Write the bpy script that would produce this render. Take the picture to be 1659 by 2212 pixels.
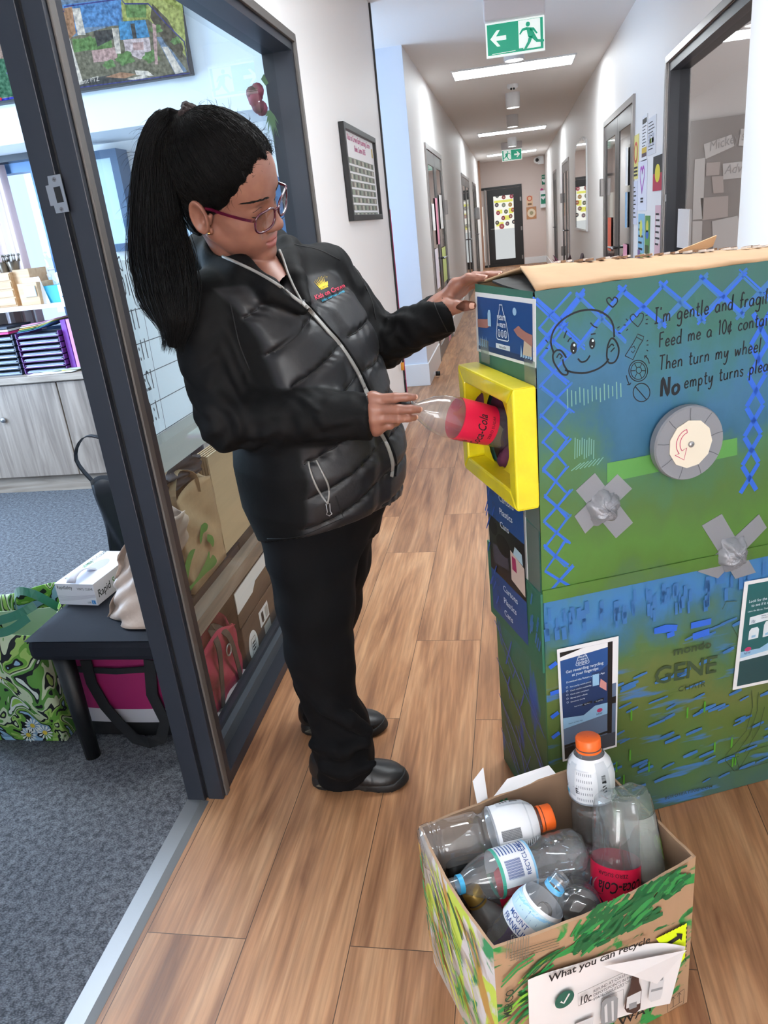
import bpy, bmesh, math, random
import numpy as np
from mathutils import Vector, Matrix
from mathutils.bvhtree import BVHTree
for _o in list(bpy.data.objects):
 bpy.data.objects.remove(_o)
S = bpy.context.scene
COL = S.collection
random.seed(7)
rng = np.random.default_rng(7)
R = math.radians
# ------------------------------------------------------------------ camera
FPX = 1610.7
CAMH = 1.40
YAW, PITCH, ROLL = R(-11.2635), R(-20.8817), R(-6.3420)
_f = Vector((math.sin(YAW) * math.cos(PITCH), math.cos(YAW) * math.cos(PITCH), math.sin(PITCH)))
_r = Vector((math.cos(YAW), -math.sin(YAW), 0))
_u = _r.cross(_f)
CR = _r * math.cos(ROLL) + _u * math.sin(ROLL)
CU = _u * math.cos(ROLL) - _r * math.sin(ROLL)
CF = _f
CO = Vector((0, 0, CAMH))
cam = bpy.data.cameras.new('camera')
cam.sensor_fit = 'HORIZONTAL'
cam.sensor_width = 36
cam.lens = FPX / 1659 * 36
cam.clip_start = .02
cam_o = bpy.data.objects.new('camera', cam)
COL.objects.link(cam_o)
cam_o.matrix_world = Matrix(((CR.x, CU.x, -CF.x, CO.x), (CR.y, CU.y, -CF.y, CO.y), (CR.z, CU.z, -CF.z, CO.z), (0, 0, 0, 1)))
S.camera = cam_o
# ------------------------------------------------------------------ world, exposure
S.view_settings.view_transform = 'Standard'
S.view_settings.look = 'None'
S.view_settings.exposure = 0.0
S.view_settings.gamma = 1
S.view_settings.use_curve_mapping = False
try:
 S.cycles.max_bounces = 10
 S.cycles.diffuse_bounces = 4
 S.cycles.glossy_bounces = 4
 S.cycles.transmission_bounces = 6
 S.cycles.transparent_max_bounces = 40
 S.cycles.caustics_reflective = False
 S.cycles.caustics_refractive = False
 S.cycles.sample_clamp_indirect = 6
except Exception:
 pass
W = bpy.data.worlds.new('daylight')
S.world = W
W.use_nodes = True
_bg = W.node_tree.nodes['Background']
_bg.inputs[0].default_value = (.72, .86, 1, 1)
_bg.inputs[1].default_value = 1.6
def lamp(name, loc, size, energy, color=(1, 1, 1), rot=(0, 0, 0), sy=None):
 l = bpy.data.lights.new(name, 'AREA')
 l.shape = 'RECTANGLE'
 l.size = size
 l.size_y = sy or size
 l.energy = energy
 l.color = color
 o = bpy.data.objects.new(name, l)
 o.location = loc
 o.rotation_euler = rot
 COL.objects.link(o)
 return o
# daylight of the office window and the side opening, and unseen lamps added as fill
lamp('office_window_daylight', (-4.17, 3.0, 1.6), 1.9, 175, (.50, .72, 1), (0, R(90), R(180)), 1.3)
lamp('rear_daylight', (.05, -3.96, 1.35), 1.5, 140, (.93, .97, 1), (R(-90), 0, 0), 2.2)  # unseen lamp for the soft frontal light from behind the camera
lamp('side_opening_daylight', (-2.6, 6.1, 1.6), 1.1, 60, (.52, .73, 1), (0, R(-90), 0), 1.9)
lamp('office_fill_panel', (-2.1, 2.4, 2.68), 1.2, 42, (.92, .97, 1), (0, 0, 0), 1.2)  # unseen lamp added to lighten the office near the glass
lamp('playroom_fill_light', (4.17, 4.2, 1.6), 2.0, 130, (.90, .96, 1), (0, R(90), 0), 1.6)  # unseen lamp added to brighten the left wall, not a known window
# ------------------------------------------------------------------ pixel helpers: a ray through the photograph met with a real plane
def ray(px, py):
 return CR * ((px - 829.5) / FPX) - CU * ((py - 1106) / FPX) + CF
def hit(px, py, P, n):
 d = ray(px, py)
 return CO + d * ((Vector(P) - CO).dot(Vector(n)) / d.dot(Vector(n)))
def atx(px, py, x): return hit(px, py, (x, 0, 0), (1, 0, 0))
def aty(px, py, y): return hit(px, py, (0, y, 0), (0, 1, 0))
def atz(px, py, z): return hit(px, py, (0, 0, z), (0, 0, 1))
# ------------------------------------------------------------------ materials
def lin(c):
 if isinstance(c, str):
  c = c.lstrip('#')
  c = [int(c[i:i + 2], 16) / 255 for i in (0, 2, 4)]
  c = [x / 12.92 if x <= .04045 else ((x + .055) / 1.055) ** 2.4 for x in c]
 return (c[0], c[1], c[2], 1)
_MC = {}
def mat(name, color, rough=.6, metal=0., spec=.5, bump=0., bscale=200., vary=0., vscale=6., sheen=0., trans=0., emit=0., coat=0., bdist=.002, aniso=None):
 if name in _MC:
  return _MC[name]
 m = bpy.data.materials.new(name)
 m.use_nodes = True
 nt = m.node_tree
 b = nt.nodes['Principled BSDF']
 c = lin(color)
 b.inputs['Base Color'].default_value = c
 b.inputs['Roughness'].default_value = rough
 b.inputs['Metallic'].default_value = metal
 b.inputs['Specular IOR Level'].default_value = spec
 if sheen: b.inputs['Sheen Weight'].default_value = sheen
 if coat: b.inputs['Coat Weight'].default_value = coat
 if trans: b.inputs['Transmission Weight'].default_value = trans
 if emit:
  b.inputs['Emission Color'].default_value = c
  b.inputs['Emission Strength'].default_value = emit
 if bump or vary:
  tc = nt.nodes.new('ShaderNodeTexCoord')
  src = tc.outputs['Object']
  if aniso:
   mp = nt.nodes.new('ShaderNodeMapping')
   mp.inputs['Scale'].default_value = aniso
   nt.links.new(src, mp.inputs['Vector'])
   src = mp.outputs['Vector']
 if bump:
  nz = nt.nodes.new('ShaderNodeTexNoise')
  nz.inputs['Scale'].default_value = bscale
  nz.inputs['Detail'].default_value = 4
  nt.links.new(src, nz.inputs['Vector'])
  bp = nt.nodes.new('ShaderNodeBump')
  bp.inputs['Strength'].default_value = bump
  bp.inputs['Distance'].default_value = bdist
  nt.links.new(nz.outputs[0], bp.inputs['Height'])
  nt.links.new(bp.outputs[0], b.inputs['Normal'])
 if vary:
  nz = nt.nodes.new('ShaderNodeTexNoise')
  nz.inputs['Scale'].default_value = vscale
  nz.inputs['Detail'].default_value = 5
  nt.links.new(src, nz.inputs['Vector'])
  rp = nt.nodes.new('ShaderNodeValToRGB')
  lo = [max(0, x * (1 - vary)) for x in c[:3]]
  hi = [min(1, x * (1 + vary)) for x in c[:3]]
  rp.color_ramp.elements[0].position = .3
  rp.color_ramp.elements[1].position = .7
  rp.color_ramp.elements[0].color = (*lo, 1)
  rp.color_ramp.elements[1].color = (*hi, 1)
  nt.links.new(nz.outputs[0], rp.inputs[0])
  nt.links.new(rp.outputs[0], b.inputs['Base Color'])
 _MC[name] = m
 return m
def emis(name, color, strength, vary=0.):
 if name in _MC: return _MC[name]
 m = bpy.data.materials.new(name)
 m.use_nodes = True
 nt = m.node_tree
 nt.nodes.remove(nt.nodes['Principled BSDF'])
 e = nt.nodes.new('ShaderNodeEmission')
 e.inputs[0].default_value = lin(color)
 e.inputs[1].default_value = strength
 if vary:
  tc = nt.nodes.new('ShaderNodeTexCoord'); nz = nt.nodes.new('ShaderNodeTexNoise'); nz.inputs['Scale'].default_value = 55; nz.inputs['Detail'].default_value = 6
  rp = nt.nodes.new('ShaderNodeValToRGB'); c = lin(color)
  rp.color_ramp.elements[0].position = .32; rp.color_ramp.elements[1].position = .68
  rp.color_ramp.elements[0].color = tuple(x * (1 - vary) for x in c[:3]) + (1,); rp.color_ramp.elements[1].color = tuple(min(1, x * (1 + vary) + .05) for x in c[:3]) + (1,)
  nt.links.new(tc.outputs['Object'], nz.inputs['Vector']); nt.links.new(nz.outputs[0], rp.inputs[0]); nt.links.new(rp.outputs[0], e.inputs[0])
 nt.links.new(e.outputs[0], nt.nodes['Material Output'].inputs[0])
 _MC[name] = m
 return m
def clear(name, tint=(1, 1, 1), refl=1.0, rough=.03, ior=1.45, haze=0.):
 """thin clear sheet: transparent with a fresnel reflection"""
 if name in _MC: return _MC[name]
 m = bpy.data.materials.new(name)
 m.use_nodes = True
 nt = m.node_tree
 nt.nodes.remove(nt.nodes['Principled BSDF'])
 t = nt.nodes.new('ShaderNodeBsdfTransparent')
 t.inputs[0].default_value = lin(tint)
 g = nt.nodes.new('ShaderNodeBsdfGlossy')
 g.inputs['Roughness'].default_value = rough
 lw = nt.nodes.new('ShaderNodeLayerWeight')
 pw = nt.nodes.new('ShaderNodeMath')
 pw.operation = 'POWER'
 pw.inputs[1].default_value = 5
 lw.inputs[0].default_value = .5
 nt.links.new(lw.outputs['Facing'], pw.inputs[0])
 mu = nt.nodes.new('ShaderNodeMath')
 mu.operation = 'MULTIPLY_ADD'
 mu.inputs[1].default_value = .9 * min(refl, 1)
 mu.inputs[2].default_value = .04 * refl
 mu.use_clamp = True
 nt.links.new(pw.outputs[0], mu.inputs[0])
 mx = nt.nodes.new('ShaderNodeMixShader')
 nt.links.new(mu.outputs[0], mx.inputs[0])
 base = t.outputs[0]
 if haze:
  df = nt.nodes.new('ShaderNodeBsdfDiffuse')
  df.inputs[0].default_value = (.85, .87, .88, 1)
  m2 = nt.nodes.new('ShaderNodeMixShader')
  m2.inputs[0].default_value = haze
  nt.links.new(base, m2.inputs[1])
  nt.links.new(df.outputs[0], m2.inputs[2])
  base = m2.outputs[0]
 nt.links.new(base, mx.inputs[1])
 nt.links.new(g.outputs[0], mx.inputs[2])
 nt.links.new(mx.outputs[0], nt.nodes['Material Output'].inputs[0])
 _MC[name] = m
 return m
# ------------------------------------------------------------------ frames
class Fr:
 """a plane in space: origin, u, v and the normal w"""
 def __init__(s, O, U, V):
  s.O = Vector(O); s.U = Vector(U).normalized(); s.V = Vector(V).normalized(); s.N = s.U.cross(s.V).normalized()
 def at(s, u, v, w=0.):
  return s.O + s.U * u + s.V * v + s.N * w
 def px(s, x, y, w=0.):
  p = hit(x, y, s.O + s.N * w, s.N) - s.O
  return (p.dot(s.U), p.dot(s.V))
_TX = {}
def text2d(t, bold=0., space=1.):
 k = (t, bold, space)
 if k not in _TX:
  c = bpy.data.curves.new('t', 'FONT')
  c.body = t
  c.offset = bold
  c.space_character = space
  c.resolution_u = 2
  c.align_x = 'LEFT'
  o = bpy.data.objects.new('t', c)
  COL.objects.link(o)
  dg = bpy.context.evaluated_depsgraph_get()
  me = bpy.data.meshes.new_from_object(o.evaluated_get(dg))
  vs = [(v.co.x, v.co.y) for v in me.vertices]
  fs = [tuple(p.vertices) for p in me.polygons]
  bpy.data.objects.remove(o)
  bpy.data.curves.remove(c)
  bpy.data.meshes.remove(me)
  _TX[k] = (vs, fs)
 return _TX[k]
def ellipse(cx, cy, rx, ry, n=32, a0=0, a1=2 * math.pi):
 return [(cx + rx * math.cos(a0 + (a1 - a0) * i / n), cy + ry * math.sin(a0 + (a1 - a0) * i / n)) for i in range(n if abs(a1 - a0 - 2 * math.pi) < 1e-6 else n + 1)]
class MB:
 def __init__(s):
  s.v = []; s.f = []; s.m = []; s.s = []
 def add(s, vs, fs, m=0, smooth=False, M=None):
  b = len(s.v)
  s.v += [tuple(M @ Vector(p)) if M is not None else tuple(p) for p in vs]
  for f in fs:
   s.f.append(tuple(i + b for i in f)); s.m.append(m); s.s.append(smooth)
  return s
 def box(s, x0, x1, y0, y1, z0, z1, m=0, M=None):
  vs = [(x, y, z) for z in (z0, z1) for y in (y0, y1) for x in (x0, x1)]
  return s.add(vs, [(0, 2, 3, 1), (4, 5, 7, 6), (0, 1, 5, 4), (2, 6, 7, 3), (0, 4, 6, 2), (1, 3, 7, 5)], m, M=M)
 def poly(s, pts, m=0):
  return s.add(pts, [tuple(range(len(pts)))], m)
 def fpoly(s, F, pts, w=.0005, m=0):
  if w <= .0011: w *= .35
  return s.add([F.at(p[0], p[1], w) for p in pts], [tuple(range(len(pts)))], m)
 def frect(s, F, u0, u1, v0, v1, w=.0005, m=0):
  return s.fpoly(F, [(u0, v0), (u1, v0), (u1, v1), (u0, v1)], w, m)
 def fslab(s, F, pts, w0, w1, m=0):
  n = len(pts)
  vs = [F.at(p[0], p[1], w0) for p in pts] + [F.at(p[0], p[1], w1) for p in pts]
  fs = [tuple(range(n))[::-1], tuple(range(n, 2 * n))] + [(i, (i + 1) % n, n + (i + 1) % n, n + i) for i in range(n)]
  return s.add(vs, fs, m)
 def fline(s, F, pts, wd, w=.0006, m=0, closed=False, taper=False):
  """a marker or brush stroke lying on the plane"""
  if w <= .0011: w *= .35
  P = [Vector((p[0], p[1])) for p in pts]
  if closed: P = P + [P[0], P[1]]
  vs = []; n = len(P)
  for i, p in enumerate(P):
   a = P[max(0, i - 1)]; b = P[min(n - 1, i + 1)]
   t = (b - a)
   t = t.normalized() if t.length > 1e-9 else Vector((1, 0))
   h = wd / 2
   if taper: h *= (.35 + .65 * math.sin(math.pi * (i + .7) / (n + .4)))
   q = Vector((-t.y, t.x)) * h
   vs += [F.at(p.x + q.x, p.y + q.y, w), F.at(p.x - q.x, p.y - q.y, w)]
  return s.add(vs, [(2 * i, 2 * i + 1, 2 * i + 3, 2 * i + 2) for i in range(n - 1)], m)
 def ftext(s, F, t, u, v, size, w=.0008, m=0, bold=0., align='l', shear=0., rot=0., sx=1., space=1., mirror=False, drape=None):
  vs, fs = text2d(t, bold, space)
  if not vs: return s
  if w <= .0011: w *= .35
  wid = max(p[0] for p in vs) * size * sx
  off = {'l': 0, 'c': -wid / 2, 'r': -wid}[align]
  c, q = math.cos(rot), math.sin(rot)
  out = []
  for x, y in vs:
   X = (x + shear * y) * size * sx + off
   Y = y * size
   if mirror: X = -X
   out.append(F.at(u + X * c - Y * q, v + X * q + Y * c, w))
  if drape: out = [drape(p) for p in out]
  return s.add(out, fs, m)
 def tube(s, path, r, n=8, m=0, caps=True, smooth=True, closed=False):
  P = [Vector(p) for p in path]
  rs = r if hasattr(r, '__len__') else [r] * len(P)
  t0 = (P[1] - P[0]).normalized()
  up = Vector((0, 0, 1)) if abs(t0.z) < .9 else Vector((1, 0, 0))
  nrm = (up - t0 * up.dot(t0)).normalized()
  vs = []; N = len(P)
  for i, p in enumerate(P):
   if closed: t = P[(i + 1) % N] - P[i - 1]
   else: t = P[min(N - 1, i + 1)] - P[max(0, i - 1)]
   if t.length < 1e-9: t = t0
   t = t.normalized()
   nrm = (nrm - t * nrm.dot(t))
   nrm = nrm.normalized() if nrm.length > 1e-6 else t.orthogonal().normalized()
   bi = t.cross(nrm)
   for k in range(n):
    a = 2 * math.pi * k / n
    vs.append(p + (nrm * math.cos(a) + bi * math.sin(a)) * rs[i])
  fs = []
  for i in range(N if closed else N - 1):
   j = (i + 1) % N
   for k in range(n):
    fs.append((i * n + k, i * n + (k + 1) % n, j * n + (k + 1) % n, j * n + k))
  if caps and not closed:
   fs += [tuple(range(n))[::-1], tuple(range((N - 1) * n, N * n))]
  return s.add(vs, fs, m, smooth)
 def strap(s, path, wd, th, side, m=0):
  """a flat band along a path; side = the direction of its width"""
  P = [Vector(p) for p in path]; N = len(P); vs = []
  for i, p in enumerate(P):
   t = (P[min(N - 1, i + 1)] - P[max(0, i - 1)]).normalized()
   sd = Vector(side); sd = (sd - t * sd.dot(t)).normalized()
   nn = t.cross(sd)
   for a, b in ((1, 1), (-1, 1), (-1, -1), (1, -1)):
    vs.append(p + sd * (a * wd / 2) + nn * (b * th / 2))
  fs = [(i * 4 + k, i * 4 + (k + 1) % 4, i * 4 + 4 + (k + 1) % 4, i * 4 + 4 + k) for i in range(N - 1) for k in range(4)]
  fs += [(3, 2, 1, 0), tuple(range((N - 1) * 4, N * 4))]
  return s.add(vs, fs, m)
 def lathe(s, prof, n=32, m=0, M=None, fn=None, caps=(False, False)):
  """prof: (z, r[, material]) pairs revolved about z; fn(angle, z, r) -> r"""
  vs = []; N = len(prof)
  for pr in prof:
   for k in range(n):
    a = 2 * math.pi * k / n
    r = fn(a, pr[0], pr[1]) if fn else pr[1]
    vs.append((r * math.cos(a), r * math.sin(a), pr[0]))
  b = len(s.v)
  s.v += [tuple(M @ Vector(p)) if M is not None else p for p in vs]
  for i in range(N - 1):
   mm = prof[i][2] if len(prof[i]) > 2 else m
   for k in range(n):
    s.f.append((b + i * n + k, b + i * n + (k + 1) % n, b + (i + 1) * n + (k + 1) % n, b + (i + 1) * n + k)); s.m.append(mm); s.s.append(True)
  if caps[0]: s.f.append(tuple(b + k for k in range(n))[::-1]); s.m.append(m); s.s.append(False)
  if caps[1]: s.f.append(tuple(b + (N - 1) * n + k for k in range(n))); s.m.append(m); s.s.append(False)
  return s
 def ball(s, c, r, m=0, nu=14, nv=8, M=None):
  rr = r if hasattr(r, '__len__') else (r, r, r)
  vs = [(c[0], c[1], c[2] + rr[2])]
  for i in range(1, nv):
   th = math.pi * i / nv
   for k in range(nu):
    a = 2 * math.pi * k / nu
    vs.append((c[0] + rr[0] * math.sin(th) * math.cos(a), c[1] + rr[1] * math.sin(th) * math.sin(a), c[2] + rr[2] * math.cos(th)))
  vs.append((c[0], c[1], c[2] - rr[2]))
  fs = [(0, 1 + k, 1 + (k + 1) % nu) for k in range(nu)]
  for i in range(nv - 2):
   for k in range(nu):
    a = 1 + i * nu
    fs.append((a + k, a + nu + k, a + nu + (k + 1) % nu, a + (k + 1) % nu))
  a = 1 + (nv - 2) * nu
  fs += [(a + k, len(vs) - 1, a + (k + 1) % nu) for k in range(nu)]
  return s.add(vs, fs, m, True, M)
 def grid(s, fn, nu, nv, m=0, smooth=True):
  vs = [fn(i / nu, j / nv) for j in range(nv + 1) for i in range(nu + 1)]
  return s.add(vs, [(j * (nu + 1) + i, j * (nu + 1) + i + 1, (j + 1) * (nu + 1) + i + 1, (j + 1) * (nu + 1) + i) for j in range(nv) for i in range(nu)], m, smooth)
 def build(s, name, mats, parent=None, label=None, local=False, bevel=0., solid=0., fix=False, origin=None):
  me = bpy.data.meshes.new(name)
  if not isinstance(mats, (list, tuple)): mats = [mats]
  for x in mats: me.materials.append(x)
  if local:
   o0 = Vector((0, 0, 0))
  elif parent is not None:
   o0 = Vector(parent['_o']) if '_o' in parent else Vector((0, 0, 0))
  elif origin is not None:
   o0 = Vector(origin)
  else:
   a = np.array(s.v); o0 = Vector(((a[:, 0].min() + a[:, 0].max()) / 2, (a[:, 1].min() + a[:, 1].max()) / 2, a[:, 2].min()))
  me.from_pydata([tuple(Vector(p) - o0) for p in s.v], [], s.f)
  me.polygons.foreach_set('material_index', s.m)
  me.polygons.foreach_set('use_smooth', s.s)
  if fix:
   bm = bmesh.new(); bm.from_mesh(me)
   bmesh.ops.recalc_face_normals(bm, faces=bm.faces)
   bm.to_mesh(me); bm.free()
  me.update()
  o = bpy.data.objects.new(name, me)
  COL.objects.link(o)
  if parent is not None:
   o.parent = parent
  else:
   o.location = o0
  _ORG[o.name] = o0
  o['_o'] = list(o0)
  if label: o['label'] = label
  if bevel:
   md = o.modifiers.new('edge', 'BEVEL'); md.width = bevel; md.segments = 2; md.limit_method = 'ANGLE'; md.angle_limit = R(40)
  if solid:
   md = o.modifiers.new('thick', 'SOLIDIFY'); md.thickness = solid; md.offset = 0
  return o
_ORG = {}
def tag(o, label, cat, group=None):
 o['label'] = label; o['category'] = cat
 if group: o['group'] = group
 return o
def struct(o):
 o['kind'] = 'structure'
 return o
def thing(name, label, cat, loc=(0, 0, 0), group=None):
 o = bpy.data.objects.new(name, None)
 o.empty_display_size = .05
 COL.objects.link(o)
 o.location = loc
 o['_o'] = list(loc)
 return tag(o, label, cat, group)
def dup(root, M, label, group=None):
 """a copy of a thing with copies of its parts and sub-parts"""
 r = root.copy(); COL.objects.link(r); r.matrix_world = M; r['label'] = label
 if group: r['group'] = group
 for ch in root.children:
  c = ch.copy(); COL.objects.link(c); c.parent = r
  for g in ch.children:
   d = g.copy(); COL.objects.link(d); d.parent = c
 return r
# ------------------------------------------------------------------ implicit surfaces (for bodies and cloth)
def smin(a, b, k):
 h = np.clip(.5 + .5 * (b - a) / k, 0, 1)
 return b + (a - b) * h - k * h * (1 - h)
def smax(a, b, k): return -smin(-a, -b, k)
def s_ell(P, c, r, Rm=None):
 q = P - np.array(c, np.float32)
 if Rm is not None: q = q @ np.array(Rm, np.float32)
 r = np.array(r, np.float32)
 k = np.linalg.norm(q / r, axis=-1)
 return (k - 1) * float(r.min()) * .5 + (k - 1) * float(np.median(r)) * .5
def s_cap(P, a, b, ra, rb=None):
 rb = ra if rb is None else rb
 a = np.array(a, np.float32); b = np.array(b, np.float32)
 ab = b - a
 t = np.clip(((P - a) @ ab) / max(1e-12, float(ab @ ab)), 0, 1)
 d = np.linalg.norm(P - a - t[..., None] * ab, axis=-1)
 return d - (ra + (rb - ra) * t)
def nets(fn, lo, hi, h):
 """surface nets: mesh of fn(P) = 0 inside the bounds"""
 lo = np.array(lo, float); hi = np.array(hi, float)
 n = np.ceil((hi - lo) / h).astype(int) + 1
 ax = [(lo[i] + h * np.arange(n[i])).astype(np.float32) for i in range(3)]
 D = np.empty(n, np.float32)
 step = max(1, int(600000 / (n[1] * n[2])))
 for i in range(0, n[0], step):
  g = np.stack(np.meshgrid(ax[0][i:i + step], ax[1], ax[2], indexing='ij'), -1)
  D[i:i + step] = fn(g.reshape(-1, 3)).reshape(g.shape[:3])
 ins = D < 0
 c = n - 1
 cnt = np.zeros(c, np.int8)
 for dx in (0, 1):
  for dy in (0, 1):
   for dz in (0, 1):
    cnt += ins[dx:c[0] + dx, dy:c[1] + dy, dz:c[2] + dz]
 act = np.argwhere((cnt > 0) & (cnt < 8))
 idx = -np.ones(c, np.int64)
 idx[act[:, 0], act[:, 1], act[:, 2]] = np.arange(len(act))
 pos = np.zeros((len(act), 3)); w = np.zeros(len(act))
 cor = [(x, y, z) for x in (0, 1) for y in (0, 1) for z in (0, 1)]
 for i in range(8):
  for j in range(i + 1, 8):
   a, b = np.array(cor[i]), np.array(cor[j])
   if abs(a - b).sum() != 1: continue
   da = D[act[:, 0] + a[0], act[:, 1] + a[1], act[:, 2] + a[2]]
   db = D[act[:, 0] + b[0], act[:, 1] + b[1], act[:, 2] + b[2]]
   m = (da < 0) != (db < 0)
   t = np.where(m, da / np.where(m, da - db, 1), 0)
   pos += np.where(m[:, None], a + t[:, None] * (b - a), 0); w += m
 V = lo + h * (act + pos / w[:, None])
 Fs = []
 for a in range(3):
  b, d = (a + 1) % 3, (a + 2) % 3
  s0 = [slice(0, None)] * 3
  s1 = [slice(0, None)] * 3
  s0[a] = slice(0, n[a] - 1); s1[a] = slice(1, n[a])
  A = ins[tuple(s0)]; B = ins[tuple(s1)]
  e = np.argwhere(A != B)
  e = e[(e[:, b] > 0) & (e[:, d] > 0) & (e[:, b] < c[b]) & (e[:, d] < c[d])]
  fl = A[e[:, 0], e[:, 1], e[:, 2]]
  def ix(db, dd):
   q = e.copy(); q[:, b] -= db; q[:, d] -= dd
   return idx[q[:, 0], q[:, 1], q[:, 2]]
  qd = np.stack([ix(1, 1), ix(0, 1), ix(0, 0), ix(1, 0)], 1)
  qd[~fl] = qd[~fl][:, ::-1]
  Fs.append(qd)
 return V, np.concatenate(Fs)
def addnp(mb, V, Fc, mats=None, smooth=True):
 b = len(mb.v)
 mb.v += [tuple(p) for p in V.tolist()]
 mb.f += [tuple(i + b for i in f) for f in Fc.tolist()]
 mb.m += [0] * len(Fc) if mats is None else [int(x) for x in mats]
 mb.s += [smooth] * len(Fc)
 return mb
def vnoise(P, f, seed=0):
 """cheap smooth pseudo noise in -1..1"""
 r = np.random.default_rng(seed)
 out = 0
 for k in range(4):
  d = r.normal(size=3); d /= np.linalg.norm(d)
  e = r.normal(size=3); e /= np.linalg.norm(e)
  out = out + np.sin(P @ (d * f * (1 + .35 * k)).astype(np.float32) + r.uniform(0, 6.28) + 1.3 * np.sin(P @ (e * f * .7).astype(np.float32) + r.uniform(0, 6.28)))
 return out / 4
# ------------------------------------------------------------------ setting materials
M_wall = mat('wall_paint', '#f3f1f0', .55, bump=.05, bscale=400)
M_ceil = mat('ceiling_paint', '#f5f4f3', .8)
M_white = mat('white_gloss', '#eceff2', .35)
M_dark = mat('charcoal_frame', '#262a33', .38, spec=.5, bump=.03, bscale=900)
M_dark2 = mat('charcoal_frame_groove', '#0d0e12', .5)
M_alu = mat('silver_trim', '#8f8b8a', .35, metal=.85)
M_steel = mat('brushed_steel', '#a9aaae', .35, metal=.9)
M_glass = clear('window_glass', '#eef4f3', 1.0, .012, 1.5)
M_black = mat('black_plastic', '#0e0f11', .45)
M_paper = mat('white_paper', '#eeeef0', .75)
M_ink = mat('black_ink', '#17181b', .6)
M_blueglow = mat('daylight_blue_paint', '#dbe4f2', .55)  # bluish daylight put into the paint of the column end
M_light = emis('lamp_diffuser', '#f4fbff', 26)
M_dl = emis('downlight_lens', '#fffdf8', 20)
def wood_floor():
 m = bpy.data.materials.new('vinyl_planks'); m.use_nodes = True
 nt = m.node_tree; L = nt.links; b = nt.nodes['Principled BSDF']
 tc = nt.nodes.new('ShaderNodeTexCoord')
 mp = nt.nodes.new('ShaderNodeMapping'); mp.inputs['Rotation'].default_value = (0, 0, R(-90)); mp.inputs['Location'].default_value = (0, 0, 0)
 L.new(tc.outputs['Object'], mp.inputs['Vector'])
 br = nt.nodes.new('ShaderNodeTexBrick')
 br.offset = .37; br.offset_frequency = 2
 br.inputs['Scale'].default_value = 1
 br.inputs['Brick Width'].default_value = 1.22
 br.inputs['Row Height'].default_value = .2305
 br.inputs['Mortar Size'].default_value = .0011
 br.inputs['Mortar Smooth'].default_value = .25
 br.inputs['Color1'].default_value = (0, 0, 0, 1); br.inputs['Color2'].default_value = (1, 1, 1, 1); br.inputs['Mortar'].default_value = (.5, .5, .5, 1)
 L.new(mp.outputs[0], br.inputs['Vector'])
 # grain along the plank, shifted plank by plank
 cm = nt.nodes.new('ShaderNodeVectorMath'); cm.operation = 'MULTIPLY_ADD'
 L.new(br.outputs['Color'], cm.inputs[0]); cm.inputs[1].default_value = (7.3, 3.1, 5)
 L.new(tc.outputs['Object'], cm.inputs[2])
 m2 = nt.nodes.new('ShaderNodeMapping'); m2.inputs['Scale'].default_value = (13, 1.1, 1)
 L.new(cm.outputs[0], m2.inputs['Vector'])
 n1 = nt.nodes.new('ShaderNodeTexNoise'); n1.inputs['Scale'].default_value = 1.0; n1.inputs['Detail'].default_value = 5; n1.inputs['Distortion'].default_value = 1.6
 L.new(m2.outputs[0], n1.inputs['Vector'])
 m3 = nt.nodes.new('ShaderNodeMapping'); m3.inputs['Scale'].default_value = (120, 5, 1)
 L.new(cm.outputs[0], m3.inputs['Vector'])
 n2 = nt.nodes.new('ShaderNodeTexNoise'); n2.inputs['Scale'].default_value = 1.0; n2.inputs['Detail'].default_value = 3
 L.new(m3.outputs[0], n2.inputs['Vector'])
 r1 = nt.nodes.new('ShaderNodeValToRGB'); e = r1.color_ramp.elements
 e[0].position = .30; e[0].color = lin('#845a3e'); e[1].position = .72; e[1].color = lin('#c79b75')
 k = e.new(.5); k.color = lin('#ad7e5a')
 L.new(n1.outputs[0], r1.inputs[0])
 r2 = nt.nodes.new('ShaderNodeValToRGB'); e = r2.color_ramp.elements
 e[0].position = .36; e[0].color = (.74, .71, .69, 1); e[1].position = .64; e[1].color = (1.12, 1.1, 1.08, 1)
 L.new(n2.outputs[0], r2.inputs[0])
 mu = nt.nodes.new('ShaderNodeMix'); mu.data_type = 'RGBA'; mu.blend_type = 'MULTIPLY'; mu.inputs[0].default_value = .75
 L.new(r1.outputs[0], mu.inputs[6]); L.new(r2.outputs[0], mu.inputs[7])
 # plank tone
 tn = nt.nodes.new('ShaderNodeMix'); tn.data_type = 'RGBA'; tn.blend_type = 'MULTIPLY'; tn.inputs[0].default_value = 1
 rt = nt.nodes.new('ShaderNodeValToRGB'); e = rt.color_ramp.elements
 e[0].color = (.86, .84, .84, 1); e[1].color = (1.05, 1.03, 1.0, 1)
 L.new(br.outputs['Color'], rt.inputs[0])
 L.new(mu.outputs[2], tn.inputs[6]); L.new(rt.outputs[0], tn.inputs[7])
 mm = nt.nodes.new('ShaderNodeMix'); mm.data_type = 'RGBA'
 L.new(br.outputs['Fac'], mm.inputs[0]); L.new(tn.outputs[2], mm.inputs[6]); mm.inputs[7].default_value = lin('#4c3626')
 L.new(mm.outputs[2], b.inputs['Base Color'])
 rr = nt.nodes.new('ShaderNodeMapRange'); rr.inputs[3].default_value = .34; rr.inputs[4].default_value = .5
 L.new(n2.outputs[0], rr.inputs[0]); L.new(rr.outputs[0], b.inputs['Roughness'])
 bp = nt.nodes.new('ShaderNodeBump'); bp.inputs['Strength'].default_value = .12; bp.inputs['Distance'].default_value = .001
 L.new(n2.outputs[0], bp.inputs['Height']); L.new(bp.outputs[0], b.inputs['Normal'])
 b.inputs['Specular IOR Level'].default_value = .42
 return m
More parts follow.
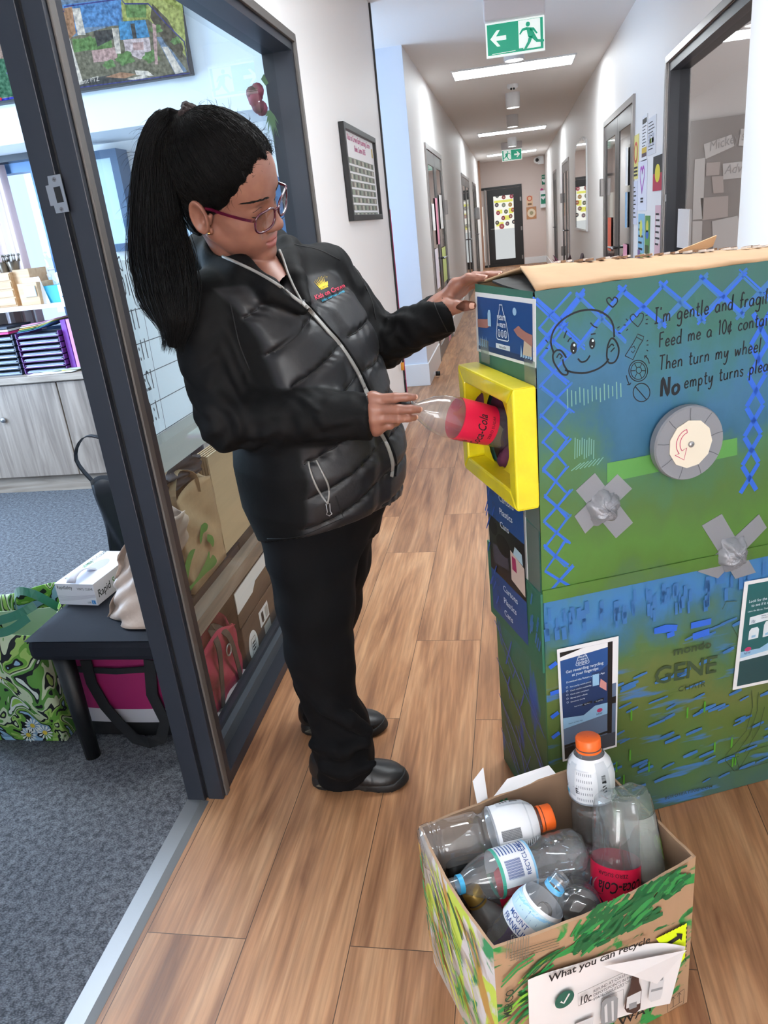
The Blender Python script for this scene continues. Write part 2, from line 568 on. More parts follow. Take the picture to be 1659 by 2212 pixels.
def carpet_mat():
 m = bpy.data.materials.new('loop_carpet'); m.use_nodes = True
 nt = m.node_tree; L = nt.links; b = nt.nodes['Principled BSDF']
 tc = nt.nodes.new('ShaderNodeTexCoord')
 vo = nt.nodes.new('ShaderNodeTexVoronoi'); vo.inputs['Scale'].default_value = 250
 mp = nt.nodes.new('ShaderNodeMapping'); mp.inputs['Scale'].default_value = (.75, 1.25, 1)
 L.new(tc.outputs['Object'], mp.inputs['Vector']); L.new(mp.outputs[0], vo.inputs['Vector'])
 nz = nt.nodes.new('ShaderNodeTexNoise'); nz.inputs['Scale'].default_value = 60; nz.inputs['Detail'].default_value = 5
 L.new(tc.outputs['Object'], nz.inputs['Vector'])
 ad = nt.nodes.new('ShaderNodeMath'); ad.operation = 'MULTIPLY_ADD'; ad.inputs[1].default_value = -.55
 L.new(vo.outputs['Distance'], ad.inputs[0]); L.new(nz.outputs[0], ad.inputs[2])
 rp = nt.nodes.new('ShaderNodeValToRGB'); e = rp.color_ramp.elements
 e[0].position = .02; e[0].color = lin('#45464a'); e[1].position = .62; e[1].color = lin('#85878c')
 L.new(ad.outputs[0], rp.inputs[0]); L.new(rp.outputs[0], b.inputs['Base Color'])
 b.inputs['Roughness'].default_value = .95; b.inputs['Specular IOR Level'].default_value = .15
 bp = nt.nodes.new('ShaderNodeBump'); bp.inputs['Strength'].default_value = .7; bp.inputs['Distance'].default_value = .004
 L.new(ad.outputs[0], bp.inputs['Height']); L.new(bp.outputs[0], b.inputs['Normal'])
 return m
XL, XG, XR, CZ = -.794, -.827, .94, 2.71
XGL = -.905          # the pane of the office partition
YE = 22.3
# ------------------------------------------------------------------ floor, ceiling, walls
b = MB(); b.box(-.93, 4.2, -4, 24, -.05, -.0005); b.box(-2.9, -.93, 5.40, 24, -.05, -.0005)
o = struct(b.build('floor', wood_floor(), origin=(-.854, -.13, 0)))
b = MB(); b.box(-4.2, -.928, -1.6, 5.40, -.05, 0)
struct(b.build('floor_carpet', carpet_mat()))
b = MB()
b.add([(-.930, -1.6, 0), (-.866, -1.6, 0), (-.866, 1.49, 0), (-.930, 1.49, 0), (-.926, -1.6, .006), (-.885, -1.6, .006), (-.885, 1.49, .006), (-.926, 1.49, .006)],
      [(0, 4, 7, 3), (4, 5, 6, 7), (5, 1, 2, 6), (3, 7, 6, 2), (0, 1, 5, 4)])
struct(b.build('trim_1', mat('carpet_bar', '#85878a', .32, metal=.55, bump=.05, bscale=120)))
b = MB(); b.box(-4.2, 4.2, -4, 24, CZ, CZ + .1)
struct(b.build('ceiling', M_ceil))
b = MB()                                        # corridor side of the office partition: header, pier, wall
b.box(-.95, XG, -4, .55, 0, CZ); b.box(-.95, XG, .55, 3.36, 2.12, CZ); b.box(-.95, XG, 3.36, 5.45, 0, CZ)
struct(b.build('wall_office_partition', M_wall))
b = MB(); b.box(XG, XG + .012, 3.40, 5.45, 0, .13)
struct(b.build('baseboard_office_partition', M_white))
b = MB(); b.box(-.962, -.815, 5.452, 5.466, 0, CZ)
struct(b.build('gap_shade_strip', M_black))  # black strip standing in for the shade of a thin gap
b = MB(); b.box(-.83, -.812, 5.467, 5.475, .2, 1.50)
struct(b.build('trim_3', mat('magenta_strip', '#d2186e', .4)))
b = MB(); b.box(-1.35, XL, 6.78, 21.5, 0, CZ)
struct(b.build('wall_left', M_wall))
b = MB(); b.box(-1.35, XL + .0, 6.765, 6.78, 0, CZ)
struct(b.build('wall_left_end', M_blueglow))
b = MB(); b.box(-1.36, XL + .014, 6.75, 6.764, 0, .2); b.box(XL, XL + .014, 6.764, 7.88, 0, .2); b.box(XL, XL + .014, 9.8, 13.6, 0, .2); b.box(XL, XL + .014, 16.2, 17.5, 0, .2)
struct(b.build('baseboard_left', M_white, bevel=.003))
b = MB(); b.box(XL - .05, XL + .05, 21.5, 21.62, 0, CZ)
struct(b.build('trim_4', mat('brown_post', '#9d7a66', .6)))
b = MB(); b.box(-2.9, -2.8, 5.45, 6.78, 0, CZ); b.box(-2.9, -.95, 5.40, 5.45, 0, CZ); b.box(-2.9, -1.35, 6.78, 6.9, 0, CZ)
struct(b.build('wall_side_lobby', M_wall))
b = MB()                                        # right wall with the window opening
b.box(XR, XR + .12, 5.23, 24, 0, CZ); b.box(XR, XR + .12, 3.40, 5.23, 2.115, CZ); b.box(XR - .03, XR + .12, -4, 3.44, 0, CZ)
struct(b.build('wall_right', M_wall))
b = MB(); b.box(XR - .014, XR, 5.3, 6.42, 0, .16); b.box(XR - .014, XR, 8.45, 13.2, 0, .16); b.box(XR - .014, XR, 14.95, 16.7, 0, .16); b.box(XR - .014, XR, 17.95, 22.3, 0, .16)
struct(b.build('baseboard_right', M_white, bevel=.003))
b = MB(); b.box(-1.4, XR + .1, YE, YE + .12, 0, CZ)
struct(b.build('wall_end', mat('end_wall_paint', '#d9cac4', .6)))
b = MB(); b.box(.34, XR, YE - .015, YE, 0, .17)
struct(b.build('baseboard_end', M_white, bevel=.003))
b = MB(); b.box(-1.4, -1.3, 21.5, 22.3, 0, CZ)
struct(b.build('wall_far_left', M_wall))
b = MB(); b.box(-4.2, 4.2, -4.12, -4, 0, CZ)
struct(b.build('wall_back', M_wall))
# office shell
YB = 4.65
pw = aty(20, 352, YB); wz = pw.z
wx1 = aty(105, 450, YB).x
b = MB()
b.box(-4.2, wx1 - .95, YB, YB + .1, 0, CZ); b.box(wx1, -.95, YB, YB + .1, 0, CZ); b.box(wx1 - .95, wx1, YB, YB + .1, 0, .95); b.box(wx1 - .95, wx1, YB, YB + .1, wz, CZ)
struct(b.build('wall_office_back', M_wall))
b = MB(); b.box(-4.2, -.95, 4.20, YB, 2.03, CZ)
struct(b.build('wall_office_bulkhead', mat('bulkhead_paint', '#dfe4ea', .6)))
b = MB(); b.box(-4.3, -4.2, -1.6, YB, 0, CZ)
struct(b.build('wall_office_left', M_wall))
b = MB(); b.box(-4.2, -.95, -1.7, -1.6, 0, CZ)
struct(b.build('wall_office_front', M_wall))
# room behind the right hand window
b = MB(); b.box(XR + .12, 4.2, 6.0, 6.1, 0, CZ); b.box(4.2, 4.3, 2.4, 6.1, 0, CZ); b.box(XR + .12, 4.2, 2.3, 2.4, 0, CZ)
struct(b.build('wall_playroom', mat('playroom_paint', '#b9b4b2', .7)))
def ring(b, F, u0, u1, v0, v1, t, w0, w1, m=0, bottom=True):
 """a rectangular frame of thickness t inside u0..u1, v0..v1"""
 for q in ([(u0, v0), (u0 + t, v0), (u0 + t, v1), (u0, v1)], [(u1 - t, v0), (u1, v0), (u1, v1), (u1 - t, v1)], [(u0 + t, v1 - t), (u1 - t, v1 - t), (u1 - t, v1), (u0 + t, v1)]):
  b.fslab(F, q, w0, w1, m)
 if bottom: b.fslab(F, [(u0 + t, v0), (u1 - t, v0), (u1 - t, v0 + t), (u0 + t, v0 + t)], w0, w1, m)
FG = Fr((XG, 0, 0), (0, 1, 0), (0, 0, 1))       # the corridor face of the office partition
FR_ = Fr((XR, 0, 0), (0, -1, 0), (0, 0, 1))     # the right wall, u = -y
FL = Fr((XL, 0, 0), (0, 1, 0), (0, 0, 1))
# unseen frames added on solid walls around the entrance, office and playroom lamps
for nm, F, u0, u1, v0, v1 in (('added_window_4', Fr((0, -4, 0), (-1, 0, 0), (0, 0, 1)), -.85, .75, .05, 2.5), ('added_window_5', Fr((-4.2, 0, 0), (0, 1, 0), (0, 0, 1)), 2.0, 4.0, .85, 2.3), ('added_window_6', Fr((4.2, 0, 0), (0, -1, 0), (0, 0, 1)), -5.25, -3.15, .75, 2.45)):
 b = MB(); ring(b, F, u0, u1, v0, v1, .06, .0, .05); struct(b.build(nm, M_dark))
# office window (window_1): trim, dark frame, pane, bottom rail
b = MB(); ring(b, FG, 1.533, 3.36, 0, 2.12, .035, -.125, .0, 0, False)
b.fslab(FG, [(1.568, 0), (3.325, 0), (3.325, .035), (1.568, .035)], -.125, .0, 0)
b.fslab(FG, [(1.568, .035), (3.325, .035), (3.325, .075), (1.568, .075)], -.10, -.045, 1)
b.fslab(FG, [(1.568, .075), (3.325, .075), (3.325, .09), (1.568, .09)], -.09, -.065, 0)
w1 = struct(b.build('window_1', [M_dark, mat('rail_top', '#444b52', .4)]))
b = MB()
b.fslab(FG, [(1.512, 0), (1.535, 0), (1.535, 2.146), (1.512, 2.146)], 0, .006)
b.fslab(FG, [(3.345, .0), (3.372, .0), (3.372, 2.146), (3.345, 2.146)], 0, .012); b.fslab(FG, [(1.535, 2.115), (3.345, 2.115), (3.345, 2.146), (1.535, 2.146)], 0, .012)
b.build('grey_trim', mat('matte_grey_trim', '#5f5b58', .5, metal=.15), w1, bevel=.002)
b = MB(); b.add([(XGL, 1.568, .075), (XGL, 3.325, .075), (XGL, 3.325, 2.085), (XGL, 1.568, 2.085)], [(0, 1, 2, 3)])
b.build('pane', M_glass, w1)
# door post
b = MB()
b.box(-.925, -.876, 1.487, 1.533, 0, 2.15); b.box(-.870, XG, 1.498, 1.533, 0, 2.15); b.box(-.878, -.868, 1.502, 1.533, 0, 2.15, 1)
dp = struct(b.build('door_frame_post', [M_dark, M_dark2], bevel=.0015))
FP = Fr((-.9, 1.487, 0), (1, 0, 0), (0, 0, 1))
b = MB()
def PX(F, L, w=0): return [F.px(x, y, w) for x, y in L]
b.fslab(FP, PX(FP, [(104, 381), (131, 376), (151, 457), (123, 461), (118, 444), (111, 445), (100, 402), (107, 400)]), .0005, .003, 0)
b.fpoly(FP, PX(FP, [(117, 405), (131, 402), (140, 436), (126, 439)]), .0034, 1)
for q in ((119, 388), (135, 452)):
 c = FP.px(*q); b.fpoly(FP, ellipse(c[0], c[1], .0045, .0045, 16), .0036, 2); b.fline(FP, [(c[0] - .003, c[1]), (c[0] + .003, c[1])], .0008, .004, 1); b.fline(FP, [(c[0], c[1] - .003), (c[0], c[1] + .003)], .0008, .004, 1)
tag(b.build('strike_plate', [M_steel, M_black, M_alu]), 'brushed steel latch strike plate screwed to the dark door post', 'door hardware')
# right hand window (window_2)
b = MB(); ring(b, FR_, -5.23, -3.44, 0, 2.115, .05, -.12, -.005, 0, False)
w2 = struct(b.build('window_2', M_dark))
b = MB()
b.fslab(FR_, [(-5.262, 0), (-5.228, 0), (-5.228, 2.15), (-5.262, 2.15)], 0, .012); b.fslab(FR_, [(-5.228, 2.112), (-3.44, 2.112), (-3.44, 2.15), (-5.228, 2.15)], 0, .012)
b.build('silver_trim', M_alu, w2, bevel=.002)
b = MB(); x = XR + .06; b.add([(x, 3.46, .05), (x, 5.19, .05), (x, 5.19, 2.07), (x, 3.46, 2.07)], [(0, 1, 2, 3)])
b.build('pane', clear('tinted_glass', '#d4d2d2', 1.0, .02, 1.5), w2)
b = MB(); b.fslab(FR_, [(-5.215, 1.36), (-5.19, 1.36), (-5.19, 1.40), (-5.215, 1.40)], -.03, .0)
b.build('latch', M_steel, w2)
# ------------------------------------------------------------------ corridor doors
M_leaf = mat('door_leaf', '#3a3838', .3, metal=.2)
M_dglass = mat('dark_door_glass', '#2b2a2c', .06, spec=.9, coat=.5)
PALE = [mat('notice_' + c, c, .6) for c in ('#f2f2f0', '#e8d9a8', '#e29ab0', '#8fb7d8', '#c9d98a', '#d8664f', '#f0e9f5', '#5b9f7a')]
def double_door(name, F, u0, u1, top, hinge_u=None, notes=(), extra=()):
 """u runs along the wall; frame, two leaves with glass, handles, hinges"""
 b = MB(); ring(b, F, u0, u1, 0, top, .05, -.02, .018, 0, False)
 d = struct(b.build(name, M_alu, bevel=.002))
 mid = (u0 + u1) / 2
 for a, c in ((u0 + .05, mid - .004), (mid + .004, u1 - .05)):
  b = MB(); ring(b, F, a, c, .01, top - .05, .13, -.01, .008, 0);
  lf = b.build('leaf', M_leaf, d, bevel=.002)
  b = MB(); b.fslab(F, [(a + .13, .14), (c - .13, .14), (c - .13, top - .18), (a + .13, top - .18)], -.006, .002)
  b.build('pane', M_dglass, lf)
 for a, sg in ((mid - .07, 1), (mid + .07, -1)):
  b = MB(); b.tube([F.at(a, 1.0, .008), F.at(a, 1.0, .06), F.at(a - sg * .11, 1.0, .06)], .009, 8)
  b.build('handle', M_steel, d)
 for v in ((.55, 1.45) if hinge_u is not None else ()):
  b = MB(); b.fslab(F, [(hinge_u - .05, v), (hinge_u + .05, v), (hinge_u + .05, v + .16), (hinge_u - .05, v + .16)], .018, .05)
  b.build('hinge', M_alu, d, bevel=.003)
 return d
double_door('door_1', FR_, -8.40, -6.46, 2.115, -8.38)
double_door('door_2', FR_, -14.9, -13.3, 2.11, -14.88)
double_door('door_3', FL, 7.93, 9.72, 2.105, 9.70)
double_door('door_4', FL, 13.7, 16.1, 2.09)
double_door('door_5', FL, 17.6, 19.2, 2.08)
double_door('door_6', FR_, -17.9, -16.8, 2.1)
# notices taped to the glass of the doors, one thing each
def notice(name, F, u0, u1, v0, v1, m, label, cat='notice', group=None, w=.02, lines=0, fn=None, curl=0.):
 b = MB()
 n = 6
 b.grid(lambda s, t: F.at(u0 + (u1 - u0) * s, v0 + (v1 - v0) * t, w + curl * (1 - t) ** 2), 1, n)
 ms = [m, M_ink] + PALE
 for i in range(lines):
  v = v1 - (v1 - v0) * (i + 1.2) / (lines + 1.6); h = (v1 - v0) / (lines * 4.5)
  b.frect(F, u0 + (u1 - u0) * .12, u0 + (u1 - u0) * (.6 + .28 * ((i * 7) % 5) / 5), v, v + h, w + curl * (1 - (v - v0) / (v1 - v0)) ** 2 + .0015, 1)
 if fn: fn(b)
 return tag(b.build(name, ms), label, cat, group)
for i, (u0, u1, v0, v1, k, lb) in enumerate([
 (8.12, 8.40, 1.30, 1.56, 0, 'white sheet high on the left glazed corridor door'),
 (8.55, 8.78, 1.15, 1.62, 2, 'pink strip beside the white sheet on the left glazed door'),
 (9.05, 9.40, 1.30, 1.66, 0, 'white notice on the far leaf of the left glazed door'),
 (8.10, 8.45, .72, 1.12, 6, 'pale paper halfway down the left glazed door'),
 (8.95, 9.45, .72, 1.10, 4, 'yellow green drawing halfway down the left glazed door'),
 (8.20, 8.60, .25, .60, 1, 'cream paper low on the left glazed door'),
 (9.10, 9.50, .22, .62, 7, 'green drawing low on the left glazed door'),
 (9.05, 9.35, .03, .19, 2, 'pink paper at the foot of the left glazed door')]):
 notice('door_notice', FL, u0, u1, v0, v1, PALE[k], lb, w=.012, group='papers on the left glazed door')
for i, (u0, u1, v0, v1, k, lb) in enumerate([
 (-6.86, -6.74, 1.50, 1.78, 0, 'white card high on the glass of the right double door'),
 (-6.86, -6.74, 1.18, 1.45, 3, 'blue paper below the white card on the right double door'),
 (-6.95, -6.72, .72, 1.05, 2, 'pink drawing on the near leaf of the right double door'),
 (-8.05, -7.78, .95, 1.25, 5, 'orange red picture on the far leaf of the right double door'),
 (-8.05, -7.72, .55, .85, 4, 'yellow green picture on the far leaf of the right double door')]):
 notice('door_notice', FR_, u0, u1, v0, v1, PALE[k], lb, w=.012, group='papers on the right double door')
# end door (door_7) with a side light
FE = Fr((0, YE, 0), (1, 0, 0), (0, 0, 1)); FE.N = Vector((0, -1, 0))
M_bright = emis('sunlit_yard', '#f4f3ea', 1.05)
M_yel = emis('sunlit_leaves', '#e6e472', 1.0)
M_pav = emis('sunlit_frosting', '#dfe3e4', .85)
b = MB(); ring(b, FE, -1.10, .32, 0, 2.07, .06, -.02, .03)
d7 = struct(b.build('door_7', mat('black_door', '#1a1a1c', .4)))
b = MB(); ring(b, FE, -.62, .26, .02, 2.0, .17, .0, .02); lf = b.build('leaf', mat('black_door', '#1a1a1c'), d7)
b = MB(); b.frect(FE, -.45, .09, .19, .98, .003, 1); b.frect(FE, -.45, .09, .98, 1.83, .003, 0)
for q in ((-.40, 1.06, .2, .1), (-.2, 1.2, .18, .12), (-.38, 1.38, .16, .1), (-.05, 1.36, .12, .14), (-.43, 1.66, .5, .06)): b.frect(FE, q[0], q[0] + q[2], q[1], q[1] + q[3], .005, 2)
b.build('pane', [M_bright, M_pav, M_yel], lf)
b = MB(); b.frect(FE, -1.04, -.75, .15, .85, .003, 1); b.frect(FE, -1.04, -.75, .85, 1.6, .003, 0)
b.build('side_light', [M_bright, M_pav], d7)
b = MB(); b.fslab(FE, [(-.69, .0), (-.65, .0), (-.65, 2.02), (-.69, 2.02)], .02, .04); b.build('mullion', M_alu, d7)
b = MB(); b.tube([FE.at(-.55, 1.0, .02), FE.at(-.55, 1.0, .07), FE.at(-.45, 1.0, .07)], .012, 8); b.build('handle', M_steel, d7)
for v in (.15, .9, 1.65):
 b = MB(); b.fslab(FE, [(.26, v), (.30, v), (.30, v + .1), (.26, v + .1)], .02, .04); b.build('hinge', M_alu, d7)
DOT = ['#9a2f3c', '#b23350', '#4a4a50', '#4c3f5e', '#6f8a6a', '#b98a2c', '#a83a52', '#5a6f42', '#c25a34', '#8f3345', '#c4606a', '#5c4a72', '#3a4038', '#7b3f48']
DNAME = ['grey disc at the left of the top row on the end door', 'crimson disc in the middle of the top row on the end door', 'rose red disc at the right of the top row on the end door',
         'slate purple disc at the left of the second row on the end door', 'grey green disc in the middle of the second row on the end door', 'mustard disc at the right of the second row on the end door',
         'wine red disc at the left of the third row on the end door', 'olive disc in the middle of the third row on the end door', 'orange disc at the right of the third row on the end door',
         'dark red disc below the olive disc on the end door', 'russet disc below the orange disc on the end door', 'dark green grey disc at the lower left of the end door',
         'plum disc in the lowest row of the end door', 'charcoal disc at the lower right of the end door', 'big pink disc lowest on the glass of the end door']
DCOL = ['#6b7274', '#a8404a', '#b8305a', '#4c4454', '#7f917c', '#b48a35', '#a83450', '#5f7048', '#bd5a38', '#9c3448', '#84504a', '#4a5044', '#6a4a64', '#454650', '#c4606a']
for i, q in enumerate(((1074, 423), (1088, 426), (1105, 424), (1073, 443), (1088, 443), (1102, 442), (1076, 460), (1093, 457), (1108, 453), (1087, 471), (1103, 467), (1074, 481), (1096, 483), (1110, 479), (1084, 489))):
 c = FE.px(*q); b = MB(); b.fslab(FE, ellipse(c[0], c[1], .052 if i < 14 else .07, .055 if i < 14 else .07, 18), .008, .012); b.fpoly(FE, ellipse(c[0], c[1], .024, .024, 12), .0135, 1)
 tag(b.build('paper_dot', [mat('dot_%d' % i, DCOL[i], .6), mat('dot_centre', '#cbb7a8', .6)]), DNAME[i], 'decoration', 'coloured discs on the end door')
# ------------------------------------------------------------------ ceiling lights
LLAB = {8.46: 'long white linear ceiling light nearest the green exit sign', 14.7: 'middle linear ceiling light down the corridor', 20.0: 'farthest linear ceiling light before the end door',
  2.3: 'linear ceiling light above the entrance end', -2.2: 'linear ceiling light behind the bottle box end'}
for y in (8.46, 14.7, 20.0, 2.3, -2.2):
 t = thing('linear_ceiling_light', LLAB[y], 'ceiling light', (.075, y, CZ), 'linear ceiling lights of the corridor')
 b = MB(); b.box(-.50, .65, y - .24, y + .24, CZ - .012, CZ - .002); b.build('diffuser', M_light, t)
 b = MB(); F = Fr((0, 0, CZ), (1, 0, 0), (0, 1, 0)); ring(b, F, -.515, .665, y - .255, y + .255, .015, -.014, -.001); b.build('frame', M_white, t)
DL = [(7.15, 'just behind the nearest exit sign'), (10.2, 'second along the corridor'), (12.4, 'before the middle linear light'), (16.0, 'after the middle linear light'), (17.9, 'in front of the far linear light')]
for y, w in DL:
 t = thing('ceiling_downlight', 'white cylinder downlight ' + w, 'downlight', (.078, y, CZ), 'cylinder downlights of the corridor')
 Mx = Matrix.Translation((.078, y, 0))
 b = MB(); b.lathe([(CZ, .085), (CZ - .16, .085), (CZ - .16, .074), (CZ - .150, .072)], 24, M=Mx); b.build('housing', M_white, t)
 b = MB(); b.lathe([(CZ - .155, .074), (CZ - .1551, .001)], 24, M=Mx); b.build('lens', M_dl, t)
b = MB(); b.lathe([(CZ, .06), (CZ - .03, .06), (CZ - .045, .045), (CZ - .05, .02), (CZ - .05, .001)], 20, M=Matrix.Translation((.076, 9.55, 0)))
b.ball((.06, 9.50, CZ - .05), .012, 1); b.ball((.09, 9.50, CZ - .05), .012, 1)
tag(b.build('smoke_detector', [M_white, M_black]), 'round white smoke detector on the corridor ceiling', 'smoke detector')
# office and playroom ceiling lamps
for x, y, lb in ((-1.95, 3.0, 'round white downlight on the office ceiling nearer the screens'), (-2.2, 1.2, 'round downlight on the office ceiling near the doorway')):
 t = thing('office_downlight', lb, 'downlight', (x, y, CZ))
 b = MB(); b.lathe([(CZ, .11), (CZ - .012, .11), (CZ - .012, .09)], 24, M=Matrix.Translation((x, y, 0))); b.build('housing', M_white, t)
 b = MB(); b.lathe([(CZ - .010, .092), (CZ - .0101, .001)], 24, M=Matrix.Translation((x, y, 0))); b.build('lens', emis('office_lens', '#fbfdff', 9), t)
t = thing('playroom_light', 'white strip light on the ceiling behind the right window', 'ceiling light', (1.8, 4.9, CZ))
b = MB(); b.box(1.15, 2.6, 4.75, 5.0, CZ - .012, CZ - .002); b.build('diffuser', emis('playroom_diffuser', '#effaff', 3.0), t)
t = thing('playroom_downlight', 'small round downlight above the strip light behind the right window', 'downlight', (1.6, 4.2, CZ))
b = MB(); b.lathe([(CZ - .010, .08), (CZ - .0101, .001)], 24, M=Matrix.Translation((1.6, 4.2, 0))); b.build('lens', emis('playroom_diffuser', '#effaff', 3), t)
# ------------------------------------------------------------------ exit signs
M_green = mat('exit_green', '#0ea883', .35, emit=.28)
M_gw = mat('exit_white', '#f4fffb', .35, emit=.45)
def runner(b, F, u, v, s, mg, mw, w, flip=1):
 """running figure in a doorway, height s, lower left corner at u, v"""
 P = lambda L: [(u + (s * .9 / 2 + flip * (x - .45) * s), v + y * s) for x, y in L]
 def pf(L, ww, m):
  q = P(L)
  if flip < 0: q = q[::-1]
  b.fpoly(F, q, ww, m)
 pf([(.0, .02), (.84, .02), (.84, 1.0), (.0, 1.0)], w, mw)
 pf([(x, y) for x, y in ellipse(.37, .84, .085, .085, 18)], w + .0008, mg)
 pf([(.30, .75), (.46, .72), (.62, .52), (.50, .36), (.36, .42)], w + .0008, mg)               # trunk
 pf([(.46, .72), (.60, .70), (.74, .50), (.69, .47), (.57, .60), (.44, .62)], w + .0008, mg)      # arm back
 pf([(.33, .75), (.14, .72), (.02, .55), (.07, .52), (.18, .64), (.34, .65)], w + .0008, mg)      # arm front
 pf([(.60, .52), (.74, .28), (.98, .25), (.98, .17), (.68, .19), (.48, .38)], w + .0008, mg)      # leg back
 pf([(.40, .44), (.54, .40), (.46, .22), (.30, .02), (.19, .02), (.34, .25)], w + .0008, mg)      # leg front
 pf([(.0, .0), (.17, .0), (.17, .06), (.0, .06)], w + .001, mg)
def arrow(b, F, u, v, s, d, m, w):
 L = [(0, .5), (.42, .95), (.62, .95), (.36, .62), (1.0, .62), (1.0, .38), (.36, .38), (.62, .05), (.42, .05)]
 q = [(u + (x * s if d < 0 else s - x * s), v + y * s) for x, y in L]
 # split into convex pieces
 a = [q[0], q[1], q[2], q[3], q[6], q[7], q[8]]
 for pc in ([q[0], q[1], q[2], q[3]], [q[0], q[3], q[6]], [q[0], q[6], q[7], q[8]], [q[3], q[4], q[5], q[6]]):
  b.fpoly(F, pc if d < 0 else pc[::-1], w, m)
def exit_sign(x, y, wd, label, left=True):
 t = thing('exit_sign', label, 'exit sign', (x, y, CZ), 'green running man exit signs')
 b = MB(); b.box(x - wd * .52, x + wd * .52, y - .045, y + .045, CZ - .13, CZ - .001); b.build('housing', mat('sign_housing', '#d6d3d8', .45), t, bevel=.012)
 b = MB(); h = wd * .52; z1 = CZ - .135; z0 = z1 - h
 b.box(x - wd / 2, x + wd / 2, y - .012, y + .012, z0, z1)
 for F in (Fr((x - wd / 2, y - .012, z0), (1, 0, 0), (0, 0, 1)), Fr((x + wd / 2, y + .012, z0), (-1, 0, 0), (0, 0, 1))):
  L = left if F.N.y < 0 else not left
  b.frect(F, .01, wd - .01, .012, h - .01, .001, 1)
  if L:
   arrow(b, F, .03, h * .27, h * .52, -1, 0, .0018)
   runner(b, F, wd * .56, h * .10, h * .84, 1, 0, .0018)
  else:
   runner(b, F, wd * .06, h * .10, h * .84, 1, 0, .0018, -1)
   arrow(b, F, wd * .62, h * .24, h * .54, 1, 0, .0018)
  b.fline(F, [(wd * .1, .018), (wd * .5, .022)], .003, .0018, 0)
 b.build('sign_panel', [M_gw, M_green], t)
 return t
exit_sign(.075, 5.85, .385, 'green exit sign with left arrow hanging nearest on the corridor ceiling', True)
exit_sign(.072, 17.0, .40, 'small green exit sign with right arrow before the end door', False)
# ------------------------------------------------------------------ framed chart on the partition wall
b = MB(); ring(b, FG, 4.075, 5.03, 1.44, 1.905, .03, .002, .03)
fp = b.build('framed_chart', M_black, bevel=.002)
tag(fp, 'black framed chart with rows of small photos under a magenta heading', 'framed chart')
b = MB(); b.fslab(FG, [(4.10, 1.465), (5.005, 1.465), (5.005, 1.88), (4.10, 1.88)], .004, .012)
for i in range(8):
 v = 1.752 - i * .0385
 b.frect(FG, 4.15, 4.95, v - .029, v, .0125, 1)
 for j in range(13):
  u = 4.165 + j * .06
  b.frect(FG, u, u + .034, v - .027, v - .004, .013, 2 + (i * 5 + j * 3) % 4)
b.ftext(FG, 'Kids on Crown Early Learning Centre', 4.55, 1.836, .042, .0128, 6, .012, 'c', sx=1.05)
b.ftext(FG, 'Rules Centre 2025', 4.55, 1.790, .042, .0128, 6, .012, 'c', sx=1.05)
b.frect(FG, 4.13, 4.17, 1.81, 1.86, .0125, 7); b.frect(FG, 4.93, 4.97, 1.79, 1.84, .0125, 7)
b.build('chart_sheet', [M_paper, mat('photo_row', '#8d938a', .6), mat('photo_a', '#4d5a4c', .6), mat('photo_b', '#c9c2b4', .6), mat('photo_c', '#6e5e58', .6), mat('photo_d', '#9aa48e', .6), mat('heading_pink', '#c2317f', .5), mat('gold_dot', '#c8b25a', .5)], fp)
# ------------------------------------------------------------------ notices on the right wall
def wn(px4):
 q = [FR_.px(*p) for p in px4]
 return min(p[0] for p in q), max(p[0] for p in q), min(p[1] for p in q), max(p[1] for p in q)
def wnotice(px4, m, label, fn=None, lines=0, mats=()):
 u0, u1, v0, v1 = wn(px4)
 b = MB(); b.fslab(FR_, [(u0, v0), (u1, v0), (u1, v1), (u0, v1)], .001, .004)
 for i in range(lines):
  v = v1 - (v1 - v0) * (i + 1.6) / (lines + 2.2); h = (v1 - v0) / (lines * 4.2)
  b.frect(FR_, u0 + (u1 - u0) * .1, u0 + (u1 - u0) * (.62 + .28 * ((i * 7) % 5) / 5), v, v + h, .0046, 1)
 if fn: fn(b, u0, u1, v0, v1)
 return tag(b.build('wall_notice', [m, M_ink] + list(mats)), label, 'notice', 'notices on the right wall')
Cc = lambda n, c: mat(n, c, .6)
def f_flag(b, u0, u1, v0, v1):
 vm = (v0 + v1) / 2
 b.frect(FR_, u0, u1, vm, v1, .005, 1); b.frect(FR_, u0, u1, v0, vm, .005, 2)
 b.fpoly(FR_, ellipse((u0 + u1) / 2, vm, (u1 - u0) * .27, (v1 - v0) * .26, 28), .006, 3)
wnotice([(1413, 339), (1434, 332), (1413, 413), (1432, 409)], Cc('flag_black', '#3a2a30'), 'dark and red flag poster with a yellow disc beside the right window', f_flag, 0, [Cc('flag_red', '#b52346'), Cc('flag_yellow', '#e3d53c')])
wnotice([(1392, 250), (1398, 247), (1387, 345), (1398, 345)], M_paper, 'tall narrow white notice with a yellow base, highest on the right wall',
  lambda b, u0, u1, v0, v1: (b.frect(FR_, u0 + .01, u1 - .01, v0 + .05, v0 + .085, .0048, 2), b.frect(FR_, u0 + .01, u1 - .01, v0 + .025, v0 + .05, .0048, 3), b.frect(FR_, u0 + .02, u1 - .02, v1 - .05, v1 - .02, .0048, 1)), 12, [Cc('n_yel', '#d9b53a'), Cc('n_dark', '#57404a')])
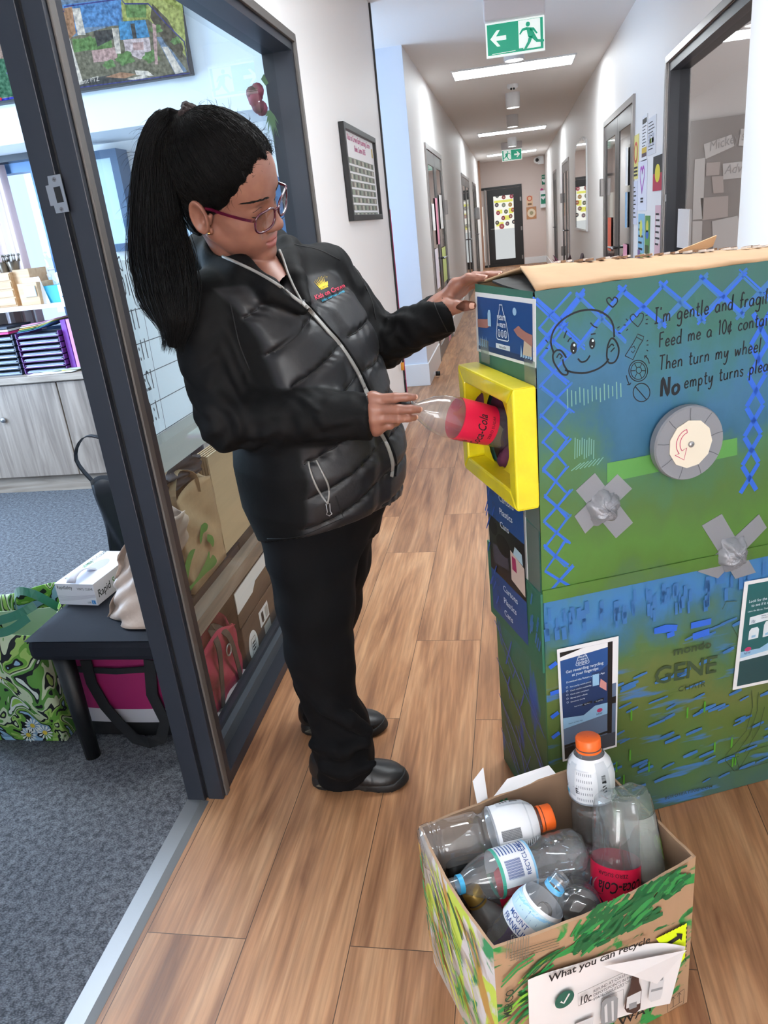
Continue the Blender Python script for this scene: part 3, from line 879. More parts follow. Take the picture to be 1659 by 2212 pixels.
wnotice([(1401, 258), (1419, 252), (1400, 337), (1415, 330)], Cc('n_grey', '#e2e3e8'), 'white notice in a clear sleeve right of the tall narrow one',
  lambda b, u0, u1, v0, v1: ([b.frect(FR_, u0 + .04 + k * .13, u0 + .13 + k * .13, v1 - .17, v1 - .10, .0048, 3) for k in range(2)], b.frect(FR_, u0 + .09, u0 + .16, v0 + .07, v0 + .10, .0048, 2), b.frect(FR_, u0 + .18, u0 + .24, v0 + .07, v0 + .10, .0048, 2)), 9, [Cc('n_lime', '#a9c04a'), Cc('n_lav', '#b9bac4')])
wnotice([(1373, 293), (1381, 290), (1369, 388), (1378, 383)], Cc('n_yellow', '#e8dd86'), 'yellow notice with a red ring sign beside the double door',
  lambda b, u0, u1, v0, v1: (b.fpoly(FR_, ellipse((u0 + u1) / 2, v0 + .18, (u1 - u0) * .38, .075, 24), .0048, 2), b.fpoly(FR_, ellipse((u0 + u1) / 2, v0 + .18, (u1 - u0) * .25, .052, 24), .0056, 0),
   [b.frect(FR_, u0 + .03, u1 - .03, v0 + .02 + k * .025, v0 + .034 + k * .025, .0048, 1) for k in range(3)]), 0, [Cc('n_red', '#d2543e')])
def heart(cu, cv, s, n=28):
 o = []
 for i in range(n):
  t = 2 * math.pi * i / n
  o.append((cu + s * .062 * 16 * math.sin(t) ** 3 / 16 * 1.0, cv + s * .062 * (13 * math.cos(t) - 5 * math.cos(2 * t) - 2 * math.cos(3 * t) - math.cos(4 * t)) / 16))
 return o
wnotice([(1380, 350), (1399, 350), (1378, 450), (1397, 455)], Cc('n_pale', '#e7e9f5'), 'large pale poster with a purple heart outline below the sleeve notice',
  lambda b, u0, u1, v0, v1: (b.fline(FR_, heart((u0 + u1) / 2, v0 + .22, 1.5), .022, .0048, 2, True), [b.frect(FR_, (u0 + u1) / 2 - .06, (u0 + u1) / 2 + .06, v0 + .055 + k * .02, v0 + .068 + k * .02, .0048, 1) for k in range(2)]), 0, [Cc('n_purple', '#b64fc0')])
wnotice([(1371, 395), (1378, 390), (1365, 462), (1376, 485)], Cc('n_pale2', '#dcdff0'), 'pale curling sheet below the yellow ring notice', None, 8)
wnotice([(1380, 465), (1393, 462), (1379, 560), (1388, 560)], Cc('n_blue', '#8cc0dd'), 'light blue poster with a yellow flower low on the right wall',
  lambda b, u0, u1, v0, v1: (b.fpoly(FR_, ellipse((u0 + u1) / 2, v1 - .1, .06, .06, 20), .0048, 2), b.frect(FR_, u0, u1, v0, v0 + .05, .0048, 3), b.frect(FR_, u0, u0 + .12, v0, v0 + .07, .005, 4)), 5, [Cc('n_y2', '#d9df6a'), Cc('n_g2', '#88b84e'), Cc('n_p2', '#7a5f9a')])
wnotice([(1395, 468), (1405, 466), (1394, 560), (1402, 562)], Cc('n_green', '#5e9650'), 'leafy green picture poster beside the light blue one',
  lambda b, u0, u1, v0, v1: (b.fpoly(FR_, ellipse((u0 + u1) / 2, v1 - .07, .05, .04, 20), .0048, 2), b.fpoly(FR_, ellipse((u0 + u1) / 2, v0 + .17, .06, .03, 20), .0048, 3), b.frect(FR_, u0 + .02, u1 - .02, v0 + .03, v0 + .1, .0048, 4)), 0, [Cc('n_y3', '#d7d24e'), Cc('n_b3', '#3b6cc0'), Cc('n_dk', '#43552f')])
wnotice([(1417, 444), (1431, 443), (1415, 546), (1427, 552)], Cc('n_pink', '#dcb7c0'), 'dusty pink text poster beside the window frame',
  lambda b, u0, u1, v0, v1: b.frect(FR_, u0 + .04, u1 - .04, v0 + .07, v1 - .06, .0044, 2), 6, [Cc('n_pinkl', '#eadfe0')])
# mirror with a scalloped top
q = wn([(1245, 312), (1269, 302), (1249, 490), (1270, 500)])
u0, u1, v0, v1 = q
n = 24
top = [(u1 + (u0 - u1) * i / n, v1 - .10 + .10 * math.sin(math.pi * i / n) ** .6 + .018 * math.sin(i * math.pi / 1.5)) for i in range(n + 1)]
b = MB(); b.fslab(FR_, [(u0, v0), (u1, v0)] + top, .002, .02, 0)
mo = b.build('wall_mirror', M_white); tag(mo, 'tall frameless mirror with a scalloped arched top on the right wall', 'mirror')
b = MB(); b.fpoly(FR_, [(u0 + .02, v0 + .02), (u1 - .02, v0 + .02)] + [(x * .985 + (u0 + u1) / 2 * .015, y - .02) for x, y in top], .0215)
b.build('mirror_glass', mat('mirror_silver', '#f2f4f4', .02, metal=1.0), mo)
# end wall notices and first aid signs
def en(px4, m, label, fn=None, mats=()):
 q = [FE.px(*p) for p in px4]; u0, u1 = min(p[0] for p in q), max(p[0] for p in q); v0, v1 = min(p[1] for p in q), max(p[1] for p in q)
 b = MB(); b.fslab(FE, [(u0, v0), (u1, v0), (u1, v1), (u0, v1)], .001, .008)
 if fn: fn(b, u0, u1, v0, v1)
 return tag(b.build('end_wall_sign', [m] + list(mats)), label, 'sign', 'signs on the end wall')
en([(1137, 424), (1151, 445)], Cc('n_peach', '#e6c3a0'), 'small peach no entry notice on the end wall',
   lambda b, u0, u1, v0, v1: (b.fpoly(FE, ellipse((u0 + u1) / 2, v0 + .2, .07, .07, 20), .010, 1), b.fpoly(FE, ellipse((u0 + u1) / 2, v0 + .2, .045, .045, 20), .012, 0), b.frect(FE, u0 + .03, u1 - .03, v0 + .03, v0 + .08, .01, 2)), [Cc('n_red2', '#cf5f4c'), Cc('n_br', '#8a6a4e')])
en([(1137, 448), (1159, 472)], Cc('n_rust', '#c08a62'), 'square rust coloured picture with a pale ring on the end wall',
   lambda b, u0, u1, v0, v1: (b.fpoly(FE, ellipse((u0 + u1) / 2, (v0 + v1) / 2, .11, .11, 24), .010, 1), b.fpoly(FE, ellipse((u0 + u1) / 2, (v0 + v1) / 2, .05, .05, 20), .012, 2)), [Cc('n_cream', '#ead9bf'), Cc('n_ol', '#a59a78')])
en([(1170, 378), (1180, 398)], Cc('n_teal', '#1f7f63'), 'upper green first aid sign beside the corridor corner',
   lambda b, u0, u1, v0, v1: (b.fpoly(FE, [(x, y) for x, y in heart((u0 + u1) / 2, v0 + .1, .9)], .011, 1), b.ftext(FE, 'AED', (u0 + u1) / 2, v1 - .07, .06, .011, 1, 0, 'c')), [M_white])
t = thing('defibrillator_cabinet', 'white defibrillator cabinet with a green heart panel at the corridor end', 'cabinet', tuple(aty(1175, 450, YE - .1)))
q = [FE.px(*p) for p in ((1166, 412), (1180, 448))]; u0, u1, v1, v0 = q[0][0], q[1][0], q[0][1], q[1][1]
b = MB(); b.fslab(FE, [(u0, v0), (u1, v0), (u1, v1), (u0, v1)], .002, .14); b.build('body', M_white, t, bevel=.01)
b = MB(); b.frect(FE, u0 + .02, u1 - .02, v0 + .1, v0 + .34, .142); b.fpoly(FE, heart((u0 + u1) / 2, v0 + .25, .9), .144, 1); b.build('sign', [Cc('n_teal', '#1f7f63'), M_white], t)
b = MB(); b.ball(FE.at(u0 + .05, v1 + .02, .07), .035); b.build('alarm_lamp', Cc('alarm_pink', '#c83a8a'), t)
# security camera on the end ceiling
c = aty(1160, 346, 21.9)
t = thing('security_camera', 'small white security camera with a black lens under the far ceiling', 'camera', tuple(c))
b = MB(); b.ball(c, .085); b.box(c.x + .02, c.x + .17, c.y - .03, c.y + .05, c.z - .1, c.z + .09); b.build('body', M_white, t)
b = MB(); b.ball(c + Vector((0, -.07, 0)), .045); b.build('lens', M_black, t)
# hand sanitiser on the left wall far away
c = atx(1031, 458, XL + .06)
b = MB(); b.box(XL, XL + .12, c.y - .07, c.y + .07, c.z - .16, c.z + .1)
tag(b.build('soap_dispenser', M_white, bevel=.03), 'white hand sanitiser dispenser on the far left wall', 'dispenser')
# door stop on the floor
c = atz(944, 808, .03)
t = thing('door_stop', 'small white and black door stop on the floor by the skirting', 'door stop', (c.x, c.y, 0))
b = MB(); b.tube([(c.x - .10, c.y, .035), (c.x, c.y, .035)], .02, 12); b.box(c.x - .1, c.x - .03, c.y - .02, c.y + .02, 0, .035); b.build('body', M_white, t)
b = MB(); b.tube([(c.x - .01, c.y, .035), (c.x + .03, c.y, .035)], .023, 12); b.build('rubber_tip', M_black, t)
# orange seal at the niche corner
b = MB(); b.tube([atx(869, 783, -.80), atx(870, 800, -.80)], .012, 8); tag(b.build('orange_foam', Cc('orange_foam_m', '#e0962e')), 'blob of orange foam on the wall edge beside the pale column', 'foam')
# potted plant far on the right, and the chair edge in front of it
c = atx(1226, 560, .66); yy = c.y
t = thing('potted_plant', 'small potted plant with purple leaves by the right corridor wall', 'plant', (.66, yy, 0))
b = MB(); b.lathe([(0, .10), (.02, .12), (.5, .15), (.5, .13), (.45, .12)], 20, M=Matrix.Translation((.66, yy, 0)), caps=(True, False)); b.build('pot', Cc('pot_white', '#d8d4d4'), t)
b = MB()
for i in range(16):
 a = i * 2.4; L = .16 + .12 * ((i * 7) % 5) / 5
 p0 = Vector((.66, yy, .48)); p2 = p0 + Vector((math.cos(a) * L * .8, math.sin(a) * L * .8, .12 + .3 * ((i * 3) % 7) / 7))
 pm = (p0 + p2) / 2 + Vector((0, 0, .08)); sd = (p2 - p0).cross(Vector((0, 0, 1))).normalized() * .045
 b.add([p0, pm + sd, p2, pm - sd], [(0, 1, 2, 3)], i % 3)
b.build('leaves', [Cc('leaf_purple', '#6a2a4c'), Cc('leaf_mauve', '#8c5a78'), Cc('leaf_dark', '#46303c')], t)
c = atx(1240, 560, .70)
b = MB(); b.tube([(.70, c.y, .02), (.72, c.y, .55), (.80, c.y + .1, .85), (.86, c.y + .2, .5), (.88, c.y + .25, .02)], .02, 8)
tag(b.build('walking_frame', Cc('frame_metal', '#55474c')), 'dark tubular frame standing beside the purple leaved plant', 'frame')
# papers behind the right window
FB = Fr((0, 5.98, 0), (1, 0, 0), (0, 0, 1))
P4 = lambda L: [FB.px(*p) for p in L]
b = MB(); q = P4([(1492, 262), (1660, 240), (1660, 640), (1474, 640)]); b.fslab(FB, q[::-1], .002, .012);
pbd = tag(b.build('pinboard', Cc('pin_felt', '#7c7573')), 'large grey pinboard on the wall behind the right window', 'pinboard')
M_pp = Cc('pin_paper', '#b9b6b5')
for px, lb, tx in (([(1519, 312), (1579, 291), (1585, 316), (1523, 344)], 'tilted name card with old style lettering at the top of the pinboard', ("Mickey's", (1531, 327), .2)),
                   ([(1560, 354), (1625, 346), (1625, 382), (1561, 388)], 'straight card with italic lettering below the tilted name card', ('Adventure', (1563, 376), -.02)),
                   ([(1599, 279), (1640, 276), (1640, 318), (1594, 315)], 'patterned card high at the right of the pinboard', None),
                   ([(1500, 345), (1522, 341), (1517, 473), (1495, 475)], 'long blank white strip at the left of the pinboard', None),
                   ([(1495, 478), (1516, 477), (1513, 560), (1494, 560)], 'lower blank strip below the long white strip', None),
                   ([(1525, 352), (1555, 350), (1552, 378), (1524, 380)], 'small faded photo beside the straight card', None),
                   ([(1536, 382), (1561, 380), (1562, 416), (1540, 418)], 'faded drawing below the small photo', None),
                   ([(1512, 428), (1572, 423), (1571, 468), (1516, 476)], 'brown paper sheet in the middle of the pinboard', None),
                   ([(1537, 478), (1592, 466), (1603, 540), (1540, 548)], 'white framed sheet low on the pinboard', None)):
 b = MB(); q = P4(px); b.fslab(FB, q if FB.N.y < 0 and (q[1][0] - q[0][0]) * (q[2][1] - q[0][1]) > (q[1][1] - q[0][1]) * (q[2][0] - q[0][0]) else q[::-1], .014, .017)
 if tx:
  p = FB.px(*tx[1]); b.ftext(FB, tx[0], p[0], p[1], .085, .0185, 1, .0, 'l', .25, tx[2], .8)
 tag(b.build('pinned_card', [M_pp if 'brown' not in lb and 'faded' not in lb else Cc('pin_brown', '#a59a96'), Cc('pin_ink', '#8a8788')]), lb, 'card', 'cards on the pinboard')
b = MB(); c = [atx(*p, XR + .055) for p in ((1466, 451), (1490, 452), (1487, 538), (1463, 534))]
b.add(c + [p + Vector((-.003, 0, 0)) for p in c], [(0, 1, 2, 3), (4, 5, 6, 7), (0, 1, 5, 4), (1, 2, 6, 5), (2, 3, 7, 6), (3, 0, 4, 7)])
tag(b.build('window_note', M_paper), 'white paper note stuck on the glass of the right window', 'note')
# ------------------------------------------------------------------ the big painted cardboard box (a home made recycling machine)
def paint_mat(name, axis_h, stops, streak, seed=0., sc=(5, 3.2), streak_sc=(4, 26), sthr=.56, slo=.05, shi=.62):
 m = bpy.data.materials.new(name); m.use_nodes = True
 nt = m.node_tree; L = nt.links; b = nt.nodes['Principled BSDF']
 tc = nt.nodes.new('ShaderNodeTexCoord'); sp = nt.nodes.new('ShaderNodeSeparateXYZ'); L.new(tc.outputs['Object'], sp.inputs[0])
 sm = nt.nodes.new('ShaderNodeMath'); L.new(sp.outputs[0], sm.inputs[0]); L.new(sp.outputs[1], sm.inputs[1])
 cb = nt.nodes.new('ShaderNodeCombineXYZ'); L.new(sm.outputs[0], cb.inputs[0]); L.new(sp.outputs[2], cb.inputs[1]); cb.inputs[2].default_value = seed
 mp = nt.nodes.new('ShaderNodeMapping'); mp.inputs['Scale'].default_value = (sc[0], sc[1], 1); L.new(cb.outputs[0], mp.inputs[0])
 n1 = nt.nodes.new('ShaderNodeTexNoise'); n1.inputs['Scale'].default_value = 1; n1.inputs['Detail'].default_value = 6; n1.inputs['Roughness'].default_value = .6; L.new(mp.outputs[0], n1.inputs['Vector'])
 ma = nt.nodes.new('ShaderNodeMath'); ma.operation = 'MULTIPLY_ADD'; ma.inputs[1].default_value = .42; L.new(n1.outputs[0], ma.inputs[0])
 mz = nt.nodes.new('ShaderNodeMath'); mz.operation = 'MULTIPLY_ADD'; mz.inputs[1].default_value = 1 / 1.3; mz.inputs[2].default_value = -.21; L.new(sp.outputs[2], mz.inputs[0])
 L.new(mz.outputs[0], ma.inputs[2])
 rp = nt.nodes.new('ShaderNodeValToRGB'); e = rp.color_ramp.elements
 while len(e) > 1: e.remove(e[-1])
 for i, (p, c) in enumerate(stops):
  k = e[0] if i == 0 else e.new(p)
  k.position = p; k.color = lin(c)
 L.new(ma.outputs[0], rp.inputs[0])
 m2 = nt.nodes.new('ShaderNodeMapping'); m2.inputs['Scale'].default_value = (streak_sc[0], streak_sc[1], 1); L.new(cb.outputs[0], m2.inputs[0])
 n2 = nt.nodes.new('ShaderNodeTexNoise'); n2.inputs['Scale'].default_value = 1; n2.inputs['Detail'].default_value = 4; L.new(m2.outputs[0], n2.inputs['Vector'])
 r2 = nt.nodes.new('ShaderNodeValToRGB'); r2.color_ramp.elements[0].position = sthr; r2.color_ramp.elements[1].position = sthr + .09; L.new(n2.outputs[0], r2.inputs[0])
 # streaks only between two heights
 gz = nt.nodes.new('ShaderNodeMapRange'); gz.interpolation_type = 'SMOOTHSTEP'; gz.inputs[1].default_value = shi; gz.inputs[2].default_value = shi - .06; gz.inputs[3].default_value = 0; gz.inputs[4].default_value = .8; L.new(sp.outputs[2], gz.inputs[0])
 mf = nt.nodes.new('ShaderNodeMath'); mf.operation = 'MULTIPLY'; L.new(r2.outputs[0], mf.inputs[0]); L.new(gz.outputs[0], mf.inputs[1])
 mx = nt.nodes.new('ShaderNodeMix'); mx.data_type = 'RGBA'; L.new(mf.outputs[0], mx.inputs[0]); L.new(rp.outputs[0], mx.inputs[6]); mx.inputs[7].default_value = lin(streak)
 L.new(mx.outputs[2], b.inputs['Base Color'])
 b.inputs['Roughness'].default_value = .48
 n3 = nt.nodes.new('ShaderNodeTexNoise'); n3.inputs['Scale'].default_value = 45; n3.inputs['Detail'].default_value = 6; L.new(tc.outputs['Object'], n3.inputs['Vector'])
 bp = nt.nodes.new('ShaderNodeBump'); bp.inputs['Strength'].default_value = .12; bp.inputs['Distance'].default_value = .002; L.new(n3.outputs[0], bp.inputs['Height']); L.new(bp.outputs[0], b.inputs['Normal'])
 return m
BC = Vector((.033, 1.40, 0)); BU = Vector((.927, .375, 0)).normalized(); BN = Vector((BU.y, -BU.x, 0)); BD = .306; BW = .80
FX = Fr(BC, BU, (0, 0, 1))                        # the big face towards the camera
FLB = Fr(BC - BN * BD, BN, (0, 0, 1))             # the narrow face towards the person (u = 0 at the back)
RX = math.atan2(BU.y, BU.x)
P_front = paint_mat('painted_front_upper', 0, [(.46, '#4a6a3a'), (.49, '#4c7029'), (.55, '#4f7830'), (.63, '#4c6c34'), (.70, '#46704c'), (.76, '#2f607a'), (.82, '#38698a'), (.87, '#376b76'), (.92, '#35675d'), (.98, '#3a645e')], '#2f67c8', 3.1, (4.5, 2.6), (6, 20), .70)
P_low = paint_mat('painted_front_lower', 0, [(.02, '#3e5f56'), (.12, '#4a6a3c'), (.2, '#556a32'), (.3, '#626e3a'), (.37, '#4c6c3e'), (.43, '#3a6a7c'), (.47, '#3a74ae'), (.52, '#3f79a4'), (.56, '#4f7c32')], '#3b72b4', 8.3, (5, 3), (7, 42), .585, .02, .5)
P_side = paint_mat('painted_side_upper', 0, [(.4, '#2f6a52'), (.5, '#356f5a'), (.6, '#2f5d5a'), (.8, '#2f6656'), (.95, '#3a7060')], '#2f62a8', 5.5, (8, 3), (9, 20), .66, .02, .6)
P_slow = paint_mat('painted_side_lower', 0, [(.05, '#2f5a46'), (.2, '#44683a'), (.3, '#3d6a44'), (.38, '#356a58'), (.5, '#35707a')], '#2a55b0', 6.7, (8, 4), (20, 5), .60, .02, .7)
M_card = mat('corrugated_card', '#b89470', .8, bump=.25, bscale=60, vary=.07, vscale=9)
M_cardin = mat('card_inside', '#9a7c60', .85, vary=.06, vscale=7)
M_tape = mat('grey_cloth_tape', '#8e8f95', .42, metal=.25, bump=.12, bscale=300)
M_blue = mat('blue_brush_paint', '#2d63cc', .4)
M_blue2 = mat('blue_brush_paint_dull', '#386da8', .45)
M_mark = mat('black_marker', '#10141a', .5)
M_clear = clear('clear_sticky_tape', '#f4f6f2', 1.2, .12, 1.5)
bx = thing('recycling_machine', 'tall cardboard box painted blue and green as a recycling machine beside the person', 'cardboard machine', tuple(BC))
bx.rotation_euler = (0, 0, RX)
# parts are built in the box's own axes: x along the front, y to the back, z up
LF = Fr((0, 0, 0), (1, 0, 0), (0, 0, 1))
LS = Fr((0, BD, 0), (0, -1, 0), (0, 0, 1))
b = MB()                                           # lower carton
b.box(.004, BW, .004, BD, 0, .655, 0)
b.m = [2, 2, 0, 2, 1, 2]
ub = b.build('lower_carton', [P_low, P_slow, M_card], bx, local=True, bevel=.004)
b = MB()                                           # upper carton, walls with the open hatch hole on the side
t_ = .006
b.add([LF.at(0, .652), LF.at(BW, .652), LF.at(BW, 1.264), LF.at(.004, 1.264)], [(0, 1, 2, 3)], 0)
hole = ellipse(.12, .966, .072, .086, 40)
outer = []
for x, y in hole:                                   # outer rectangle sampled at the same angles
 a = math.atan2(y - .966, x - .12)
 dx, dy = math.cos(a), math.sin(a)
 k = min(((BD - .12) / dx if dx > 1e-6 else 9e9), ((0 - .12) / dx if dx < -1e-6 else 9e9), ((1.264 - .966) / dy if dy > 1e-6 else 9e9), ((.652 - .966) / dy if dy < -1e-6 else 9e9))
 outer.append((.12 + dx * k, .966 + dy * k))
n = len(hole)
vs = [LS.at(*p) for p in hole] + [LS.at(*p) for p in outer] + [LS.at(0, .652), LS.at(BD, .652), LS.at(BD, 1.264), LS.at(0, 1.264)]
fs = []
def side_of(p):
 if abs(p[0]) < 1e-4: return 'l'
 if abs(p[0] - BD) < 1e-4: return 'r'
 return 't' if p[1] > 1 else 'b'
cn = {('r', 't'): 2 * n + 2, ('t', 'l'): 2 * n + 3, ('l', 'b'): 2 * n, ('b', 'r'): 2 * n + 1}
for i in range(n):
 j = (i + 1) % n
 k = cn.get((side_of(outer[i]), side_of(outer[j])))
 fs.append((i, n + i, n + j, j) if k is None else (i, n + i, k, n + j, j))
b.add(vs, fs, 1)
b.add([(BW, 0, .652), (BW, BD, .652), (BW, BD, 1.264), (BW, 0, 1.264), (0, BD, .652), (0, BD, 1.264)], [(0, 1, 2, 3), (1, 4, 5, 2)], 2)
b.add([(0, 0, .652), (BW, 0, .652), (BW, BD, .652), (0, BD, .652)], [(3, 2, 1, 0)], 2)
b.fslab(LF, [(0, .640), (BW, .640), (BW, .668), (0, .668)], -.002, .004, 0)          # taped lip at the seam
b.fslab(LS, [(-.004, .462), (BD + .003, .470), (BD + .003, .66), (-.004, .66)], 0, .005, 1)   # side flap hanging over the lower carton
b.build('upper_carton', [P_front, P_side, M_card], bx, local=True)
# purple cloth behind the hatch
b = MB()
b.grid(lambda s, t: (.05 + .05 * math.sin(s * 9) * math.sin(t * 7) + .03 * math.sin(s * 23 + t * 5), .08 + .22 * s, .86 + .22 * t), 24, 24)
b.build('hatch_cloth', mat('purple_cloth', '#5c2440', .8), bx, local=True)
# lid flaps
b = MB()
def lidz(s, y):
 return 1.266 + (.032 - .026 * min(1, s / .62)) * (y / .155) if y < .155 else 1.266 + (.032 - .026 * min(1, s / .62)) * max(0, (BD - y) / .155)
b.grid(lambda s, t: (.006 + s * (BW - .006) + .036 * t * (1 - s) ** 4, t * .155, lidz(s * BW, t * .155) + .0015 * math.sin(s * 40 + t * 3)), 30, 6, 0, True)
b.build('front_lid_flap', M_card, bx, local=True, solid=.005)
b = MB()
b.grid(lambda s, t: (.006 + s * (BW - .006) + .036 * (1 - t) * (1 - s) ** 4, .155 + t * (BD - .155), lidz(s * BW, .155 + t * (BD - .155)) - .002 + .002 * math.sin(s * 31)), 30, 6, 0, True)
for k in range(40):
 x = .12 + k * .013 + .006 * math.sin(k * 5); y = .150 + .01 * math.sin(k * 3.3)
 b.add([(x, y, lidz(x, .152) + .006), (x + .010, y + .002, lidz(x, .152) + .006), (x + .009, y + .022, lidz(x, .15) + .004), (x - .002, y + .018, lidz(x, .15) + .004)], [(0, 1, 2, 3)], 1 + k % 2)
b.build('back_lid_flap', [M_card, mat('torn_white', '#e0d6cd', .7), mat('torn_brown', '#8b6a50', .8)], bx, local=True, solid=.004)
b = MB()
b.add([(.004, .02, 1.258), (.004, .15, 1.266), (.004, .21, 1.272), (.10, .165, 1.287), (.10, .03, 1.262)], [(0, 1, 2, 3, 4)], 0)
b.build('loose_flap', mat('dark_flap', '#1f1d1c', .7), bx, local=True, solid=.004)
b = MB(); b.add([(.42, .22, 1.283), (.52, .25, 1.280), (.54, .26, 1.283), (.545, .255, 1.305)], [(0, 1, 2), (0, 2, 3)], 0); b.build('torn_flap', M_card, bx, local=True, solid=.003)
# ---- blue painted lattice, brush dabs, printed carton text, marker drawings: one painted layer on the front
class LBX:  # map photograph pixels onto the box's own axes
 @staticmethod
 def f(x, y): return FX.px(x, y)
K1 = lambda L: [FX.px(960 + x / 2.3734, 520 + y / 2.374) for x, y in L]
K2 = lambda L: [FX.px(1000 + x / 2.5175, 1050 + y / 2.5172) for x, y in L]
b = MB()
random.seed(3)
for i in range(11):                                 # lattice down the left edge
 z = 1.225 - i * .054
 for a in (1, -1):
  x0, x1 = .006 + random.uniform(0, .006), .062 + random.uniform(-.008, .012)
  z0, z1 = z + a * .028, z - a * .028
  for k in range(3):
   o = random.uniform(-.004, .004)
   b.fline(LF, [(x0, z0 + o), ((x0 + x1) / 2, (z0 + z1) / 2 + o * .5), (x1 + random.uniform(-.006, .006), z1 + o)], random.uniform(.003, .006), .0006 + .0001 * k, k % 2, taper=True)
for i in range(9):                                  # lattice along the top
 x = .05 + i * .083
 for a in (1, -1):
  w_ = .05; h_ = .042 if i > 1 else .05
  zc = 1.264 - .012 - h_
  for k in range(3):
   o = random.uniform(-.005, .005)
   b.fline(LF, [(x - w_, zc + a * h_ + o), (x, zc + o), (x + w_, zc - a * h_ + o)], random.uniform(.004, .009), .0006 + .0001 * k, (i + k) % 2, taper=True)
for i in range(6):                                  # right hand lattice, partly outside the picture
 z = 1.14 - i * .062
 for a in (1, -1):
  b.fline(LF, [(.452, z + a * .03), (.49, z - a * .03)], .012, .0007, 0, taper=True)
for i in range(90):                                 # horizontal brush dabs low down
 x = random.uniform(.09, .62); z = random.uniform(.05, .50); l = random.uniform(.02, .05)
 if .14 < x < .33 and .41 < z < .5: continue
 b.fline(LF, [(x, z), (x + l / 2, z + .004), (x + l, z + .008)], random.uniform(.005, .011), .0006, 1, taper=True)
for i in range(70):                                 # vertical strokes in the blue band
 x = random.uniform(.0, .6); z = random.uniform(.56, .625) - .03
 b.fline(LF, [(x, z + .03), (x + .002, z)], random.uniform(.006, .014), .0006, 1, taper=True)
for px_, w_ in (([(1040, 790), (1100, 775), (1165, 770)], .02), ([(1110, 815), (1150, 800)], .015), ([(1240, 760), (1350, 735)], .018), ([(1250, 820), (1340, 790)], .02)):
 b.fline(LF, K2(px_), w_, .0007, 0, taper=True)
for px_ in ([(470, 990), (510, 960)], [(475, 1130), (540, 1110)], [(480, 1260), (520, 1230)], [(485, 1370), (525, 1340)]): b.fline(LF, K2(px_), .012, .0007, 0, taper=True)
for i in range(14):
 x = random.uniform(.1, .5); z = random.uniform(.06, .3)
 b.fline(LF, [(x, z + .03), (x, z)], .005, .0007, 2, taper=True)
b.build('brush_strokes', [M_blue, M_blue2, mat('green_brush_paint', '#4f9a2c', .4)], bx, local=True)
# green tape strip and faint tape patches
b = MB()
b.fpoly(LF, K1([(833, 1240), (1499, 1098), (1499, 1010), (833, 1140)]), .0012, 0)
for i in range(14): b.fline(LF, K1([(630 + i * 21, 760 + (i % 3) * 9 - i * 3), (632 + i * 21, 860 - i * 4 - (i % 4) * 6)]), .0022, .0009, 1)
for i in range(9): b.fline(LF, K1([(670 + i * 12, 1010 + (i % 3) * 6), (668 + i * 12, 1120 - (i % 4) * 8)]), .002, .0009, 1)
for i in range(7): b.fline(LF, K1([(650 + i * 22, 1180 - i * 5), (700 + i * 19, 1140 - i * 5)]), .002, .0009, 1)
b.build('green_tape', [mat('green_washi', '#579348', .6, bump=.4, bscale=120, bdist=.001), mat('pale_teal_scuff', '#6f9f92', .5)], bx, local=True)
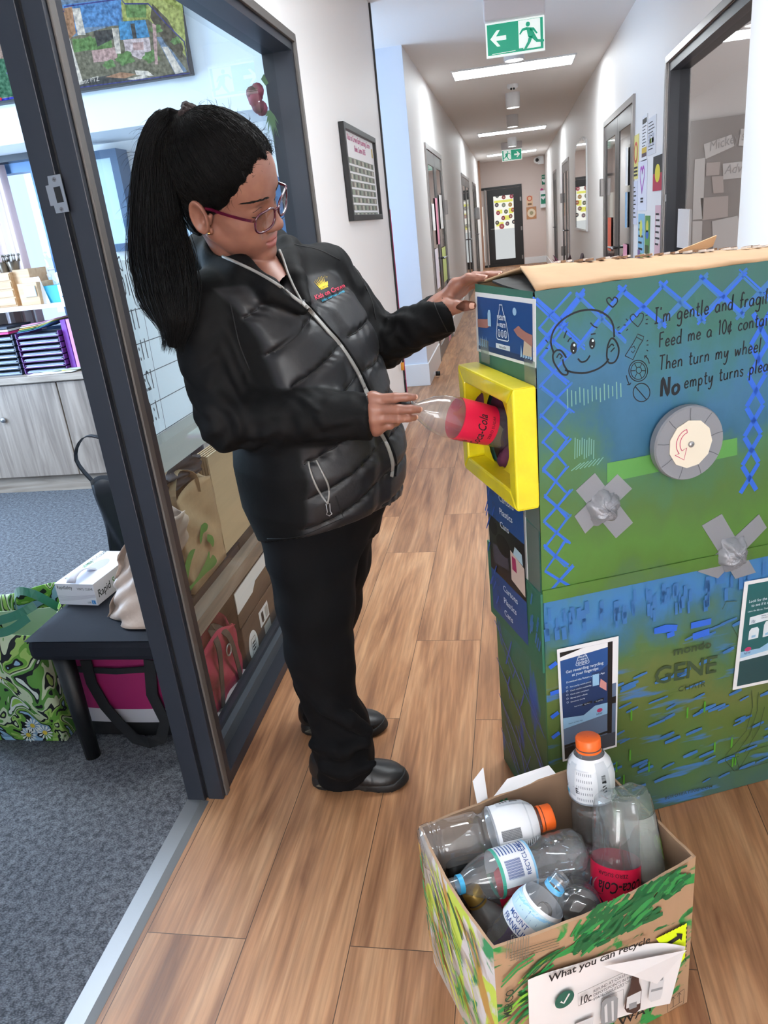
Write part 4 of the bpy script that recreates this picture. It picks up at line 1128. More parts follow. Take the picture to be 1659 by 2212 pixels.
# ------------- hand lettering: a small stroke alphabet
GL = {
 'a': (.55, [[(.45, .42), (.25, .5), (.06, .35), (.05, .12), (.2, 0), (.38, .1), (.45, .42), (.44, .1), (.52, 0)]]),
 'c': (.45, [[(.42, .42), (.25, .5), (.06, .32), (.08, .1), (.25, 0), (.42, .1)]]),
 'd': (.55, [[(.44, .4), (.25, .5), (.06, .32), (.08, .08), (.25, 0), (.42, .15), (.46, 1), (.44, .1), (.52, 0)]]),
 'e': (.48, [[(.06, .24), (.4, .28), (.36, .45), (.22, .5), (.06, .3), (.1, .06), (.26, 0), (.44, .1)]]),
 'f': (.4, [[(.42, .9), (.3, 1), (.2, .85), (.18, 0)], [(.03, .5), (.38, .52)]]),
 'g': (.55, [[(.44, .42), (.25, .5), (.06, .35), (.08, .1), (.24, .02), (.42, .15), (.46, .45), (.44, -.3), (.25, -.45), (.05, -.35)]]),
 'h': (.52, [[(.08, 1), (.08, 0)], [(.08, .3), (.25, .5), (.4, .4), (.43, 0)]]),
 'i': (.22, [[(.1, .5), (.1, .05), (.17, 0)], [(.1, .72), (.11, .76)]]),
 'l': (.24, [[(.1, 1), (.08, .1), (.17, 0)]]),
 'm': (.78, [[(.08, .5), (.08, 0)], [(.08, .3), (.2, .5), (.34, .42), (.36, 0)], [(.36, .3), (.5, .5), (.64, .4), (.67, 0)]]),
 'n': (.52, [[(.08, .5), (.08, 0)], [(.08, .3), (.24, .5), (.4, .4), (.43, 0)]]),
 'o': (.5, [[(.25, .5), (.06, .35), (.08, .08), (.25, 0), (.43, .15), (.42, .4), (.25, .5)]]),
 'p': (.52, [[(.08, .5), (.07, -.45)], [(.08, .35), (.25, .5), (.42, .35), (.38, .08), (.22, 0), (.08, .12)]]),
 'r': (.4, [[(.08, .5), (.08, 0)], [(.08, .3), (.2, .48), (.36, .45)]]),
 's': (.42, [[(.36, .42), (.2, .5), (.08, .38), (.34, .16), (.24, 0), (.04, .08)]]),
 't': (.38, [[(.18, .85), (.17, .1), (.3, 0), (.36, .06)], [(.02, .55), (.36, .58)]]),
 'u': (.54, [[(.07, .5), (.08, .1), (.24, 0), (.42, .15), (.44, .5), (.44, .08), (.5, 0)]]),
 'w': (.7, [[(.05, .5), (.16, 0), (.32, .42), (.47, 0), (.62, .5)]]),
 'y': (.52, [[(.07, .5), (.1, .15), (.25, .1), (.42, .5)], [(.44, .5), (.36, -.2), (.2, -.45), (.05, -.35)]]),
 'I': (.42, [[(.05, 1), (.38, 1)], [(.2, 1), (.2, 0)], [(.03, 0), (.38, 0)]]),
 'F': (.55, [[(.1, 1), (.1, 0)], [(.1, 1), (.5, 1.02)], [(.1, .55), (.42, .57)]]),
 'T': (.6, [[(.02, 1), (.58, 1.02)], [(.3, 1), (.28, 0)]]),
 'N': (.66, [[(.08, 0), (.12, 1), (.5, 0), (.54, 1)]]),
 '1': (.3, [[(.08, .85), (.18, 1), (.17, 0)]]),
 '0': (.5, [[(.25, 1), (.06, .7), (.07, .25), (.25, 0), (.43, .3), (.42, .75), (.25, 1)]]),
 '¢': (.5, [[(.42, .55), (.22, .6), (.06, .4), (.1, .1), (.3, .08), (.42, .2)], [(.3, .8), (.22, -.12)]]),
 "'": (.2, [[(.1, 1), (.07, .82)]]),
 ' ': (.42, []),
}
def spl(L, n=4):
 if len(L) < 3: return L
 o = []
 for i in range(len(L) - 1):
  p0, p1, p2, p3 = L[max(0, i - 1)], L[i], L[i + 1], L[min(len(L) - 1, i + 2)]
  for k in range(n):
   t = k / n
   o.append(tuple(.5 * (2 * p1[d] + (p2[d] - p0[d]) * t + (2 * p0[d] - 5 * p1[d] + 4 * p2[d] - p3[d]) * t * t + (3 * p1[d] - p0[d] - 3 * p2[d] + p3[d]) * t ** 3) for d in range(len(p1))))
 return o + [L[-1]]
def hand(b, F, txt, p0, p1, size, wd, w=.0010, m=0, adv=1., sx=.76):
 """stroke lettering from p0 towards p1"""
 d = Vector((p1[0] - p0[0], p1[1] - p0[1])).normalized(); e = Vector((-d.y, d.x)); x = 0
 for ch in txt:
  a, st = GL[ch]
  for s_ in st:
   L = [(p0[0] + d.x * sx * (x + q[0]) * size + e.x * q[1] * size + .06 * size * q[1] * d.x, p0[1] + d.y * sx * (x + q[0]) * size + e.y * q[1] * size) for q in s_]
   b.fline(F, spl(L), wd, w, m)
  x += (a + .10) * adv
 return x * size
b = MB()
hand(b, LF, "I'm gentle and fragile", K1([(1075, 425)])[0], K1([(1660, 318)])[0], .028, .0030)
hand(b, LF, "Feed me a 10¢ container", K1([(1098, 548)])[0], K1([(1660, 430)])[0], .027, .0028)
hand(b, LF, "Then turn my wheel", K1([(1098, 665)])[0], K1([(1660, 560)])[0], .0275, .0028)
hand(b, LF, "No", K1([(1105, 800)])[0], K1([(1195, 782)])[0], .036, .0062, sx=.92)
hand(b, LF, "empty turns please", K1([(1228, 757)])[0], K1([(1660, 665)])[0], .027, .0028)
Ln = lambda pts, wd=.0026, cl=False, sm=True: b.fline(LF, spl(K1(pts)) if sm else K1(pts), wd, .0010, 0, cl)
Ln([(560, 575), (545, 520), (560, 460), (600, 410), (665, 370), (735, 354), (795, 362), (845, 395), (866, 440), (870, 495)], .0036)
Ln([(618, 662), (660, 675), (720, 678), (780, 660), (822, 632), (842, 605)], .0036)
Ln([(625, 600), (600, 566), (575, 562), (556, 585), (560, 620), (580, 655), (602, 682), (625, 688), (632, 672), (612, 636), (606, 608)], .0034)
Ln([(575, 600), (588, 580), (602, 590)], .0026); Ln([(592, 606), (605, 590)], .0026)
Ln([(838, 622), (832, 590), (836, 545), (848, 510), (862, 500), (880, 518), (893, 552), (890, 590), (874, 620), (852, 628), (838, 622)], .0034)
Ln([(840, 550), (858, 530), (868, 540)], .0026); Ln([(852, 570), (872, 548)], .0026)
Ln([(612, 500), (620, 478), (626, 462)]); Ln([(748, 420), (765, 438), (784, 446)]); Ln([(632, 520), (640, 505), (652, 498)]); Ln([(750, 480), (775, 476)])
Ln([(684, 604), (702, 622), (728, 614), (746, 588)], .0032)
for c in ((662, 550, 17, 31), (757, 527, 16, 29)):
 b.fpoly(LF, K1(ellipse(c[0], c[1], c[2], c[3], 20))[::-1], .0010, 0); b.fpoly(LF, K1(ellipse(c[0] + 2, c[1] - 15, 6, 7, 10))[::-1], .0016, 1); b.fpoly(LF, K1(ellipse(c[0] - 2, c[1] + 14, 3, 4, 8))[::-1], .0016, 1)
for q in ([(518, 508), (530, 522)], [(518, 550), (530, 553)], [(886, 448), (898, 440)], [(890, 472), (903, 475)], [(930, 400), (940, 410)], [(918, 432), (930, 432)], [(932, 462), (940, 452)], [(1030, 385), (1042, 380)], [(1032, 405), (1044, 402)], [(1030, 425), (1042, 426)], [(1036, 515), (1044, 510)], [(1036, 535), (1046, 534)], [(1036, 560), (1044, 566)]):
 Ln(q, .002, False, False)
Ln([(862, 342), (838, 320), (832, 300), (846, 292), (860, 306), (870, 290), (886, 298), (884, 318), (862, 342)], .0026)
Ln([(992, 442), (960, 412), (952, 390), (968, 376), (986, 392), (1002, 372), (1020, 378), (1014, 408), (992, 442)], .0018)
Ln([(926, 590), (964, 530), (984, 494), (990, 478), (1022, 492), (1016, 512), (1000, 536), (966, 610), (926, 590)], .0018, False, False); Ln([(984, 494), (1016, 512)], .0016, False, False)
Ln([(958, 548), (972, 540), (978, 556)], .0016, False, False); Ln([(976, 562), (966, 576), (958, 566)], .0016, False, False)
Ln(ellipse(993, 667, 48, 54, 26), .002, True, False); Ln(ellipse(993, 667, 38, 44, 26), .0016, True, False); Ln(ellipse(996, 664, 14, 16, 14), .0016, True, False)
for a in range(6):
 c_, s_ = math.cos(a * 1.047), math.sin(a * 1.047); Ln([(993 + 15 * c_, 666 + 17 * s_), (993 + 37 * c_, 667 + 43 * s_)], .0015, False, False)
Ln([(1050, 630), (1042, 605), (1028, 592)], .002); Ln([(1038, 590), (1026, 590), (1026, 604)], .002, False, False)
Ln([(932, 690), (938, 715), (948, 738)], .002); Ln([(936, 738), (950, 738), (956, 728)], .002, False, False)
Ln(ellipse(1010, 778, 43, 47, 28), .002, True, False); Ln([(978, 748), (1036, 815)], .002, False, False)
b.build('marker_drawing', [M_mark, mat('eye_spark', '#d8e4e2', .5)], bx, local=True)
# printed carton text showing through the paint
b = MB()
M_print = mat('faded_carton_print', '#37492f', .6)
p = K2([(1142, 922)])[0]; q = K2([(1340, 880)])[0]; an = math.atan2(q[1] - p[1], q[0] - p[0])
b.ftext(LF, 'mondo', p[0], p[1], .030, .0009, 0, .022, 'l', 0, an, 1.12)
p = K2([(1035, 1082)])[0]; q = K2([(1425, 1000)])[0]; an = math.atan2(q[1] - p[1], q[0] - p[0])
b.ftext(LF, 'GENE', p[0], p[1], .064, .0009, 0, .014, 'l', 0, an, 1.0)
p = K2([(1168, 1120)])[0]; q = K2([(1310, 1090)])[0]; an = math.atan2(q[1] - p[1], q[0] - p[0])
b.ftext(LF, 'CHAIR', p[0], p[1], .0205, .0009, 0, .004, 'l', 0, an, 1.0, 1.25)
p = K2([(1095, 1705)])[0]; q = K2([(1310, 1650)])[0]; an = math.atan2(q[1] - p[1], q[0] - p[0])
b.ftext(LF, 'BUROSEATING.COM', p[0], p[1], .0135, .0009, 0, .004, 'l', 0, an, .95, 1.15)
for L in ([(1570, 1110), (1575, 1200), (1540, 1330), (1430, 1460), (1425, 1490), (1475, 1550), (1500, 1540), (1560, 1440)], [(1606, 1120), (1600, 1220), (1560, 1350), (1480, 1460), (1500, 1530)], [(1640, 1200), (1610, 1320), (1530, 1450)], [(1475, 1550), (1560, 1530), (1660, 1500)], [(1430, 1480), (1500, 1470)], [(1560, 1440), (1660, 1410)], [(1410, 670), (1430, 630), (1490, 625)], [(1465, 765), (1500, 830)]):
 b.fline(LF, K2(L), .0018, .0009, 0)
b.build('carton_print', M_print, bx, local=True)
# ---- hand wheel
b = MB(); wc = FX.px(1489, 958, .03)
Mw = Matrix.Translation(LF.at(wc[0], wc[1], 0)) @ Matrix.Rotation(R(90), 4, 'X')
b.lathe([(.010, .001), (.010, .073), (.013, .0755), (.028, .0755), (.032, .073), (.0325, .001)], 40, 0, Mw)
b.s = [False] * len(b.s)
for k in range(9):
 a = k * .7 + .2; F = Fr(LF.at(wc[0], wc[1], .0332), (math.cos(a), 0, math.sin(a)), (-math.sin(a), 0, math.cos(a)))
 b.fline(F, [(.046, 0), (.058, .001), (.072, .0)], .0016, .0004, 1)
wh = b.build('hand_wheel', [M_tape, mat('tape_crease', '#5c5d63', .5)], bx, label='grey taped hand wheel', local=True)
b = MB(); F = Fr(LF.at(wc[0], wc[1], .0332), (1, 0, 0), (0, 0, 1))
b.fslab(F, ellipse(0, 0, .047, .049, 11), .0, .0018)
b.build('wheel_face', mat('cream_card', '#e6dcc8', .7), wh, local=True)
b = MB(); A = [(.026 * math.cos(a) - .006, .028 * math.sin(a) + .004) for a in np.linspace(1.75, 3.9, 14)]; B = [(.018 * math.cos(a) - .006, .021 * math.sin(a) + .004) for a in np.linspace(3.9, 1.75, 14)]
b.fline(F, A, .0016, .0024); b.fline(F, B, .0016, .0024); b.fline(F, [A[0], B[-1]], .0016, .0024)
b.fline(F, [A[-1], (-.034, -.017), (-.014, -.030), (-.009, -.006), B[0]], .0016, .0024)
b.build('turn_arrow', mat('red_felt_pen', '#c2476a', .6), wh, local=True)
b = MB(); b.lathe([(.0, .006), (.003, .006), (.0045, .004), (.005, .001)], 14, 0, Matrix.Translation(LF.at(wc[0], wc[1], .035)) @ Matrix.Rotation(R(90), 4, 'X')); b.build('bolt', M_steel, wh, local=True)
# ---- crossed cloth tape over lumps
def tape_cross(name, quads, lump):
 b = MB()
 for i, q in enumerate(quads): b.fslab(LF, q[::-1] if (q[1][0] - q[0][0]) * (q[2][1] - q[0][1]) < (q[1][1] - q[0][1]) * (q[2][0] - q[0][0]) else q, .0006, .0014 + .0005 * i)
 (cx, cy), rx, ry, h = lump
 def lp(s, t):
  a = s * 2 * math.pi; r = t
  wob = 1 + .10 * math.sin(a * 5 + 2 * cx * 90) + .06 * math.sin(a * 9)
  z = h * (1 - r ** 3.2) + .004 * math.sin(a * 4 + r * 9) * r + .003 * math.sin(a * 11 + r * 17)
  return LF.at(cx + rx * r * wob * math.copysign(abs(math.cos(a)) ** .7, math.cos(a)), cy + ry * r * wob * math.copysign(abs(math.sin(a)) ** .7, math.sin(a)), .001 + max(0, z))
 b.grid(lp, 40, 12)
 return b.build(name, mat('grey_cloth_tape'  , '#8e8f95'), bx, local=True, label='crossed grey cloth tape over a lump')
tape_cross('cross_tape', [K1([(672, 1280), (770, 1190), (965, 1445), (878, 1525)]), K1([(885, 1196), (960, 1270), (720, 1500), (665, 1412)])], (K1([(812, 1365)])[0], .033, .034, .026))
tape_cross('cross_tape', [K1([(1318, 1460), (1420, 1400), (1595, 1700), (1490, 1733)]), K1([(1610, 1402), (1650, 1470), (1400, 1730), (1296, 1695)])], (K1([(1470, 1600)])[0], .033, .038, .028))
# ---- posters on the front
M_navy = mat('poster_navy', '#1f4a86', .45); M_navy2 = mat('poster_navy_dark', '#1b3562', .45); M_sky = mat('poster_sky', '#8fb8d8', .5); M_tx = mat('poster_text', '#dfe8f0', .5)
M_grey = mat('poster_grey', '#5d6f8a', .5); M_skin_p = mat('poster_skin', '#c98a84', .5); M_teal = mat('poster_teal', '#1f5c5e', .45); M_wa = mat('waratah_red', '#b03060', .5)
class Sub:
 """bilinear frame on the box face from four corners (bl, br, tr, tl)"""
 def __init__(s, F, q): s.F = F; s.q = q
 def m(s, u, v):
  a, b_, c, d = s.q
  return tuple((a[i] * (1 - u) + b_[i] * u) * (1 - v) + (d[i] * (1 - u) + c[i] * u) * v for i in (0, 1))
 def M(s, L): return [s.m(*p) for p in L]
 def ang(s):
  a, b_ = s.q[0], s.q[1]; return math.atan2(b_[1] - a[1], b_[0] - a[0])
 def wid(s):
  a, b_ = s.q[0], s.q[1]; return math.hypot(b_[1] - a[1], b_[0] - a[0])
def returnlogo(b, F, c, s, m, ang=0., w=.002, full=True, mb=None):
 """rounded bottle shaped outline holding the words and three round icons"""
 ca, sa = math.cos(ang), math.sin(ang)
 T = lambda L: [(c[0] + (x * ca - y * sa) * s, c[1] + (x * sa + y * ca) * s) for x, y in L]
 out = [(-.12, 1.02), (.12, 1.02), (.14, .88), (.2, .78), (.34, .6), (.52, .08), (.5, -.02), (.42, -.06), (-.42, -.06), (-.5, -.02), (-.52, .08), (-.34, .6), (-.2, .78), (-.14, .88)]
 b.fline(F, T(out), .035 * s, w, m, True)
 b.ftext(F, 'return', *T([(0, .56)])[0], .30 * s, w + .0004, m, .01, 'c', 0, ang, .95)
 b.ftext(F, 'AND', *T([(-.24, .36)])[0], .13 * s, w + .0004, m, .005, 'c', 0, ang)
 b.ftext(F, 'earn', *T([(.10, .34)])[0], .27 * s, w + .0004, m, .01, 'c', 0, ang, .95)
 for k in (-.27, 0, .27):
  b.fline(F, T([(k + .1 * math.cos(a), .14 + .11 * math.sin(a)) for a in np.linspace(0, 6.283, 14)]), .03 * s, w, m)
  b.fline(F, T([(k - .03, .08), (k - .03, .18), (k + .03, .18), (k + .03, .08)]), .02 * s, w, m, True)
def poster(name, F, corners, mats, draw, label, nrm=.0012):
 b = MB(); sub = Sub(F, corners)
 b.fslab(F, sub.M([(0, 0), (1, 0), (1, 1), (0, 1)]), .0004, nrm, 0)
 draw(b, sub)
 return b.build(name, [M_paper] + mats, bx, local=True, label=label)
def tl(b, s, t, u, v, h, m=1, al='l', w=.0024, bold=.008, sx=.9):
 p = s.m(u, v); b.ftext(s.F, t, p[0], p[1], h * math.hypot(s.q[3][0] - s.q[0][0], s.q[3][1] - s.q[0][1]), w, m, bold, al, 0, s.ang(), sx)
def d_app(b, s):
 P = lambda L, m, w: b.fpoly(s.F, s.M(L), w, m)
 P([(.04, .02), (.97, .02), (.97, .97), (.04, .97)], 2, .0016)
 P([(.04, .93), (.42, .97), (.04, .97)], 5, .0019); P([(.42, .97), (.82, .97), (.82, .93), (.04, .90), (.04, .93)], 0, .0019)
 P([(.04, .36), (.82, .40), (.82, .93), (.04, .90)], 6, .0018)
 P([(.04, .62), (.45, .66), (.82, .78), (.82, .93), (.04, .90)], 1, .0019)
 P([(.04, .30), (.82, .34), (.82, .44), (.60, .44), (.40, .38), (.04, .40)], 4, .002)
 P([(.82, .15), (.90, .15), (.90, .97), (.82, .97)], 5, .002); P([(.90, .6), (.97, .6), (.97, .97), (.90, .97)], 0, .0018); P([(.90, .42), (.97, .42), (.97, .48), (.90, .48)], 5, .002)
 P([(.04, .02), (.97, .02), (.97, .15), (.04, .13)], 7, .0018); P([(.04, .02), (.35, .02), (.2, .13), (.04, .12)], 5, .002)
 P([(.04, .13), (.82, .16), (.82, .18), (.04, .15)], 5, .0021)
 P([(.55, .60), (.68, .60), (.68, .74), (.55, .74)], 9, .0024); P([(.56, .62), (.67, .62), (.67, .72), (.56, .72)], 4, .0027); P([(.68, .60), (.80, .55), (.80, .62), (.70, .67)], 8, .0023)
 returnlogo(b, s.F, s.m(.40, .835), .030, 3, s.ang(), .0024)
 tl(b, s, 'Get rewarding recycling', .12, .785, .034, 3); tl(b, s, 'at your fingertips', .22, .75, .034, 3); tl(b, s, 'Download the Return and Earn App', .12, .70, .021, 3, sx=1.0)
 for i, t in enumerate(('Find nearby return points', 'Check machine availability', 'Check your containers', 'Manage your refunds', 'Donate to charity')):
  v = .655 - i * .033
  b.fline(s.F, [(s.m(.13, v + .008)[0] + .0022 * math.cos(a), s.m(.13, v + .008)[1] + .0022 * math.sin(a)) for a in np.linspace(0, 6.283, 10)], .0007, .0024, 3); tl(b, s, t, .18, v, .017, 3, sx=.95)
 tl(b, s, 'Scan to download', .24, .475, .014, 3)
 for u in (.38, .58): P([(u, .465), (u + .17, .475), (u + .17, .495), (u, .485)], 5, .0026); tl(b, s, 'App Store' if u < .5 else 'Google Play', u + .03, .475, .013, 3, w=.003)
 b.fpoly(s.F, s.M(ellipse(.68, .39, .05, .018, 12)), .0026, 10); tl(b, s, 'NSW', .62, .35, .024, 9, w=.0028)
 tl(b, s, 'Return and Earn App', .13, .335, .015, 9, w=.0028)
poster('app_poster', LF, K2([(542, 1497), (835, 1415), (845, 815), (510, 888)]), [M_navy, M_grey, M_tx, M_sky, M_black, M_navy2, mat('poster_floor', '#3c4450', .5), M_skin_p, M_navy2, M_wa], d_app, 'tall photo print of a navy recycling app poster')
def d_look(b, s):
 P = lambda L, m, w: b.fpoly(s.F, s.M(L), w, m)
 P([(.05, .03), (.95, .03), (.95, .97), (.05, .97)], 1, .0016)
 P([(.05, .30), (.95, .36), (.95, .42), (.5, .43), (.3, .36), (.05, .36)], 4, .0019); P([(.05, .27), (.95, .30), (.95, .37), (.05, .32)], 3, .0018); P([(.05, .03), (.95, .03), (.95, .30), (.05, .27)], 2, .0018)
 returnlogo(b, s.F, s.m(.42, .865), .034, 3, s.ang(), .0024)
 tl(b, s, 'Look for the 10c mark', .08, .805, .036, 3); tl(b, s, 'to see if it can earn', .12, .765, .036, 3); tl(b, s, 'Leave the lids on. Thank you', .08, .72, .022, 3)
 P([(.12, .60), (.60, .63), (.60, .70), (.12, .67)], 3, .002); tl(b, s, '10c', .14, .615, .04, 5, sx=.7); tl(b, s, 'REFUND AT COLLECTION', .27, .66, .013, 5); tl(b, s, 'DEPOTS/POINTS', .27, .64, .013, 5)
 for u, h, w_ in ((.13, .10, .13), (.32, .14, .10), (.5, .2, .09), (.66, .16, .12)):
  P([(u, .46), (u + w_, .465), (u + w_, .46 + h * .85), (u + w_ * .8, .47 + h), (u + w_ * .2, .465 + h), (u, .455 + h * .85)], 3, .0022); P([(u + w_ * .3, .475), (u + w_ * .7, .478), (u + w_ * .7, .50), (u + w_ * .3, .497)], 4, .0025)
 b.fpoly(s.F, s.M(ellipse(.14, .375, .045, .02, 12)), .0026, 6); tl(b, s, 'NSW', .09, .33, .03, 5, w=.0028)
q = K2([(1465, 1108), (1530, 520)]); bl_, tl_ = q
dv = (tl_[0] - bl_[0], tl_[1] - bl_[1]); rt = (dv[1] * .70, -dv[0] * .70)
poster('deposit_poster', LF, [bl_, (bl_[0] + rt[0], bl_[1] + rt[1]), (tl_[0] + rt[0], tl_[1] + rt[1]), tl_], [M_teal, mat('poster_teal_dark', '#214448', .5), M_tx, M_sky, M_navy2, M_wa], d_look, 'teal poster print cut by the picture edge')
# ---- narrow side: sign, yellow hatch frame, lower strip sign
KS = lambda L: [FLB.px(960 + x / 2.3734, 520 + y / 2.374) for x, y in L]
def d_sign(b, s):
 P = lambda L, m, w: b.fpoly(s.F, s.M(L), w, m)
 P([(.04, .05), (.96, .05), (.96, .93), (.04, .93)], 1, .0016); P([(.04, .05), (.96, .05), (.96, .14), (.04, .14)], 2, .0019)
 for u0, sg in ((.04, 1), (.78, -1)):
  for k in range(5): P([(u0 + k * .036, .10), (u0 + k * .036 + .03, .12), (u0 + k * .036 + .012, .30 - .03 * (k % 2))], 5, .002)
 P([(.04, .42), (.22, .44), (.30, .50), (.28, .60), (.20, .58), (.04, .56)], 4, .0022); P([(.96, .30), (.86, .36), (.74, .42), (.68, .50), (.76, .58), (.80, .54), (.88, .50), (.96, .48)], 4, .0022)
 P([(.82, .15), (.95, .15), (.95, .45), (.84, .40)], 6, .0021)
 P([(.24, .48), (.30, .48), (.30, .68), (.285, .74), (.255, .74), (.24, .68)], 5, .0024)
 b.fpoly(s.F, s.M(ellipse(.70, .78, .03, .06, 14)), .0022, 5)
 returnlogo(b, s.F, s.m(.50, .33), .064, 3, s.ang(), .0026)
 P([(.38, .15), (.62, .15), (.62, .23), (.38, .23)], 3, .0024); tl(b, s, 'Return and Earn', .5, .17, .055, 2, 'c', w=.0028, sx=.8)
poster('return_sign', LS, KS([(170, 565), (472, 653), (470, 300), (160, 262)]), [M_navy, M_navy2, M_tx, mat('poster_hand', '#a8746a', .5), mat('poster_pale', '#9fc4e0', .5), mat('poster_patchwork', '#c9b8a0', .5)], d_sign, 'printed blue sign with two hands')
def d_cart(b, s):
 P = lambda L, m, w: b.fpoly(s.F, s.M(L), w, m)
 P([(0, 0), (1, 0), (1, .30), (0, .30)], 1, .006); P([(0, .30), (1, .30), (1, .68), (0, .68)], 2, .006); P([(0, .68), (1, .68), (1, 1), (0, 1)], 1, .006)
 P([(.1, .36), (.55, .40), (.55, .5), (.1, .5)], 4, .0063); b.fpoly(s.F, s.M(ellipse(.42, .54, .2, .07, 18)), .0064, 5); b.fpoly(s.F, s.M(ellipse(.14, .62, .13, .06, 18)), .0064, 5)
 P([(.62, .36), (.98, .33), (.98, .52), (.62, .56)], 6, .0066); P([(.7, .55), (.95, .53), (.93, .60), (.75, .61)], 7, .0068); P([(.66, .44), (.78, .44), (.76, .53), (.66, .53)], 8, .0068)
 for v0 in (.835, .22):
  for k, t in enumerate(('Cartons', 'Plastics', 'Cans')):
   tl(b, s, t, .36, v0 - k * .088, .058, 3, w=.0068, bold=.012, sx=1.25)
   c = s.m(.20, v0 - k * .088 + .02); b.fline(s.F, [(c[0] + .009 * math.cos(a), c[1] + .009 * math.sin(a)) for a in np.linspace(0, 6.283, 14)], .0016, .0066, 4); b.fline(s.F, [(c[0] - .003, c[1] - .004), (c[0] - .003, c[1] + .004), (c[0] + .003, c[1] + .004), (c[0] + .003, c[1] - .004)], .0012, .0066, 4, True)
poster('sorting_sign', LS, [(.018, .485), (.236, .497), (.236, .86), (.018, .86)], [M_navy, mat('slot_dark', '#15181d', .35), M_tx, mat('slot_grey', '#4a4650', .5), M_black, mat('label_peach', '#d9c2b4', .5), mat('label_blue', '#b7d2df', .5), M_wa], d_cart, 'blue strip sign listing what goes in')
b = MB()                                             # thick yellow tray around the hatch
def ytray():
 u0, u1, v0, v1, t, d = -.008, .312, .853, 1.096, .034, .049
 for q in ([(u0, v0), (u0 + t, v0 + t), (u0 + t, v1 - t), (u0, v1)], [(u1 - t, v0 + t), (u1, v0), (u1, v1), (u1 - t, v1 - t)], [(u0 + t, v1 - t), (u1 - t, v1 - t), (u1, v1), (u0, v1)], [(u0, v0), (u1, v0), (u1 - t, v0 + t), (u0 + t, v0 + t)]):
  b.fslab(LS, q, .001, d)
ytray()
n = len(hole); ho = ellipse(.12, .966, .070, .085, 40); r0 = []
for x, y in ho:
 a = math.atan2(y - .966, x - .12); dx, dy = math.cos(a), math.sin(a)
 k = min(((.278 - .12) / dx if dx > 1e-6 else 9e9), ((.026 - .12) / dx if dx < -1e-6 else 9e9), ((1.062 - .966) / dy if dy > 1e-6 else 9e9), ((.887 - .966) / dy if dy < -1e-6 else 9e9))
 r0.append((.12 + dx * k, .966 + dy * k))
vs = [LS.at(p[0], p[1], .010) for p in ho] + [LS.at(p[0], p[1], .010) for p in r0]
b.add(vs, [(i, n + i, n + (i + 1) % n, (i + 1) % n) for i in range(n)])
M_yel_ = mat('yellow_foam', '#e6d414', .42, bump=.3, bscale=90, vary=.10, vscale=14, coat=.4)
b.build('hatch_frame', M_yel_, bx, local=True, bevel=.005, label='thick yellow painted foam frame')
M_mt = clear('matte_tape', '#e2ece2', 1.6, .3, 1.5, .12)
for q, w_ in (([(.20, .81), (.306, .80), (.306, .852), (.20, .852)], .0012), ([(.02, 1.10), (.07, 1.10), (.07, 1.15), (.02, 1.15)], .002), ([(.26, 1.09), (.31, 1.09), (.31, 1.14), (.26, 1.14)], .002), ([(.24, .50), (.30, .49), (.30, .80), (.24, .80)], .0012)):
 b = MB(); b.fslab(LS, q, .0005, w_); b.build('clear_tape', M_mt, bx, local=True)
b = MB(); random.seed(9)
for i in range(22):
 u = random.uniform(.01, .28); z = random.uniform(.08, .42)
 L = random.uniform(.04, .11); a = random.choice([-.75, -.75, 1.1, 1.9])
 b.fline(LS, [(u, z), (u + L * .5 * math.cos(a), z + L * .5 * math.sin(a)), (u + L * math.cos(a), z + L * math.sin(a))], random.uniform(.003, .007), .0009, 0, taper=True)
for k in range(4):
 b.fline(LS, [(.005, .44 - k * .11), (.15, .36 - k * .11), (.30, .29 - k * .11)], .005, .0009, 0, taper=True)
for k in range(12):
 u = random.uniform(.0, .05); z = random.uniform(.50, .80); b.fline(LS, [(u, z), (u + .02, z + .03)], .005, .007, 0, taper=True)
for k in range(10):
 u = random.uniform(.245, .30); z = random.uniform(.48, .62); b.fline(LS, [(u, z), (u + .01, z + .03)], .007, .007, 1, taper=True)
b.build('side_brush_strokes', [mat('deep_blue_paint', '#2c56b4', .4), mat('mid_blue_paint', '#2f6fae', .4)], bx, local=True)
# ------------------------------------------------------------------ office seen through the glass and the doorway
def grain_mat(name, c0, c1, scale=(1, 1, 1), rough=.5):
 m = bpy.data.materials.new(name); m.use_nodes = True
 nt = m.node_tree; L = nt.links; b = nt.nodes['Principled BSDF']
 tc = nt.nodes.new('ShaderNodeTexCoord'); mp = nt.nodes.new('ShaderNodeMapping'); mp.inputs['Scale'].default_value = scale
 L.new(tc.outputs['Object'], mp.inputs[0])
 n = nt.nodes.new('ShaderNodeTexNoise'); n.inputs['Scale'].default_value = 1; n.inputs['Detail'].default_value = 6; n.inputs['Distortion'].default_value = 1.2
 L.new(mp.outputs[0], n.inputs['Vector'])
 r = nt.nodes.new('ShaderNodeValToRGB'); r.color_ramp.elements[0].position = .32; r.color_ramp.elements[1].position = .68
 r.color_ramp.elements[0].color = lin(c0); r.color_ramp.elements[1].color = lin(c1)
 L.new(n.outputs[0], r.inputs[0]); L.new(r.outputs[0], b.inputs['Base Color']); b.inputs['Roughness'].default_value = rough
 return m
M_oak = grain_mat('grey_oak', '#77695f', '#a39386', (22, 22, 1.6))
M_oakh = grain_mat('grey_oak_flat', '#8a7a6c', '#b3a394', (1.6, 22, 22))
M_ply = grain_mat('bamboo_wood', '#b58f66', '#cda982', (2, 20, 20))
YC = 4.2
cab = thing('office_cabinet', 'grey oak low cabinet along the back of the office', 'cabinet', (-2.9, YC, 0))
b = MB(); b.box(-4.15, -1.7, YC + .03, YB - .006, 0, .108); b.build('plinth', M_oakh, cab)
b = MB(); b.box(-4.15, -1.7, YC + .02, YB - .006, .108, .72); b.build('body', M_oak, cab)
